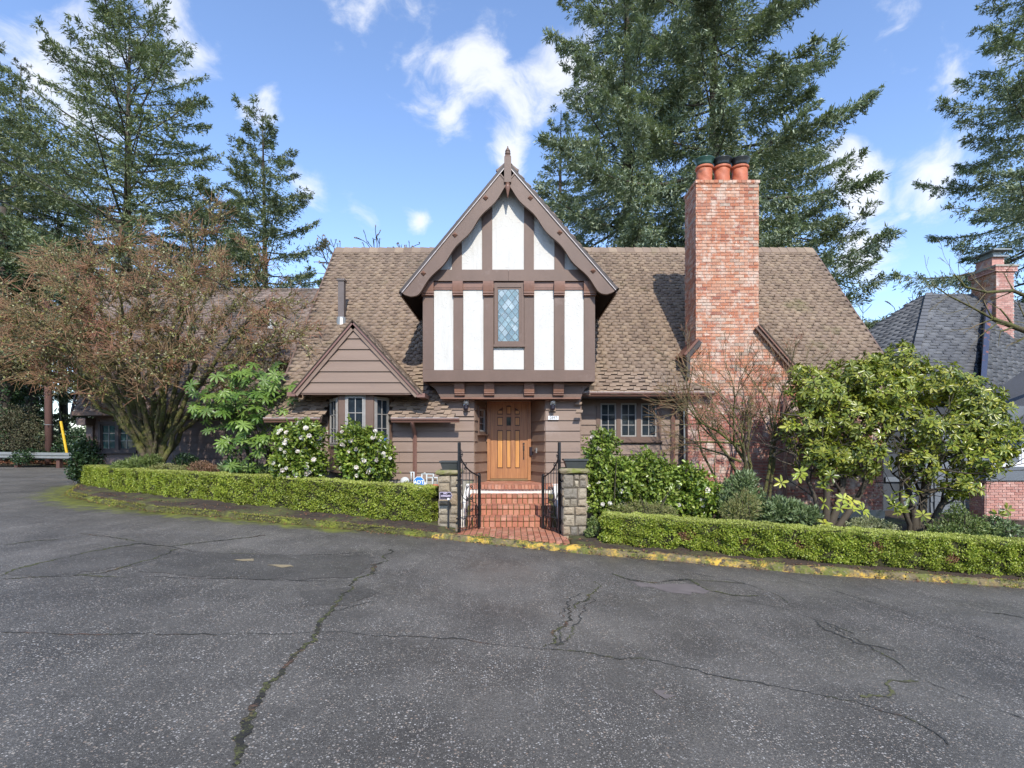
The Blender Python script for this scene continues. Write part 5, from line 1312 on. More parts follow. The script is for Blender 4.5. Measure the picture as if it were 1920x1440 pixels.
def gate(label, hx, hy, fx_, fy_, z0, flip):
    T_ = thing('iron_gate', label, 'gate', (hx, hy, z0), 'wrought iron gate leaves at the entrance')
    ln = Line((hx, hy), (fx_, fy_)); Lg = ln.len
    def P3(u, z, w_=0): return ln.p(u, w_, z)
    k = MB(); ln.box(k, -.02, .02, -.02, .02, z0, 1.58); k.build('hinge_post', M['iron'], T_)
    k = MB(); ln.box(k, Lg - .02, Lg + .02, -.02, .02, z0 + .02, z0 + .97); k.build('latch_post', M['iron'], T_)
    def rod(pts, r_=.007, name='scroll', s_=6): k = MB(); k.tube([P3(*q) for q in pts], r_, s_); return k.build(name, M['iron'], T_, smooth=True)
    def topz(u):
        t = u / Lg; return z0 + .97 + (.40) * (1 - t) ** 1.5 * (1 - .25 * math.sin(math.pi * t))
    top = [(0.02, z0 + 1.47)] + [(u, topz(u)) for u in np.linspace(.05, Lg - .02, 14)]
    rod(top, .013, 'top_rail', 6)
    sp = [(Lg - .01 + .035 * math.cos(a) * (1 - a / 9), z0 + .985 + .035 * math.sin(a) * (1 - a / 9)) for a in np.linspace(-1.2, 6.0, 16)]; rod(sp, .012)
    for z in (z0 + .03, z0 + .26): rod([(0, z), (Lg, z)], .008, 'rail')
    nb_ = 5
    for i in range(1, nb_ + 1):
        u = Lg * i / (nb_ + 1); rod([(u, z0 + .03), (u, topz(u) - .01)], .0075 if i % 2 else .006, 'baluster')
    def spiral(cu_, cz, r0, a0, turns, dirn):
        return [(cu_ + r0 * (1 - t * .75) * math.cos(a0 + dirn * t * turns * 6.283), cz + r0 * (1 - t * .75) * math.sin(a0 + dirn * t * turns * 6.283)) for t in np.linspace(0, 1, 18)]
    rod(spiral(.06, z0 + 1.36, .035, 1.0, 1.2, -1)); rod(spiral(.05, z0 + 1.26, .03, 3.1, 1.1, 1)); rod(spiral(.16, topz(.16) + .035, .035, -1.5, 1.2, 1)); rod(spiral(.15, topz(.15) - .05, .03, 1.5, 1.2, -1))
    rod([(.015, z0 + 1.52), (.03, z0 + 1.46), (.075, z0 + 1.42), (.03, z0 + 1.40), (.015, z0 + 1.36)], .007)
    for cz in (z0 + .68, z0 + .46):      # paired C scrolls in the middle
        for sg in (-1, 1):
            c_ = Lg / 2
            pts = [(c_ + sg * (.025 + .075 * math.sin(t)), cz + .10 * math.cos(t) ) for t in np.linspace(.1, 3.0, 12)]
            rod(pts, .007); rod(spiral(c_ + sg * .055, cz + .10, .03, 3.14 if sg > 0 else 0, 1.1, -sg)); rod(spiral(c_ + sg * .055, cz - .10, .03, 3.14 if sg > 0 else 0, 1.1, sg))
    rod([(.02, z0 + .80), (.08, z0 + .62), (.18, z0 + .55), (Lg - .10, z0 + .48), (Lg - .02, z0 + .34)], .007)
    for c_ in (Lg * .27, Lg * .73):
        for sg in (-1, 1): rod([(c_, z0 + .24)] + [(c_ + sg * (.02 + .05 * math.sin(t)), z0 + .145 + .08 * math.cos(t)) for t in np.linspace(.5, 2.9, 9)], .006)
    if flip is not None:
        for z in (z0 + .25, z0 + .92): k = MB(); ln.box(k, -.07, -.02, -.012, .012, z - .012, z + .012); k.build('hinge', M['iron'], T_)
gate('black wrought iron gate leaf left of the brick steps, standing open by the pillar', -.925, 9.35, -.60, 9.80, .0, 1)
gate('black wrought iron gate leaf right of the brick steps, its tall post at the pillar', .825, 9.30, .57, 9.82, -.02, 1)

# signs
sg_ = thing('solicitor_sign', 'small black hexagonal NO SOLICITING sign on a stake beside the left gate pillar', 'sign', (PX(841, 9.2), 9.2, 0))
x0, x1 = PX(824.5, 9.2), PX(848, 9.2); z0, z1 = PZ(936, 9.2), PZ(922.5, 9.2); zm = (z0 + z1) / 2; c_ = .028
def hexpl(g): return [(x0 + g, z0 + g), (x1 - c_ + g * .0, z0 + g), (x1 - g, zm), (x1 - c_, z1 - g), (x0 + g, z1 - g)]
k = MB(); k.prism(hexpl(0), 9.19, 9.198); k.build('border', M['lilac'], sg_)
k = MB(); k.prism(hexpl(.007), 9.186, 9.19); k.build('plate', M['black_sign'], sg_)
k = MB(); k.box(x0 + .02, x1 - .03, 9.183, 9.186, zm - .020, zm + .010); k.build('print_band', M['lilac'], sg_)
text('NO', M['lilac'], .042, Matrix.Translation(((x0 + x1) / 2 - .01, 9.184, z1 - .026)) @ FR, sg_, bold=.001)
text('SOLICITING', M['black_sign'], .031, Matrix.Translation(((x0 + x1) / 2 - .006, 9.181, zm - .006)) @ FR, sg_)
k = MB(); k.box(PX(839.5, 9.2), PX(842.3, 9.2), 9.2, 9.215, -.1, z0 + .02); k.build('stake', M['iron'], sg_)
k = MB(); k.box(PX(839.0, 9.2), PX(842.8, 9.2), 9.183, 9.2, z0 - .012, z0 + .02); k.build('clip', M['white_sign'], sg_)
sx, sy, sz = PX(785.5, 10.3), 10.3, PZ(904, 10.3)
al = thing('security_sign', 'blue octagonal alarm company yard sign reading ADT behind the left hedge', 'sign', (sx, sy, .3))
def octo(r_): return [(sx + r_ * math.cos(R(22.5 + 45 * i)), sz + r_ * math.sin(R(22.5 + 45 * i))) for i in range(8)]
k = MB(); k.prism(octo(.115), sy, sy + .008); k.build('rim', M['white_sign'], al)
k = MB(); k.prism(octo(.104), sy - .003, sy); k.build('plate', M['blue_sign'], al)
text('ADT', M['white_sign'], .10, Matrix.Translation((sx, sy - .006, sz - .005)) @ FR, al, bold=.003)
k = MB(); k.box(sx - .012, sx + .012, sy + .009, sy + .025, .1, sz + .05); k.build('stake', M['galv'], al)

# gas meter pipework
gm = thing('gas_meter', 'white gas meter pipes and regulator against the siding behind the left hedge', 'gas meter', (PX(795, 11.4), 11.4, .5))
def gp(pts, r_=.016, name='pipe', m='whitepipe'): k = MB(); k.tube([px(x, y, 11.45) for x, y in pts], r_, 8); return k.build(name, M[m], gm, smooth=True)
gp([(771, 885), (771, 902)]); gp([(776, 885), (776, 903), (793, 903)]); gp([(768, 885.5), (777, 885.5)], .012); gp([(790, 889), (812, 889), (812, 912)]); gp([(800, 889), (800, 918)]); gp([(791, 889), (791, 902)]); gp([(800, 895.5), (820, 895.5), (820, 912)]); gp([(811, 896), (811, 920)])
gp([(812.5, 893), (814, 893)], .045, 'valve'); gp([(796, 888), (796, 886)], .02, 'valve')
k = MB(); q = px(759, 903, 11.42); k.tube([(q[0], q[1] - .05, q[2]), (q[0], q[1] - .02, q[2]), (q[0], q[1] + .04, q[2])], [.06, .10, .10], 18); k.build('regulator', M['whitepipe'], gm, smooth=True)
k = MB(); q = px(789, 915, 11.42); k.box(q[0] - .12, q[0] + .14, q[1] - .05, q[1] + .12, q[2] - .15, q[2] + .12); k.build('meter_body', M['whitepipe'], gm, bevel=.03)
pt = thing('terracotta_pot', 'small terracotta pot behind the hedge next to the left pillar', 'flower pot', (PX(817, 11), 11, .5))
k = MB(); q = px(817, 921, 11.0); k.lathe(q[0], q[1], [(.05, q[2] - .08), (.075, q[2] + .1), (.088, q[2] + .1), (.09, q[2] + .14), (.07, q[2] + .14), (.06, q[2] + .06)], 16); k.build('pot', M['terracotta'], pt, smooth=True)

# ================================================================ NEIGHBOUR'S HOUSE
NB = thing('neighbour_house', 'grey shingled house with pink brick walls partly hidden beyond the rhododendrons', 'house', (14, 19, -.3))
EZn, RZn = 3.1, 7.5
def nroof(name, a, b_, c, d_, e=.17, w_=.33):
    """a,b eave left/right; c,d ridge right/left"""
    a, b_, c, d_ = map(lambda q: np.array(q, float), (a, b_, c, d_))
    k = MB(); nv = np.cross(b_ - a, d_ - a); nv /= np.linalg.norm(nv); o_ = nv * .03
    k.hexa([tuple(q - o_ * 3) for q in (a, b_, c, d_)] + [tuple(q - o_ * .3) for q in (a, b_, c, d_)])
    rf = k.build(name, M['n_siding_dark'], NB)
    Uu = (b_ - a) / np.linalg.norm(b_ - a); Vv = np.cross(nv, Uu)
    def uv(q): return np.array([np.dot(q - a, Uu), np.dot(q - a, Vv)])
    A2, B2, C2, D2 = uv(a), uv(b_), uv(c), uv(d_)
    def inside(u, v):
        if not 0 < v < max(C2[1], D2[1]): return False
        t = v / D2[1]; t2 = v / C2[1]
        return A2[0] + (D2[0] - A2[0]) * t < u < B2[0] + (C2[0] - B2[0]) * t2
    us = [A2[0], B2[0], C2[0], D2[0]]
    shingles('roof_shingle_field', rf, a, Uu, Vv, inside, (min(us), max(us)), (0, max(C2[1], D2[1])), e, w_, M['slate'], lift=.018)
    return rf
pA, pB, pC, pD = (9.2, 20.2, EZn), (12.2, 16.6, EZn), (14.25, 16.6, EZn), (20.5, 19.4, EZn)
r1, r2 = (16.35, 21, RZn), (18.6, 21, RZn); r3 = (18.6 + 6.25 * 1.15, 21 + 2.8 * 1.15, RZn)
nroof('left_roof_slope', pA, pB, r1, (16.2, 21.2, RZn)); nroof('front_roof_slope', pB, pC, r2, r1); nroof('right_roof_slope', pC, pD, r3, r2)
k = MB()
for a, b_ in ((pB, r1),):
    for i in range(26):
        t = i / 26; q = Vector(a).lerp(Vector(b_), t); q2 = Vector(a).lerp(Vector(b_), t + .045)
        k.hexa([(q.x - .13, q.y - .05, q.z + .0), (q.x + .13, q.y - .1, q.z), (q2.x + .13, q2.y - .1, q2.z), (q2.x - .13, q2.y - .05, q2.z), (q.x - .12, q.y - .1, q.z + .06), (q.x + .12, q.y - .14, q.z + .05), (q2.x + .12, q2.y - .12, q2.z + .03), (q2.x - .12, q2.y - .08, q2.z + .04)], random.random())
k.build('hip_caps', M['slate'], NB)['kind'] = 'stuff'
k = MB(); q = Vector(pC); e_ = Vector(r2); a = q.lerp(e_, .05); b_ = q.lerp(e_, .86)
k.hexa([(a.x - .05, a.y - .35, a.z - .8), (a.x + .12, a.y - .35, a.z - .8), (b_.x + .10, b_.y - .2, b_.z), (b_.x - .10, b_.y - .2, b_.z), (a.x - .05, a.y - .4, a.z + .1), (a.x + .12, a.y - .4, a.z + .1), (b_.x + .10, b_.y - .3, b_.z + .12), (b_.x - .10, b_.y - .3, b_.z + .12)]); k.build('valley_gutter', M['n_pipe'], NB)
k = MB(); k.flat([(9.6, 20.2), (12.3, 16.9), (14.3, 16.9), (20.3, 19.7), (26, 24), (16, 26), (9.6, 24)], -1.2, EZn + .02); k.build('wall', M['n_siding_dark'], NB)
# siding and trims seen between the trunks
nl = Line((9.9, 14.6), (12.45, 14.6))
k = MB(); k.box(9.9, 12.45, 14.62, 17.5, -1.2, 2.2); k.box(9.8, 12.6, 14.4, 17.5, 2.2, 2.35); k.build('porch', M['n_siding_dark'], NB)
for i in range(10): nl.board(1.55, 2.5, -.9 + i * .3, -.6 + i * .3, NB, M['n_siding'])
for u in (.75, 1.0, 1.35, 1.62, 2.42): k = MB(); nl.box(k, u, u + .09, .03, .07, -1.0, 2.2); k.build('trim_post', M['n_siding'], NB)
k = MB(); nl.box(k, .3, 1.5, .0, .05, .55, .68); k.build('trim_rail', M['n_siding'], NB)
k = MB(); k.box(12.45, 17, 14.02, 14.5, -1.5, .62); bwl = k.build('brick_wall', M['mortar_low'], NB)
bricks_mesh('neighbour_brickwork', bwl, brick_rows(12.45, 15.0, -1.1, .60, lambda z: (12.45, 15.0)), M['brick_pink'], lambda k, q, r_: k.box(q[0], q[1], 14.0 + random.uniform(-.003, .003), 14.04, q[2], q[3], r_))
bricks_mesh('return_brickwork', bwl, brick_rows(14.02, 14.5, -1.1, .60, lambda z: (14.02, 14.5)), M['brick_pink'], lambda k, q, r_: k.box(12.43, 12.47, q[0], q[1], q[2], q[3], r_))
k = MB(); k.box(12.4, 17, 13.95, 14.15, .62, .98); k.build('sill_band', M['n_siding'], NB)
k = MB(); k.box(12.5, 17, 14.3, 14.6, .98, 2.6); k.build('bay_wall', M['n_siding'], NB)
nw = Line((12.85, 14.3), (15, 14.3)); window(nw, 0, 1.6, 1.0, 1.75, 2, 1, 1, frame='white_sign', sash='white_sign', parent=NB, glass='glass')
k = MB(); k.prism([(13.35, 1.95), (15.5, 1.95), (15.5, 3.2), (14.3, 2.45)], 13.7, 13.8); k.build('gable_fascia', M['white_sign'], NB)
k = MB(); k.hexa([(13.2, 13.6, 1.90), (16, 13.6, 3.9), (16, 16.5, 3.9), (13.2, 16.5, 1.9), (13.2, 13.6, 2.0), (16, 13.6, 4.0), (16, 16.5, 4.0), (13.2, 16.5, 2.0)]); k.build('entry_roof', M['slate'], NB)
# neighbour's chimney
cy0 = 20.0; a, b_ = PX(1868, cy0), PX(1902, cy0); zt = PZ(500, cy0)
k = MB(); k.box(a + .01, b_ - .01, cy0 + .01, cy0 + 1.1, 3, zt); nch = k.build('chimney', M['mortar'], NB)
bricks_mesh('chimney_brickwork', nch, brick_rows(a, b_, 5.5, zt - .2, lambda z: (a, b_)), M['brick_pink'], lambda k, q, r_: k.box(q[0], q[1], cy0 + random.uniform(-.003, .003), cy0 + .04, q[2], q[3], r_))
bricks_mesh('chimney_side_brickwork', nch, brick_rows(cy0, cy0 + 1.1, 5.5, zt - .2, lambda z: (cy0, cy0 + 1.1)), M['brick'], lambda k, q, r_: k.box(a - .004, a + .04, q[0], q[1], q[2], q[3], r_))
bricks_mesh('corbel_course', nch, brick_rows(a - .08, b_ + .08, zt - .19, zt, lambda z: (a - .08, b_ + .08)), M['brick_pink'], lambda k, q, r_: k.box(q[0], q[1], cy0 - .06, cy0 + 1.16, q[2], q[3], r_))
k = MB(); k.box(a - .1, b_ + .1, cy0 - .09, cy0 + 1.2, zt, zt + .06); k.build('coping', M['concrete'], nch)
k = MB(); k.box(a + .02, b_ - .2, cy0 + .2, cy0 + .9, zt + .06, zt + .42); k.build('flue', M['brick_pink'], nch)
k = MB(); k.box(a - .02, b_ - .1, cy0 + .1, cy0 + 1.0, zt + .42, zt + .47); k.box(a + .1, b_ - .26, cy0 + .25, cy0 + .85, zt + .47, zt + .66); k.box(a - .05, b_ - .05, cy0 + .05, cy0 + 1.05, zt + .66, zt + .71); k.build('cowl', M['galv'], nch)

# ================================================================ ROADSIDE THINGS AT THE BEND
gr_ = thing('guardrail', 'weathered steel guardrail along the far side of the bend', 'guardrail', (-22, 24.8, .5))
def gz(x): return float(roadz(x))
k = MB(); xs = np.linspace(-32, -19.4, 26); prof = [(-.02, .50), (-.07, .54), (-.07, .60), (-.02, .64), (-.07, .68), (-.07, .76), (-.02, .80)]
n_ = len(prof)
for xi, x in enumerate(xs):
    for w_, z in prof: k.v.append((x, 24.9 + w_ + .03 * math.sin(x), gz(x) + z - .08)); k.r.append(0)
for i in range(len(xs) - 1):
    for j in range(n_ - 1): k.f.append((i * n_ + j, (i + 1) * n_ + j, (i + 1) * n_ + j + 1, i * n_ + j + 1))
ob = k.build('rail_beam', M['galv'], gr_)
ob.modifiers.new('solid', 'SOLIDIFY').thickness = .01
for x in np.arange(-31, -19, 1.95): block('post', M['utility'], gr_, x - .08, x + .08, 24.95, 25.13, gz(x) - .2, gz(x) + .70)
up = thing('utility_pole', 'brown wooden utility pole standing behind the guardrail', 'utility pole', (PX(90, 26), 26, .5))
X = PX(91, 26); k = MB(); k.tube([(X + .05, 26, 0), (X, 26, 4), (X - .12, 26, 8.8)], [.17, .155, .13], 14); k.build('pole', M['utility'], up, smooth=True)
k = MB(); k.tube([(X + .01, 26, PZ(797, 26)), (X + .01, 26, PZ(796, 26))], .175, 14); k.build('metal_band', M['galv'], up)
k = MB(); k.box(X - 1.1, X + .9, 25.88, 26.0, 8.2, 8.32); k.build('cross_arm', M['utility'], up)
for dx in (-1.0, -.5, .5): k = MB(); k.lathe(X + dx, 25.94, [(.03, 8.32), (.05, 8.37), (.03, 8.41), (.05, 8.45), (.01, 8.48)], 8); k.build('insulator', M['whitepipe'], up)
gy_ = thing('guy_wire_marker', 'leaning bright yellow guy wire cover behind the guardrail', 'guy marker', (PX(127, 25.4), 25.4, .4))
a, b_ = px(127, 858, 25.4), px(114, 790, 25.4)
k = MB(); k.tube([a, b_], .055, 8); k.build('cover', M['yellow'], gy_)
k = MB(); k.tube([b_, (X, 26, 8.0)], .008, 4); k.build('wire', M['wire'], gy_)
# overhead service wires to the house
for i, (p0, p1, sag) in enumerate([((X - .4, 26, 8.2), None, .3)]): pass
for lab, a, b_, sag in [('thin black service wire sloping from upper left down to the house roof, upper one', px(-60, 262, 13.5), (PX(560, 13.4), 13.4, PZ(608, 13.4)), .12),
                   ('thin black service wire behind the maple twigs, lower of the two', px(-60, 345, 15), (PX(400, 14.6), 14.6, PZ(545, 14.6)), .15)]:
    k = MB(); pts = [Vector(a).lerp(Vector(b_), t / 14) - Vector((0, 0, sag * 4 * (t / 14) * (1 - t / 14))) for t in range(15)]
    k.tube(pts, .011, 5); tag(k.build('service_wire', M['wire']), lab, 'wire', 'service wires')

# ================================================================ HEDGES
def hedge(label, xs, ys, zb, zt, wd, n, lm, holes=()):
    """clipped hedge along a line of front-base points"""
    P_ = np.stack([xs, ys, zb, zt], 1); D_ = [P_[0]]
    for a, b_ in zip(P_[:-1], P_[1:]):
        m_ = max(1, int(np.hypot(*(b_ - a)[:2]) / .1))
        for q in range(1, m_ + 1): D_.append(a + (b_ - a) * q / m_)
    D_ = np.array(D_); ker = np.ones(11) / 11
    for c in range(4): D_[:, c] = np.convolve(np.pad(D_[:, c], 5, 'edge'), ker, 'valid')
    T_ = nrm(np.gradient(D_[:, :2], axis=0)); B_ = np.stack([-T_[:, 1], T_[:, 0]], 1)
    Hd = thing('box_hedge', label, 'hedge', (float(D_[len(D_) // 2, 0]), float(D_[len(D_) // 2, 1]), float(D_[len(D_) // 2, 2])), 'clipped box hedges along the kerb')
    m_ = len(D_)
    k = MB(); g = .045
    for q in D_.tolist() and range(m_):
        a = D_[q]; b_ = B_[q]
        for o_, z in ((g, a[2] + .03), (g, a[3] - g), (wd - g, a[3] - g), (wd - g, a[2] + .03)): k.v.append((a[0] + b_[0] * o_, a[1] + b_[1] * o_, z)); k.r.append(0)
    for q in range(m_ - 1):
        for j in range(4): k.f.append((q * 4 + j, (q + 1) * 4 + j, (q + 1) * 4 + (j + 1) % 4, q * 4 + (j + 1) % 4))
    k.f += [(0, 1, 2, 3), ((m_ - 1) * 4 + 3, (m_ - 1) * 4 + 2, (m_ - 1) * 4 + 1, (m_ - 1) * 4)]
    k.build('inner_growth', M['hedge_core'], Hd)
    # leaves over front, top, back and the ends
    s_ = rng.random(n) * (m_ - 1.001); i0 = s_.astype(int); fr = (s_ - i0)[:, None]
    Q = D_[i0] * (1 - fr) + D_[i0 + 1] * fr; Bq = B_[i0]; hh = Q[:, 3] - Q[:, 2]
    face = rng.random(n); f1, f2, f3 = .56, .86, .95
    o_ = np.where(face < f1, 0.0, np.where(face < f2, rng.random(n) * wd, wd * rng.random(n) * 0 + wd))
    z = np.where(face < f1, Q[:, 2] + rng.random(n) ** .9 * hh, np.where(face < f2, Q[:, 3], Q[:, 2] + rng.random(n) * hh))
    endm = face > f3
    o_ = np.where(endm, rng.random(n) * wd, o_)
    Q = np.where(endm[:, None], np.where((rng.random(n) < .5)[:, None], D_[0], D_[-1]) , Q); Bq = np.where(endm[:, None], np.where((Q[:, :1] == D_[0, 0]), B_[0], B_[-1]), Bq)
    z = np.where(endm, Q[:, 2] + rng.random(n) * (Q[:, 3] - Q[:, 2]), z)
    ax = Q[:, 0]
    lump = .038 * np.sin(ax * 9.3 + z * 11) * np.sin(z * 14 - ax * 4 + 1) + .02 * np.sin(ax * 23 + z * 5 + o_ * 9) + .016 * np.sin(z * 31 + ax * 17)
    depth = lump + rng.normal(size=n) * .013 - np.abs(rng.normal(size=n)) * .012
    nf = np.zeros((n, 3)); fm = face < f1; tm = (face >= f1) & (face < f2); bm = (face >= f2) & (face < f3)
    nf[fm, :2] = -Bq[fm]; nf[tm, 2] = 1; nf[bm, :2] = Bq[bm]
    Te = T_[np.clip(i0, 0, m_ - 1)]
    left_end = endm & (Q[:, 0] == D_[0, 0]); nf[left_end, :2] = -T_[0]; nf[endm & ~left_end, :2] = T_[-1]
    depth = np.where(tm, depth * .35, depth)
    Pp = np.stack([Q[:, 0] + Bq[:, 0] * o_, Q[:, 1] + Bq[:, 1] * o_, z], 1) + nf * depth[:, None]
    # rounded lower edge
    low = np.clip(1 - (Pp[:, 2] - Q[:, 2]) / .14, 0, 1); Pp[:, :2] += np.where(fm[:, None], Bq * (low ** 2 * .07)[:, None], 0)
    keep = np.ones(n, bool)
    for hx, hz_, hr in holes:
        d = np.hypot((Pp[:, 0] - hx) / 1.2, Pp[:, 2] - hz_); keep &= ~((d < hr) & fm & (rng.random(n) < .55))
    keep &= ~(fm & (np.sin(ax * 3.1 + z * 7) * np.sin(ax * 7.7 - z * 9 + 2) + rng.normal(size=n) * .3 > .72))
    Dd = rdir(n) * .8 + nf * .55 + np.array([0, 0, .25]); Nn = nf + rdir(n) * .75
    r_ = rng.random(n)
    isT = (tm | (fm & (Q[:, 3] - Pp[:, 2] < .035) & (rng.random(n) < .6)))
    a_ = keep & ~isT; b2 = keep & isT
    sz = rng.uniform(.022, .042, n)
    leaves('foliage', lm, Hd, Pp[a_], Dd[a_], Nn[a_], sz[a_], sz[a_] * .62, rnd=r_[a_])
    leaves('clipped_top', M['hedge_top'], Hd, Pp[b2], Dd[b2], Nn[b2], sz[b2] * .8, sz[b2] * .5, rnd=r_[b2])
    brown = [(hx, hz_, hr) for hx, hz_, hr in holes]
    if brown:
        n2 = 260 * len(brown); idx = rng.integers(0, len(brown), n2); br2 = np.array(brown)[idx]
        ang = rng.random(n2) * 6.28; rr2 = np.sqrt(rng.random(n2)) * br2[:, 2] * 1.2; X2 = br2[:, 0] + rr2 * np.cos(ang) * 1.2; Z2 = br2[:, 1] + rr2 * np.sin(ang)
        Y2 = np.interp(X2, D_[:, 0], D_[:, 1]) + .0 + rng.random(n2) * .03
        leaves('dry_patch', M['leaf_litter'], Hd, np.stack([X2, Y2, Z2], 1), rdir(n2), rdir(n2) + [0, -1, 0], .022, .012)
    return Hd
LX = np.array([-12.15, -9.9, -7.6, -5.9, -4.6, -3.0, -1.34]); LY = np.array([15.0, 12.95, 11.55, 10.85, 10.4, 9.95, 9.56])
LZ = np.array([.42, .38, .34, .27, .20, .12, .03]); LT = np.array([.99, .98, .95, .93, .90, .83, .745])
hedge('long clipped yellow-green box hedge curving from the far corner to the left gate pillar', LX, LY, LZ, LT, .48, 98000, M['hedge'])
RXh = np.array([1.32, 2.4, 4.2, 5.8, 7.35, 9.5, 12.0]); RYh = np.array([8.62, 8.42, 7.98, 7.8, 7.68, 7.55, 7.5])
RZh = np.array([-.10, -.15, -.23, -.31, -.40, -.50, -.62]); RTh = np.array([.40, .355, .275, .205, .115, .02, -.09])
hedge('low clipped box hedge with brown patches running right from the stone gate pillar', RXh, RYh, RZh, RTh, .50, 88000, M['hedge'], holes=[(2.75, .12, .09), (4.35, .03, .08), (5.35, .0, .09), (3.55, .08, .05), (6.4, -.12, .07)])

# ================================================================ TREES
sidep = .42
def grow(rs, p, d, r, L, depth, spread, out, tips, taper=.72, kids=(2, 3), up=.0, wob=.12, lenf=.78, minr=.0, flat=0.0, seg=4):
    """recursive limb: appends (p0,p1,r0,r1,depth)"""
    n = seg if depth > 1 else max(2, seg - 1); step = L / n; q = np.array(p); dd = np.array(d, float); rr = r
    for i in range(n):
        dd = dd + rs.normal(size=3) * wob; dd[2] += up; dd[2] *= (1 - flat); dd /= np.linalg.norm(dd)
        q2 = q + dd * step; r2 = max(rr * (1 - (1 - taper) / n), minr); out.append((q, q2, rr, r2, depth)); q = q2; rr = r2
        if depth > 0 and i > 0 and i < n - 1 and rs.random() < sidep:
            sd_ = dd + rs.normal(size=3) * spread * 1.1; sd_ /= np.linalg.norm(sd_)
            grow(rs, q, sd_, rr * .55, L * lenf * .75, depth - 1, spread, out, tips, taper, kids, up, wob, lenf, minr, flat, seg)
    if depth <= 0: tips.append((q, dd)); return
    for c in range(rs.integers(kids[0], kids[1] + 1)):
        sd_ = dd + rs.normal(size=3) * spread; sd_ /= np.linalg.norm(sd_)
        grow(rs, q, sd_, rr * (.86 if c == 0 else .68), L * lenf * rs.uniform(.8, 1.1), depth - 1, spread, out, tips, taper, kids, up, wob, lenf, minr, flat, seg)
def split_segs(out, thick):
    A = np.array([o_[0] for o_ in out]); B_ = np.array([o_[1] for o_ in out]); r0 = np.array([o_[2] for o_ in out]); r1 = np.array([o_[3] for o_ in out])
    return A, B_, r0, r1, r0 >= thick
def add_limbs(T_, out, thick, m1, m2, n1='limb', n2='twigs'):
    A, B_, r0, r1, tk = split_segs(out, thick)
    if tk.any(): link(n1, segs_mesh(n1, A[tk], B_[tk], r0[tk], r1[tk], 7), T_, m1)
    if (~tk).any(): link(n2, segs_mesh(n2, A[~tk], B_[~tk], r0[~tk], r1[~tk], 3), T_, m2)['kind'] = 'stuff'
# ---- the bare mossy maple
mp_ = thing('bare_maple', 'wide spreading bare Japanese maple covered in moss and lichen with reddish twigs', 'tree', (-8.95, 13.3, .5))
rs = np.random.default_rng(5); out_ = []; tips = []
base = np.array([-8.95, 13.3, .35])
out_.append((base, base + [.02, 0, .45], .30, .25, 9)); out_.append((base + [.02, 0, .45], base + [.03, 0, .85], .25, .24, 9))
b0 = base + [.03, 0, .75]
stems = [(8, 515, -1.2, .09), (20, 600, .6, .085), (-30, 560, 1.2, .08), (70, 455, .3, .085), (110, 560, -1.6, .075), (165, 430, 1.6, .085), (205, 500, -1.0, .08), (262, 415, .2, .09),
         (330, 420, 1.8, .08), (318, 520, -1.8, .075), (385, 425, -.4, .085), (450, 450, 1.0, .08), (425, 560, -1.4, .075), (520, 515, .2, .08), (552, 600, -.4, .07), (505, 655, 1.0, .065), (85, 665, -.6, .065), (60, 690, 1.4, .05), (250, 620, -2.0, .06), (395, 660, -1.6, .055)]
bx0 = base + [.03, 0, .8]
for xp, yp, dy, r_ in stems:
    e_ = np.array(px(300 + (xp - 300) * .93, yp + (850 - yp) * .12, 13.3)); e_[1] += dy; v = e_ - bx0
    w1 = bx0 + v * [.20, .25, .34] + [0, 0, .15]; w2 = bx0 + v * [.58, .62, .70] + [0, 0, .12]
    ctrl = [bx0 + [v[0] * .02, rs.uniform(-.05, .05), -.25], w1, w2, e_]
    NP = 14; pts = []
    for q in range(NP + 1):
        t = q / NP; c0, c1, c2, c3 = ctrl
        pts.append(c0 * (1 - t) ** 3 + 3 * c1 * t * (1 - t) ** 2 + 3 * c2 * t * t * (1 - t) + c3 * t ** 3 + rs.normal(size=3) * .035 * (t > .05) + [0, 0, 0])
    for q in range(NP):
        t = (q + 1) / NP; ra = r_ * (1 - q / NP * .80); rb2 = r_ * (1 - t * .80); out_.append((pts[q], pts[q + 1], ra, rb2, 6)); d = pts[q + 1] - pts[q]; d /= np.linalg.norm(d)
        if t > .42:
            for _ in range(1 if t < .62 else 2):
                sd_ = d + rs.normal(size=3) * [.62, .62, .34]; sd_[2] *= .7; sd_ /= np.linalg.norm(sd_)
                grow(rs, pts[q + 1], sd_, rb2 * .5, rs.uniform(.30, .58), 3, .38, out_, tips, taper=.6, kids=(1, 3), up=-.004, wob=.10, lenf=.66, minr=.0085, seg=4)
out_ = [s_ for s_ in out_ if s_[0][1] > 10.2 and not (s_[1][2] < 2.9 and s_[1][0] < -10.6)]
tips = [s_ for s_ in tips if s_[0][1] > 10.2 and not (s_[0][2] < 2.9 and s_[0][0] < -10.6)]
add_limbs(mp_, out_, .016, M['bark_moss'], M['twig_tan'])
A, B_, r0, r1, tk = split_segs(out_, .02)
tp = np.array([q for q, d in tips]); td = np.array([d for q, d in tips])
# spray of fine reddish twigs at every tip
n = len(tp); K_ = 2
Pt = np.repeat(tp, K_, 0) + rng.normal(size=(n * K_, 3)) * .03; Dt = nrm(np.repeat(td, K_, 0) + rng.normal(size=(n * K_, 3)) * .55)
Lt = rng.uniform(.12, .36, n * K_)[:, None]
link('fine_twigs', segs_mesh('fine_twigs', Pt, Pt + Dt * Lt, np.full(n * K_, .0072), np.full(n * K_, .0042), 3), mp_, M['twig_red'])
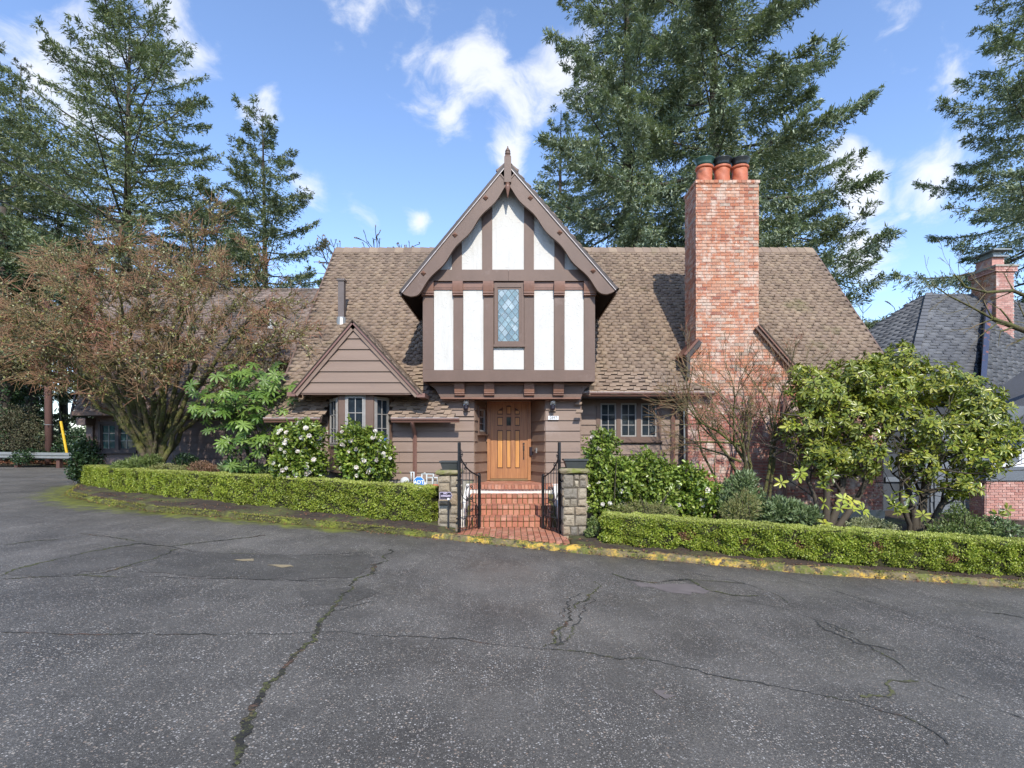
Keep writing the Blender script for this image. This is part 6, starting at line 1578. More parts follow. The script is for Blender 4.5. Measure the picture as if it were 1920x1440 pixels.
# lichen and moss tufts along the branches
sel = rng.choice(len(A), 24000, p=(np.linalg.norm(B_ - A, axis=1) / np.linalg.norm(B_ - A, axis=1).sum()))
f = rng.random(len(sel))[:, None]; Pm = A[sel] * (1 - f) + B_[sel] * f; od = rdir(len(sel)); Pm = Pm + od * (r0[sel] * .9)[:, None]
big = r0[sel] > .02
leaves('lichen', M['lichen'], mp_, Pm[~big], od[~big] * .8 + [0, 0, .1], rdir((~big).sum()), rng.uniform(.028, .085, (~big).sum()), rng.uniform(.02, .05, (~big).sum()))
leaves('moss', M['moss_tuft'], mp_, Pm[big], od[big], rdir(big.sum()), rng.uniform(.03, .07, big.sum()), rng.uniform(.03, .06, big.sum()))
print('maple segs', len(A), 'tips', n, 'x', tp[:, 0].min(), tp[:, 0].max(), 'z', tp[:, 2].max(), 'y', tp[:, 1].min(), tp[:, 1].max())

# ---- small bare maple in front of the chimney
sm = thing('small_bare_maple', 'small multi-stemmed bare maple with mossy stems in front of the brick chimney', 'tree', (4.6, 10.9, -.1))
rs = np.random.default_rng(8); out_ = []; tips = []
for bx_, tx, L_, r_ in ((4.95, .05, 1.4, .06), (5.0, -.16, 1.45, .055), (4.88, .26, 1.35, .055), (5.15, .30, 1.3, .045), (4.55, -.30, 1.15, .04), (5.05, .12, 1.5, .05), (4.85, -.38, 1.25, .045)):
    d = np.array([tx, rs.uniform(-.15, .2), 1.0]); d /= np.linalg.norm(d); b0 = np.array([bx_, 10.9, -.15])
    out_.append((b0, b0 + d * .35, r_ * 1.1, r_, 9))
    grow(rs, b0 + d * .35, d, r_ * .8, L_ * 1.12, 4, .25, out_, tips, taper=.62, kids=(2, 3), up=.02, wob=.12, lenf=.62, minr=.0045, seg=4)
for sgn, zz_ in ((-1, 1.55), (1, 1.6), (1, 1.3), (-1, 1.2)):
    grow(rs, np.array([4.95 + sgn * .3, 10.85, zz_]), np.array([sgn * .95, .0, .25]), .026, .85, 3, .28, out_, tips, taper=.6, kids=(2, 3), up=.0, wob=.10, lenf=.6, minr=.0045, seg=4)
add_limbs(sm, out_, .012, M['bark_moss'], M['twig_tan'])
tp = np.array([q for q, d in tips]); td = np.array([d for q, d in tips]); n = len(tp)
Pt = np.repeat(tp, 2, 0); Dt = nrm(np.repeat(td, 2, 0) + rng.normal(size=(n * 2, 3)) * .35)
link('fine_twigs', segs_mesh('fine_twigs', Pt, Pt + Dt * rng.uniform(.08, .24, n * 2)[:, None], np.full(n * 2, .0035), np.full(n * 2, .0022), 3), sm, M['twig_red'])
A, B_, r0, r1, tk = split_segs(out_, .02)
sel = rng.choice(len(A), 2600); f = rng.random(2600)[:, None]; Pm = A[sel] * (1 - f) + B_[sel] * f; od = rdir(2600); Pm = Pm + od * (r0[sel] * .9)[:, None]
c_ = np.exp(-((Pm[:, 0] - 4.9) / .75) ** 2) * np.exp(-((Pm[:, 2] - 2.0) / .6) ** 2) + (r0[sel] > .02); kp = rng.random(2600) < c_
leaves('moss', M['moss_tuft'], sm, Pm[kp], od[kp], rdir(kp.sum()), rng.uniform(.02, .055, kp.sum()), rng.uniform(.02, .045, kp.sum()))
print('small maple segs', len(A), tp.min(0), tp.max(0))

# ---- other bare trees
def bare(name, label, x, y, z0, H_, r_, tilt, seed, m1, m2, depth=4, spread=.45, thick=.02, minr=.012, L0=None, kids=(2, 3)):
    T_ = thing(name, label, 'tree', (x, y, z0)); rs = np.random.default_rng(seed); out_ = []; tips = []
    b0 = np.array([x, y, z0]); out_.append((b0, b0 + [0, 0, H_ * .3], r_, r_ * .85, 9))
    for a in tilt:
        d = np.array([math.sin(R(a)), rs.uniform(-.25, .25), math.cos(R(a))]); grow(rs, b0 + [0, 0, H_ * .3], d / np.linalg.norm(d), r_ * .6, L0 or H_ * .3, depth, spread, out_, tips, taper=.65, kids=kids, up=.01, wob=.12, lenf=.68, minr=minr, seg=4)
    add_limbs(T_, out_, thick, m1, m2); return T_, out_, tips
T_, o_, tp_ = bare('bare_oak', 'bare tree top showing above the ridge left of the half-timbered gable', -4.6, 21.5, 0, 12.2, .22, (-38, -20, -2, 15, 34), 3, M['bark'], M['dark_twig'], 4, .42, .03, .014, L0=2.85)
tp = np.array([q for q, d in tp_]); n = len(tp)
leaves('leaves', M['redheather'], T_, tp, rdir(n), rdir(n), .11, .07)
bare('bare_alder', 'dark bare tree standing behind the grey neighbouring roof', 21.3, 27, 0, 9.6, .25, (-60, -42, -22, 0, 25, 40), 6, M['bark'], M['dark_twig'], 4, .42, .03, .016, L0=3.1)
ov = thing('overhanging_tree', 'mossy bare branches reaching in from the right edge over the grey roof', 'tree', (14.5, 13.8, -.5))
rs = np.random.default_rng(12); out_ = []; tips = []
out_.append((np.array([15.2, 13.6, -1.0]), np.array([14.9, 13.8, 4.0]), .22, .17, 9))
def path(pts, r0_, r1_, dep, L_):
    pts = [np.array(p_) for p_ in pts]
    for i, (a, b_) in enumerate(zip(pts[:-1], pts[1:])):
        ra = r0_ + (r1_ - r0_) * i / (len(pts) - 1); rb = r0_ + (r1_ - r0_) * (i + 1) / (len(pts) - 1)
        out_.append((a, b_, ra, rb, 9)); d = (b_ - a) / np.linalg.norm(b_ - a)
        for s_ in (-1, 1):
            grow(rs, b_, d * .7 + np.array([0, rs.uniform(-.3, .3), s_ * .7 + .2]), rb * .45, L_, dep, .28, out_, tips, taper=.5, kids=(1, 2), up=.0, wob=.07, lenf=.6, minr=.005, seg=4)
path([(14.9, 13.8, 4.0), px(1935, 625, 13.8), px(1900, 612, 13.7), px(1862, 598, 13.6)], .09, .05, 2, .55)
path([px(1862, 598, 13.6), px(1820, 575, 13.5), px(1780, 555, 13.4), px(1750, 535, 13.4)], .03, .012, 1, .5)
path([px(1935, 560, 13.6), px(1900, 545, 13.5), px(1850, 548, 13.4), px(1810, 538, 13.4), px(1790, 515, 13.3)], .05, .014, 2, .5)
path([px(1900, 612, 13.7), px(1870, 606, 13.6), px(1838, 630, 13.6)], .025, .012, 1, .3)
out_.append((np.array([14.9, 13.8, 4.0]), np.array(px(1935, 560, 13.6)), .12, .05, 9))
add_limbs(ov, out_, .018, M['bark_moss'], M['twig_tan'])

# ---- conifers
def conifer(label, x, y, z0, H_, Rm, n_sub, m, seed, bare_to=.12, power=.8, droop=.25, nb=5.2, wob=.2, up=.45, group=None, name='conifer', spl=.235, spw=.12, per=13, curve=.5, side=None, lmin=.12, trunk_r=None, dens_top=1.0):
    rs = np.random.default_rng(seed)
    T_ = thing(name, label, 'tree', (x, y, z0), group)
    lean = rs.normal(size=2) * .006 * H_
    tz = np.linspace(0, 1, 9); tr = trunk_r or H_ * .014
    k = MB(); k.tube([(x + lean[0] * t * t, y + lean[1] * t * t, z0 + H_ * t) for t in tz], [max(.02, tr * (1 - t) ** .8) for t in tz], 8); k.build('trunk', M['bark'], T_, smooth=True)
    nbr = int(H_ * nb); h = bare_to + (1 - bare_to) * (np.arange(nbr) + rs.random(nbr)) / nbr
    rel = (1 - h) / (1 - bare_to)
    az = np.arange(nbr) * 2.399 + rs.normal(size=nbr) * .5
    L_ = Rm * (rel ** power + lmin) * rs.uniform(1 - wob, 1 + wob, nbr) * np.where(rs.random(nbr) < .12, 1.25, 1)
    if side is not None: L_ *= 1 + side * np.cos(az)
    P0 = np.stack([x + lean[0] * h * h, y + lean[1] * h * h, z0 + H_ * h], 1)
    e0 = up * (1 - rel) + .18 * rs.normal(size=nbr) - droop * rel             # starting slope
    hd = np.stack([np.cos(az), np.sin(az)], 1)
    def bp(i, s_):      # point along the branch
        Ls = (L_[i] * s_)
        z = Ls * e0[i] + curve * droop * (s_ ** 2) * L_[i] * .8 - droop * np.sin(s_ * 2.6) * L_[i] * .35
        return P0[i] + np.concatenate([hd[i] * Ls[:, None], z[:, None]], 1)
    # limbs
    S_ = 5; ia = np.repeat(np.arange(nbr), S_); sa = np.tile(np.arange(S_) / S_, nbr)
    A = bp(ia, sa); B_ = bp(ia, sa + 1 / S_); rb = np.maximum(.008, .016 * L_[ia] ** .9)
    link('limbs', segs_mesh('limbs', A, B_, rb * (1 - sa * .85), rb * (1 - (sa + 1 / S_) * .85), 4), T_, M['bark'])
    # branchlets
    w_ = L_ ** 1.35; i = rs.choice(nbr, n_sub, p=w_ / w_.sum()); s_ = .12 + .88 * rs.random(n_sub) ** .75
    B0 = bp(i, s_); B1 = bp(i, np.minimum(s_ + .04, 1.04)); bd = nrm(B1 - B0)
    latv = nrm(np.cross(bd, np.array([0, 0, 1.]))); sg = np.where(rs.random(n_sub) < .5, 1, -1)[:, None]
    sl = L_[i] * .34 * (1.12 - s_) * rs.uniform(.5, 1.2, n_sub) + .12
    sdn = nrm(latv * sg * .9 + bd * .75 + np.array([0, 0, 1]) * rs.normal(size=(n_sub, 1)) * .28 + np.array([0, 0, -.18]))
    j = np.repeat(np.arange(n_sub), per); t = rs.random(n_sub * per)
    Pq = B0[j] + sdn[j] * (sl[j] * t)[:, None]; Pq[:, 2] -= .22 * (sl[j] * t) ** 2 + np.abs(rs.normal(size=len(j))) * .03
    Pq += rs.normal(size=Pq.shape) * .045
    Dq = nrm(sdn[j] + rs.normal(size=(len(j), 3)) * .55 + np.array([0, 0, -.12]))
    Nq = rs.normal(size=(len(j), 3)) * .5 + np.array([0, 0, 1.])
    rr_2 = np.clip(.55 * rs.random(len(j)) + .45 * np.repeat(rs.random(n_sub), per), 0, .999)
    needles('crown', m, T_, Pq, Dq, Nq, rs.uniform(.6, 1.25, len(j)) * spl, rs.uniform(.6, 1.3, len(j)) * spw, rr_2)
    return T_
def cpx(xp, ytop, Y): return PX(xp, Y), PZ(ytop, Y)
def C_(label, xp, ytop, Y, Rpx, n_sub, m, seed, **kw):
    x, zt_ = cpx(xp, ytop, Y); z0 = kw.pop('z0', -1.0)
    return conifer(label, x, Y, z0, zt_ - z0, Rpx / 1000 * Y, n_sub, M[m], seed, **kw)
C_('tall open Douglas fir on the left rising behind the bare maple', 236, 5, 29, 235, 9500, 'needles', 21, bare_to=.27, power=.75, up=.75, droop=.12, nb=5.5, group='tall conifers behind the houses')
C_('slim dark fir with a pointed top between the maple and the brown roof', 500, 218, 33, 165, 8200, 'needles', 22, bare_to=.12, power=.8, up=.55, droop=.15, nb=5, group='tall conifers behind the houses')
C_('thin greyish conifer top at the far left edge', 36, 118, 36, 75, 2600, 'needles_grey', 23, bare_to=.2, power=.9, up=.5, droop=.15, group='tall conifers behind the houses')
C_('dense conifer partly outside the left edge of the view', -75, 60, 31, 200, 8000, 'needles', 24, bare_to=.33, power=.7, up=.3, droop=.2, group='tall conifers behind the houses')
C_('lower fir filling the gap behind the maple crown', 385, 400, 36, 170, 5500, 'needles', 25, bare_to=.25, power=.7, up=.3, droop=.2, group='tall conifers behind the houses')
C_('fir low behind the maple near the utility pole', 120, 300, 38, 210, 7500, 'needles', 26, bare_to=.42, power=.6, up=.2, droop=.25, group='tall conifers behind the houses')
C_('dark fir filling the edge of the wood left of the utility pole', -40, 420, 33, 150, 6500, 'needles_dark', 33, bare_to=.2, power=.6, up=.2, droop=.3, group='tall conifers behind the houses')
C_('small pointed spruce right behind the gable finial', 1047, 205, 31, 112, 3600, 'needles_blue', 27, bare_to=.1, power=.85, up=.4, droop=.2, nb=6, group='tall conifers behind the houses')
C_('broad spruce behind the ridge between the gable and the chimney', 1180, -230, 27, 200, 12500, 'needles_blue', 28, bare_to=.12, power=.62, up=.3, droop=.30, nb=6, wob=.3, per=16, group='tall conifers behind the houses')
C_('huge spruce towering right behind the brick chimney', 1340, -330, 25, 225, 15500, 'needles_blue', 29, bare_to=.12, power=.55, up=.3, droop=.30, nb=6, wob=.35, per=16, side=.05, group='tall conifers behind the houses')
C_('fir showing past the right end of the brown roof', 1478, 225, 29, 190, 6500, 'needles', 30, bare_to=.08, power=.75, up=.45, droop=.25, nb=5.5, wob=.3, group='tall conifers behind the houses')
C_('large dark spruce at the right edge behind the neighbouring chimney', 1965, -200, 27, 225, 10000, 'needles_blue', 31, bare_to=.12, power=.8, up=.15, droop=.30, nb=5, wob=.25, per=16, group='tall conifers behind the houses')
# ivy-clad trunks and undergrowth at the bend
def blob_leaves(name, m, parent, cen, rad, n, ln_, wd_, shell=.55, kind=None, upb=.3, rs=None, broad=False, fold=.25, noise=.2, cut=None):
    rs = rs or rng
    cen = np.array(cen, float).reshape(-1, 3); rad = np.array(rad, float).reshape(-1, 3)
    wv_ = rad.prod(1) ** (2 / 3); i = rs.choice(len(cen), n, p=wv_ / wv_.sum())
    d = nrm(rs.normal(size=(n, 3))); rr_3 = shell + (1 - shell) * rs.random(n) ** .6
    bump_ = 1 + noise * np.sin(d[:, 0] * 5 + i) * np.sin(d[:, 1] * 6 + 2 * i) * 1.0 + noise * .7 * np.sin(d[:, 2] * 9 + d[:, 0] * 7 + i)
    P_ = cen[i] + d * rad[i] * (rr_3 * bump_)[:, None]
    if cut is not None: kk_ = cut(P_); P_, d = P_[kk_], d[kk_]
    n = len(P_)
    D_ = d * .7 + rdir(n) * .75 + np.array([0, 0, upb]); N_ = d * .8 + rdir(n) * .6 + np.array([0, 0, .4])
    return leaves(name, m, parent, P_, D_, N_, rs.uniform(.65, 1.2, n) * ln_, rs.uniform(.75, 1.2, n) * wd_, fold=fold, broad=broad, kind=kind)
for lab, xp, wp_, yt, Y in (('thick ivy-covered tree trunk at the left edge of the view', 8, 20, 500, 27), ('dark ivy-covered tree trunk left of the utility pole', 58, 26, 560, 28.5)):
    x = PX(xp, Y); T_ = thing('ivy_clad_tree', lab, 'tree', (x, Y, 0), 'ivy-clad trunks at the bend'); zt_ = PZ(yt, Y)
    k = MB(); k.tube([(x, Y, -.5), (x + .1, Y, zt_ * .6), (x - .1, Y, zt_ + 3)], [.3, .25, .15], 10); k.build('trunk', M['bark'], T_, smooth=True)
    zs = np.linspace(.5, zt_, 9); blob_leaves('ivy', M['ivy'], T_, [(x + .1 * math.sin(z), Y, z) for z in zs], [(wp_ / 1000 * Y, .5, .75)] * 9, 5200, .16, .13, shell=.75)
    blob_leaves('crown', M['needles_dark'], T_, [(x + a, Y + b_, zt_ + c) for a, b_, c in ((-1, 0, .5), (1.3, .5, .2), (0, -.5, 1.5), (2, 1, 1.2))], [(1.3, 1, .7)] * 4, 1500, .3, .09)
def bush(name, label, cen, rad, n, m, ln_, wd_, group=None, cat='shrub', stem=True, **kw):
    cen = np.array(cen, float).reshape(-1, 3); c0 = cen.mean(0); zg = kw.pop('zg', None)
    if zg is None: zg = float(yardz(c0[0], c0[1])) if c0[1] < 22 else .4
    T_ = thing(name, label, cat, (float(c0[0]), float(c0[1]), zg), group)
    blob_leaves('foliage', M[m], T_, cen, rad, n, ln_, wd_, **kw)
    if stem:
        P0 = []; P1 = []; r0 = []; r1 = []
        for c in cen:
            for q in range(5):
                a = np.array([c0[0] + rng.normal() * .08, c0[1] + rng.normal() * .08, zg - .08]); b_ = c + rng.normal(size=3) * .12; mid = (a + b_) / 2 + rng.normal(size=3) * .06
                P0 += [a, mid]; P1 += [mid, b_]; r0 += [.02, .014]; r1 += [.014, .006]
        link('stems', segs_mesh('stems', P0, P1, r0, r1, 5), T_, M['dark_twig'])
    return T_
rb = np.random.default_rng(3)
bush('roadside_shrub', 'brownish tangled bush between the ivy trunks and the utility pole', [px(20, 812, 25.8), px(62, 822, 26), px(40, 790, 26.3)], [(1.0, .6, 1.0), (.8, .6, .8), (.8, .6, .8)], 4200, 'fern_dark', .10, .06, cat='shrub', zg=.4)
bush('roadside_shrub', 'dark green undergrowth right of the utility pole behind the guardrail', [px(145, 835, 26.5), px(165, 845, 26), px(112, 848, 26.2)], [(.9, .6, .9), (.8, .6, .7), (.6, .5, .5)], 2600, 'ivy', .12, .09, zg=.4)
bush('roadside_ivy', 'ivy creeping over the guardrail near the left edge', [px(42, 858, 24.9), px(60, 852, 25)], [(.5, .3, .28), (.35, .25, .25)], 900, 'ivy', .10, .08, zg=.4, stem=False)
bush('ivy_mound', 'dark green ivy mound at the left end of the long hedge', [px(162, 852, 15.0), px(150, 882, 15.1), px(172, 835, 15.0), px(158, 870, 14.9), px(182, 862, 15.0)], [(.33, .3, .38), (.26, .3, .32), (.24, .25, .22), (.3, .3, .35), (.22, .2, .3)], 5500, 'ivy', .075, .055, cat='ivy', zg=.4)
# trees across the valley, sunlight and haze put into their pale colour
n = 42; tx = rb.uniform(-110, -30, n); ty = rb.uniform(70, 115, n)
cen = []; rad = []
for a, b_ in zip(tx, ty):
    zt_ = PZ(rb.uniform(775, 815), b_); cen += [(a, b_, zt_ - 2.5), (a + rb.normal() * 2, b_, zt_ - 6), (a + rb.normal() * 2, b_, zt_ - 10)]; rad += [(3, 3, 2.8), (4, 3.5, 3.5), (4.5, 4, 4)]
tag(blob_leaves('far_woodland', M['pale_trees'], None, cen, rad, 16000, 1.1, .75, shell=.6), kind='stuff')
n = 60; tx = rb.uniform(-90, 140, n); ty = rb.uniform(45, 80, n); cen = []; rad = []
for a, b_ in zip(tx, ty):
    if -58 < a < -25: continue
    cen += [(a, b_, 3), (a + rb.normal(), b_, -1)]; rad += [(4, 3, 3.5), (4.5, 3, 3)]
tag(blob_leaves('distant_wood', M['needles_dark'], None, cen, rad, 14000, 1.1, .4, shell=.6), kind='stuff')

n = 15000; sx_ = rng.uniform(-12.6, 9, n) ; o_ = np.where(rng.random(n) < .5, rng.normal(size=n) * .03, rng.random(n) * .36); dens = np.sin(sx_ * 2.1) * np.sin(sx_ * 5.3 + 1) + np.sin(sx_ * 11 + o_ * 20) * .5 + np.where(sx_ < -1.5, .9, -.1)
kq = dens > rng.random(n) * .9; sx_, o_ = sx_[kq], o_[kq]; n = len(sx_); ky_ = kerby(sx_) + o_
kz_ = roadz(sx_) + np.where(o_ < 0, .01 + .08 * rng.random(n), .10)
tag(leaves('kerb_moss_and_weeds', M['moss_weed'], None, np.stack([sx_, ky_, kz_], 1), rdir(n) * [1, 1, .5] + [0, -.2, .5], rdir(n), rng.uniform(.012, .04, n), rng.uniform(.010, .02, n)), kind='stuff')
n = 70; tx = rb.uniform(-70, 70, n); cen = []; rad = []
for a in tx:
    b_ = -44 + rb.normal() * 4; h_ = rb.uniform(9, 15); cen += [(a, b_, h_ * .35 - 1), (a, b_, h_ * .75 - 1)]; rad += [(4, 3, h_ * .4), (3, 2.5, h_ * .3)]
tag(blob_leaves('wood_across_the_road', M['needles_dark'], None, cen, rad, 12000, 1.3, .7, shell=.5), kind='stuff')  # unseen wood added behind the camera so the window panes reflect dark
# ================================================================ SHRUBS IN FRONT OF THE HOUSE
def camellia(label, cen, rad, n, m, nfl, group='camellias in front of the house'):
    T_ = bush('camellia', label, cen, rad, n, m, .085, .045, group=group, broad=True, shell=.5, upb=.05, fold=.18, noise=.42)
    cen = np.array(cen, float).reshape(-1, 3); rad = np.array(rad, float).reshape(-1, 3)
    for q in range(nfl):      # every bloom is a part of its own
        for _ in range(40):
            i = rng.integers(len(cen)); d = nrm(rng.normal(size=(1, 3)))[0]
            if d[1] < -.35 and d[2] > -.6: break
        c = cen[i] + d * rad[i] * rng.uniform(1.0, 1.16)
        P_ = []; D_ = []; N_ = []
        s_ = rng.uniform(.040, .060)
        for ring, (np_, el) in enumerate(((7, .15), (6, .55), (5, 1.0))):
            for a in np.arange(np_) * 6.283 / np_ + ring * .4:
                e1 = nrm(np.cross(d, [0, 0, 1.])); e2 = np.cross(e1, d); rad_ = e1 * math.cos(a) + e2 * math.sin(a)
                P_.append(c); D_.append(rad_ * math.cos(el) + d * math.sin(el)); N_.append(d * math.cos(el) - rad_ * math.sin(el))
        leaves('flower', M['petal'], T_, np.array(P_), np.array(D_), np.array(N_), s_, s_ * .8, fold=-.25, rnd=np.clip(np.full(len(P_), rng.random()) + rng.random(len(P_)) * .2, 0, 1))
    return T_
def pr(pts, Y): return [px(x, y, Y) for x, y in pts]
camellia('round camellia with white blooms, the one nearer the big-leaved shrub', pr([(545, 828), (580, 818), (555, 872), (588, 868), (532, 872), (572, 802)], 10.75), [(.28, .3, .30), (.26, .3, .26), (.36, .35, .34), (.22, .3, .32), (.24, .3, .3), (.17, .2, .13)], 7200, 'camellia', 34)
camellia('round camellia with white blooms directly below the bay window', pr([(664, 825), (697, 832), (674, 872), (708, 875), (650, 852), (722, 862)], 10.7), [(.27, .3, .30), (.26, .3, .28), (.36, .35, .34), (.27, .3, .30), (.16, .25, .32), (.15, .2, .26)], 7200, 'camellia', 26)
camellia('tall glossy camellia with pale blooms beside the right gate pillar', pr([(1130, 832), (1122, 870), (1150, 905), (1120, 925), (1135, 950), (1165, 880)], 9.9), [(.22, .22, .22), (.26, .25, .34), (.34, .3, .36), (.22, .25, .34), (.3, .25, .2), (.18, .2, .2)], 7800, 'camellia_y', 9)
camellia('spreading camellia under the triple window', pr([(1215, 880), (1240, 905), (1200, 915), (1225, 945), (1250, 935)], 10.2), [(.34, .3, .30), (.24, .3, .36), (.3, .3, .36), (.34, .3, .3), (.2, .25, .28)], 6800, 'camellia_y', 4)
camellia('dark camellia with a few white blooms below the chimney corner', pr([(1290, 900), (1310, 925), (1275, 930), (1330, 945), (1295, 950)], 10.3), [(.32, .3, .28), (.34, .3, .34), (.26, .3, .34), (.26, .25, .28), (.3, .3, .25)], 6200, 'camellia', 7)
GL = 'low evergreen shrubs behind the right hedge'
bush('laurel_shrub', 'upright narrow-leaved laurel in front of the chimney base', pr([(1385, 920), (1370, 945), (1410, 950), (1395, 900)], 10.1), [(.28, .25, .26), (.28, .25, .3), (.28, .25, .28), (.2, .2, .15)], 4200, 'laurel', .10, .026, group=GL, upb=.6)
bush('laurel_shrub', 'wide silvery-green laurel left of the rhododendron trunks', pr([(1460, 958), (1490, 965), (1440, 970), (1515, 968)], 9.7), [(.28, .25, .22), (.28, .25, .22), (.2, .25, .2), (.2, .2, .16)], 4600, 'laurel', .10, .028, group=GL, upb=.5)
bush('wispy_shrub', 'thin yellowish twiggy shrub beside the laurel', pr([(1398, 950), (1375, 960)], 9.6), [(.25, .2, .28), (.2, .2, .2)], 1500, 'heather', .07, .014, upb=.8)
bush('flowering_groundcover', 'low yellow-green foliage at the foot of the right-hand camellias', pr([(1200, 955), (1235, 958), (1165, 958), (1250, 965)], 9.6), [(.3, .25, .14), (.28, .2, .14), (.25, .2, .12), (.2, .2, .12)], 3400, 'heather', .035, .016, upb=.5)
bush('pale_shrub', 'small pale variegated shrub between the rhododendron trunks', pr([(1630, 985), (1655, 990), (1610, 990)], 10.0), [(.3, .25, .16), (.24, .2, .13), (.2, .2, .12)], 2600, 'whiteleaf', .045, .02)
bush('loose_shrub', 'loose green shrub in front of the pink brick wall', pr([(1800, 985), (1775, 1000), (1830, 995), (1760, 1005), (1795, 965)], 9.8), [(.32, .3, .28), (.3, .3, .2), (.25, .3, .2), (.2, .2, .16), (.15, .15, .2)], 4600, 'fern', .055, .024, upb=.4)
bush('loose_shrub', 'leafy shrub at the right end of the hedge', pr([(1865, 990), (1890, 1000), (1850, 1005)], 9.8), [(.25, .3, .18), (.22, .3, .18), (.2, .2, .12)], 1300, 'laurel', .08, .035)
bush('fern', 'feathery fern at the foot of the mossy maple', pr([(262, 872), (235, 876), (285, 868)], 13.0), [(.35, .3, .16), (.25, .25, .12), (.2, .2, .16)], 2600, 'fern', .12, .02, cat='fern', upb=.3, stem=False)
bush('low_heather', 'low yellow-green heather behind the long hedge', pr([(310, 882), (345, 884)], 12.6), [(.4, .3, .14), (.3, .3, .13)], 2800, 'heather', .05, .02)
bush('red_heather', 'low rusty-brown heather behind the long hedge', pr([(378, 880), (398, 884)], 12.4), [(.3, .25, .18), (.25, .2, .15)], 2200, 'redheather', .05, .022)
bush('small_dark_shrub', 'small dark shrub under the wing wall behind the heather', pr([(348, 866)], 13.6), [(.25, .25, .2)], 1400, 'ivy', .06, .035)
bush('strap_leaf_plant', 'dark strap-leaved plants below the big-leaved shrub', pr([(440, 882), (470, 885), (495, 888)], 11.9), [(.3, .25, .16), (.25, .2, .14), (.2, .2, .12)], 1500, 'laurel', .16, .03, upb=.9)
bush('ground_cover', 'little green plants at the foot of the right pillar', pr([(1112, 985), (1105, 1000)], 9.0), [(.10, .15, .12), (.08, .12, .08)], 700, 'fern', .05, .03, stem=False)
bush('ornamental_grass', 'small tuft beside the security sign', pr([(765, 915), (752, 918)], 10.6), [(.2, .2, .10), (.15, .15, .08)], 900, 'heather', .06, .03, stem=False)

# ---- big-leaved fatsia: every hand-shaped leaf is a part
fa = thing('fatsia_shrub', 'tall fatsia with big glossy hand-shaped leaves left of the bay window', 'shrub', (-5.6, 11.9, .45))
def palm_mesh(seed):
    r_ = random.Random(seed); V_ = []; F2 = []; rn = []
    for i in range(8):
        a = R(-140 + 280 * i / 7); l_ = (1.0 - .28 * abs(a) / R(140)) * r_.uniform(.9, 1.08); wd_ = .26
        dx, dy = math.sin(a), math.cos(a); sx_, sy_ = dy, -dx; b = len(V_); dz = r_.uniform(-.1, .02)
        for t, q in ((0, .04), (.3, .55), (.62, 1.0), (.85, .6), (1.0, 0)):
            zz_ = .10 * math.sin(t * 2.2) - .22 * t * t + dz * t
            V_ += [(dx * l_ * t + sx_ * wd_ * .5 * q, dy * l_ * t + sy_ * wd_ * .5 * q, zz_ + .03 * q), (dx * l_ * t, dy * l_ * t, zz_), (dx * l_ * t - sx_ * wd_ * .5 * q, dy * l_ * t - sy_ * wd_ * .5 * q, zz_ + .03 * q)]
        for j in range(4):
            o_ = b + j * 3; F2 += [(o_, o_ + 3, o_ + 4, o_ + 1), (o_ + 1, o_ + 4, o_ + 5, o_ + 2)]
    me = bpy.data.meshes.new('leaf'); me.from_pydata(V_, [], F2); me.update(); me.materials.append(M['fatsia']); return me
pms = [palm_mesh(i) for i in range(5)]
rf = random.Random(4)
clus = [((400, 745), 45), ((440, 720), 40), ((480, 715), 45), ((520, 725), 35), ((430, 770), 50), ((475, 765), 55), ((515, 760), 40), ((455, 805), 40), ((495, 800), 40), ((375, 770), 22), ((480, 840), 26), ((455, 868), 26), ((430, 835), 16), ((535, 735), 18), ((450, 700), 20)]
stem0, stem1 = [], []
nleaf = 0
for (xp, yp), rp in clus:
    for q in range(int(rp * .36) + 2):
        Y = 11.6 + rf.uniform(-.35, .5); x = PX(xp + rf.uniform(-1, 1) * rp, Y); z = PZ(yp + rf.uniform(-.75, .75) * rp, Y)
        s_ = rf.uniform(.16, .25)
        W = Matrix.Translation((x, Y, z)) @ Matrix.Rotation(rf.uniform(0, 6.28), 4, 'Z') @ Matrix.Rotation(R(rf.uniform(-35, 25)), 4, 'X') @ Matrix.Rotation(R(rf.uniform(-25, 25)), 4, 'Y')
        W = Matrix.Translation((x, Y, z)) @ Matrix.Rotation(R(rf.uniform(15, 65)), 4, 'X') @ Matrix.Rotation(R(rf.uniform(-35, 35)), 4, 'Y') @ Matrix.Rotation(rf.uniform(0, 6.28), 4, 'Z') @ Matrix.Diagonal((s_, s_, s_, 1))
        link('leaf', rf.choice(pms), fa, None, W); nleaf += 1
        hub = np.array(px(xp, yp + rp * .4, 11.75)); stem0.append(hub + rng.normal(size=3) * .08); stem1.append(np.array([x, Y, z]))
link('leaf_stalks', segs_mesh('leaf_stalks', stem0, stem1, [.006] * len(stem0), [.004] * len(stem0), 4), fa, M['fatsia'])['kind'] = 'stuff'
P0, P1, r0, r1 = [], [], [], []
for (xp, yp), rp in clus:
    a = np.array([-5.6 + rf.uniform(-.35, .35), 11.95, .35]); b_ = np.array(px(xp, yp + rp * .4, 11.75)); mid = a * .5 + b_ * .5 + np.array([rf.uniform(-.1, .1), 0, -.1])
    P0 += [a, mid]; P1 += [mid, b_]; r0 += [.028, .022]; r1 += [.022, .012]
link('stems', segs_mesh('stems', P0, P1, r0, r1, 6), fa, M['dark_twig'])

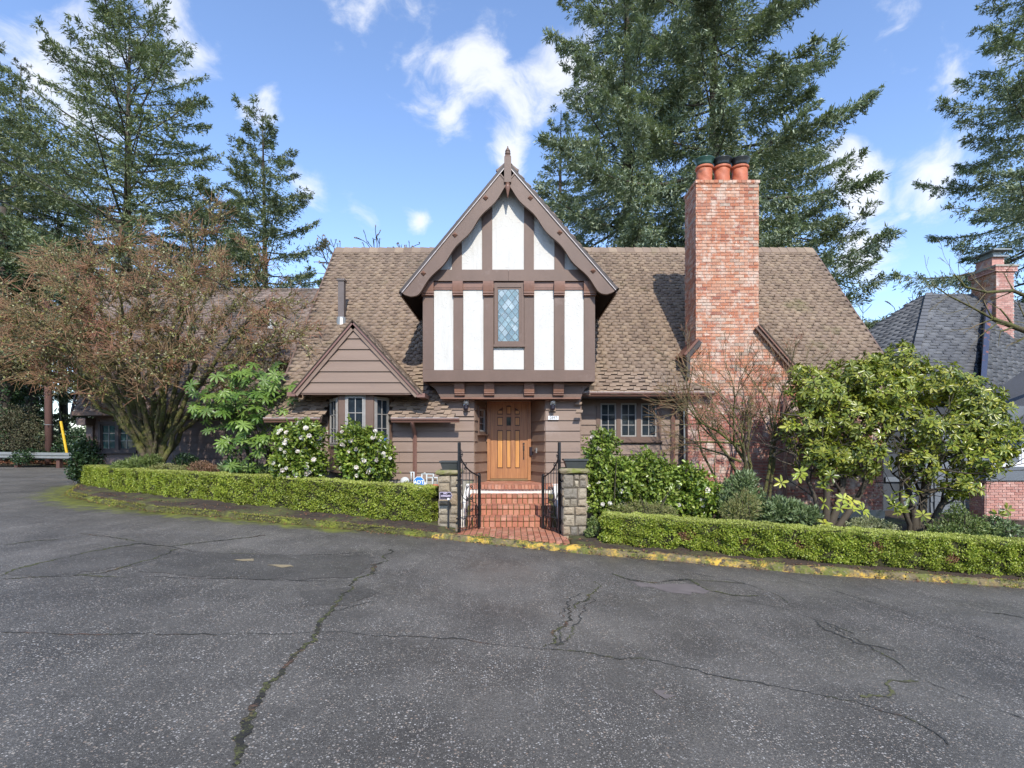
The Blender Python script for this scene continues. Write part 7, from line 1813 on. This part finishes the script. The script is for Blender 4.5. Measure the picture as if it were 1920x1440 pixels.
# ---- rhododendrons: leaves in rosettes, the nearest 300 of each as parts
def rhodo(label, trunk_base, crown, n_ros, seed, extra_yellow=(), trunks=()):
    T_ = thing('rhododendron', label, 'rhododendron', trunk_base, 'large rhododendrons right of the chimney')
    rs = np.random.default_rng(seed)
    cen = np.array([c for c, _ in crown], float); rad = np.array([r_ for _, r_ in crown], float)
    wv_ = rad.prod(1) ** (2 / 3); i = rs.choice(len(cen), n_ros, p=wv_ / wv_.sum()); d = nrm(rs.normal(size=(n_ros, 3)) + np.array([0, -.25, .25]))
    c = cen[i] + d * rad[i] * (.50 + .58 * rs.random(n_ros) ** .7)[:, None]
    def ros(c, d, rs, lmin=.085, lmax=.14):
        n = len(c); K_ = 8
        d = nrm(d + rs.normal(size=d.shape) * .35 + np.array([0, -.1, .35]))
        e1 = nrm(np.cross(d, np.array([[.13, .2, 1.]]))); e2 = np.cross(e1, d)
        a = (np.arange(K_)[None] * 6.283 / K_ + rs.random((n, 1)) * 6.28 + rs.normal(size=(n, K_)) * .18)[..., None]
        el = rs.uniform(-.45, .5, (n, K_, 1)); rd = e1[:, None] * np.cos(a) + e2[:, None] * np.sin(a)
        D_ = rd * np.cos(el) + d[:, None] * np.sin(el); N_ = d[:, None] * np.cos(el) - rd * np.sin(el)
        P_ = np.repeat(c[:, None], K_, 1) + rd * .012
        L_ = rs.uniform(lmin, lmax, (n, K_)); r_ = np.clip(rs.random((n, 1)) * .65 + rs.random((n, K_)) * .35, 0, .999)
        return P_.reshape(-1, 3), D_.reshape(-1, 3), N_.reshape(-1, 3), L_.ravel(), r_.ravel()
    P_, D_, N_, L_, r_ = ros(c, d, rs)
    # nearest leaves as single parts
    order = np.argsort(P_[:, 1] + np.abs(P_[:, 2] - 1.8) * .05); near = order[:260]; far = order[260:]
    V0, F0, _ = leaves_arr(np.zeros((1, 3)), np.array([[0, 1., 0]]), np.array([[0, 0, 1.]]), 1.0, .36, .22, True)
    me = bpy.data.meshes.new('leaf'); me.from_pydata(V0.tolist(), [], F0.tolist()); me.update(); me.materials.append(M['rhodo'])
    for q in near:
        dd = D_[q] / np.linalg.norm(D_[q]); ss = np.cross(dd, N_[q]); ss /= np.linalg.norm(ss); nn_ = np.cross(ss, dd); l_ = float(L_[q]); p_ = P_[q]
        W = Matrix(((ss[0] * l_, dd[0] * l_, nn_[0] * l_, p_[0]), (ss[1] * l_, dd[1] * l_, nn_[1] * l_, p_[1]), (ss[2] * l_, dd[2] * l_, nn_[2] * l_, p_[2]), (0, 0, 0, 1)))
        link('leaf', me, T_, None, W)
    leaves('foliage', M['rhodo'], T_, P_[far], D_[far], N_[far], L_[far], L_[far] * .36, fold=.22, broad=True, kind='stuff', rnd=r_[far])
    # buds
    bsel = rs.random(n_ros) < .35; nb_ = bsel.sum()
    leaves('buds', M['rhodo_bud'], T_, np.repeat(c[bsel], 3, 0), np.repeat(d[bsel], 3, 0) + rs.normal(size=(nb_ * 3, 3)) * .3, rs.normal(size=(nb_ * 3, 3)), .045, .022)
    for (xp, yp, Y, num, spread) in extra_yellow:
        cc = np.array([px(xp + rs.normal() * spread, yp + rs.normal() * spread * .7, Y + rs.normal() * .1) for _ in range(num)]); dd = np.tile([0, -.8, .5], (num, 1)) + rs.normal(size=(num, 3)) * .35
        a = ros(cc, dd, rs, .11, .16)
        leaves('yellow_foliage', M['rhodo_yellow'] if num % 2 else M['rhodo'], T_, a[0], a[1], a[2], a[3], a[3] * .38, fold=.2, broad=True, rnd=a[4])
    out_ = []; tips = []
    for (a, b_, r_) in trunks:
        a = np.array(a, float); b_ = np.array(b_, float); n = 5; prev = a
        for q in range(1, n + 1):
            t = q / n; pt_ = a + (b_ - a) * t + np.array([math.sin(t * 5 + a[0]) * .07, 0, .05 * math.sin(t * 4)]); out_.append((prev, pt_, r_ * (1 - (q - 1) / n * .5), r_ * (1 - t * .5), 9)); prev = pt_
            if q > 1: 
                for _ in range(2): grow(rs, pt_, np.array([rs.normal() * .8, rs.normal() * .5 - .1, .6]), r_ * .35, .6, 2, .5, out_, tips, taper=.6, kids=(1, 2), up=.02, wob=.18, lenf=.7, minr=.006, seg=3)
    add_limbs(T_, out_, .012, M['rhodo_bark'], M['rhodo_bark'])
    return T_
g = lambda x, y, Y, rx, ry, rz: (px(x, y, Y), (rx, ry, rz))
rhodo('rhododendron nearer the chimney with yellow-green leaves on low sprouts', (6.1, 10.3, -.1),
      [g(1530, 735, 10.6, .55, .55, .4), g(1600, 710, 10.7, .6, .55, .4), g(1520, 800, 10.5, .55, .5, .5), g(1600, 790, 10.5, .7, .6, .55), g(1650, 740, 10.6, .6, .6, .45), g(1540, 860, 10.3, .45, .45, .4), g(1610, 860, 10.4, .5, .5, .4), g(1640, 680, 10.8, .35, .35, .18), g(1505, 700, 10.8, .3, .3, .2)],
      1000, 41, [(1475, 890, 9.7, 3, 14), (1565, 945, 9.6, 5, 18), (1535, 885, 9.7, 4, 22), (1490, 795, 10.0, 3, 8), (1700, 960, 9.5, 4, 18), (1600, 955, 9.6, 3, 10)],
      [((6.1, 10.4, -.2), px(1540, 800, 10.5), .075), ((6.15, 10.4, -.2), px(1600, 820, 10.6), .08), ((6.25, 10.4, -.2), px(1660, 850, 10.6), .07), ((6.0, 10.4, -.2), px(1500, 850, 10.5), .05)])
rhodo('wider rhododendron farther right with dark crooked trunks before the grey house', (8.0, 10.6, -.2),
      [g(1680, 690, 10.7, .5, .5, .35), g(1740, 720, 10.6, .7, .6, .42), g(1810, 750, 10.6, .65, .55, .42), g(1700, 800, 10.5, .65, .6, .5), g(1780, 820, 10.4, .7, .6, .45), g(1850, 790, 10.4, .5, .5, .4), g(1720, 870, 10.4, .4, .45, .35), g(1830, 860, 10.2, .55, .5, .38), g(1880, 830, 10.2, .35, .4, .35), g(1800, 910, 10.2, .35, .35, .25), g(1690, 655, 10.8, .22, .22, .12)],
      1100, 42, [(1690, 930, 9.8, 4, 20), (1890, 950, 9.6, 2, 12), (1810, 905, 9.8, 4, 18)],
      [((8.0, 10.6, -.3), px(1700, 830, 10.5), .08), ((8.05, 10.6, -.3), px(1760, 830, 10.5), .09), ((8.15, 10.6, -.3), px(1830, 870, 10.4), .07), ((7.9, 10.6, -.3), px(1690, 900, 10.3), .05), (px(1730, 930, 10.4), px(1895, 870, 10.0), .03)])
print('leaves of fatsia', nleaf, 'objects', len(bpy.data.objects), 'tris', sum(len(m_.polygons) * 2 for m_ in bpy.data.meshes))

for o in bpy.data.objects:
    if o.name.split('.')[0] in ('fine_twigs', 'moss', 'lichen', 'dry_patch', 'buds') and o.parent: o['kind'] = 'stuff'
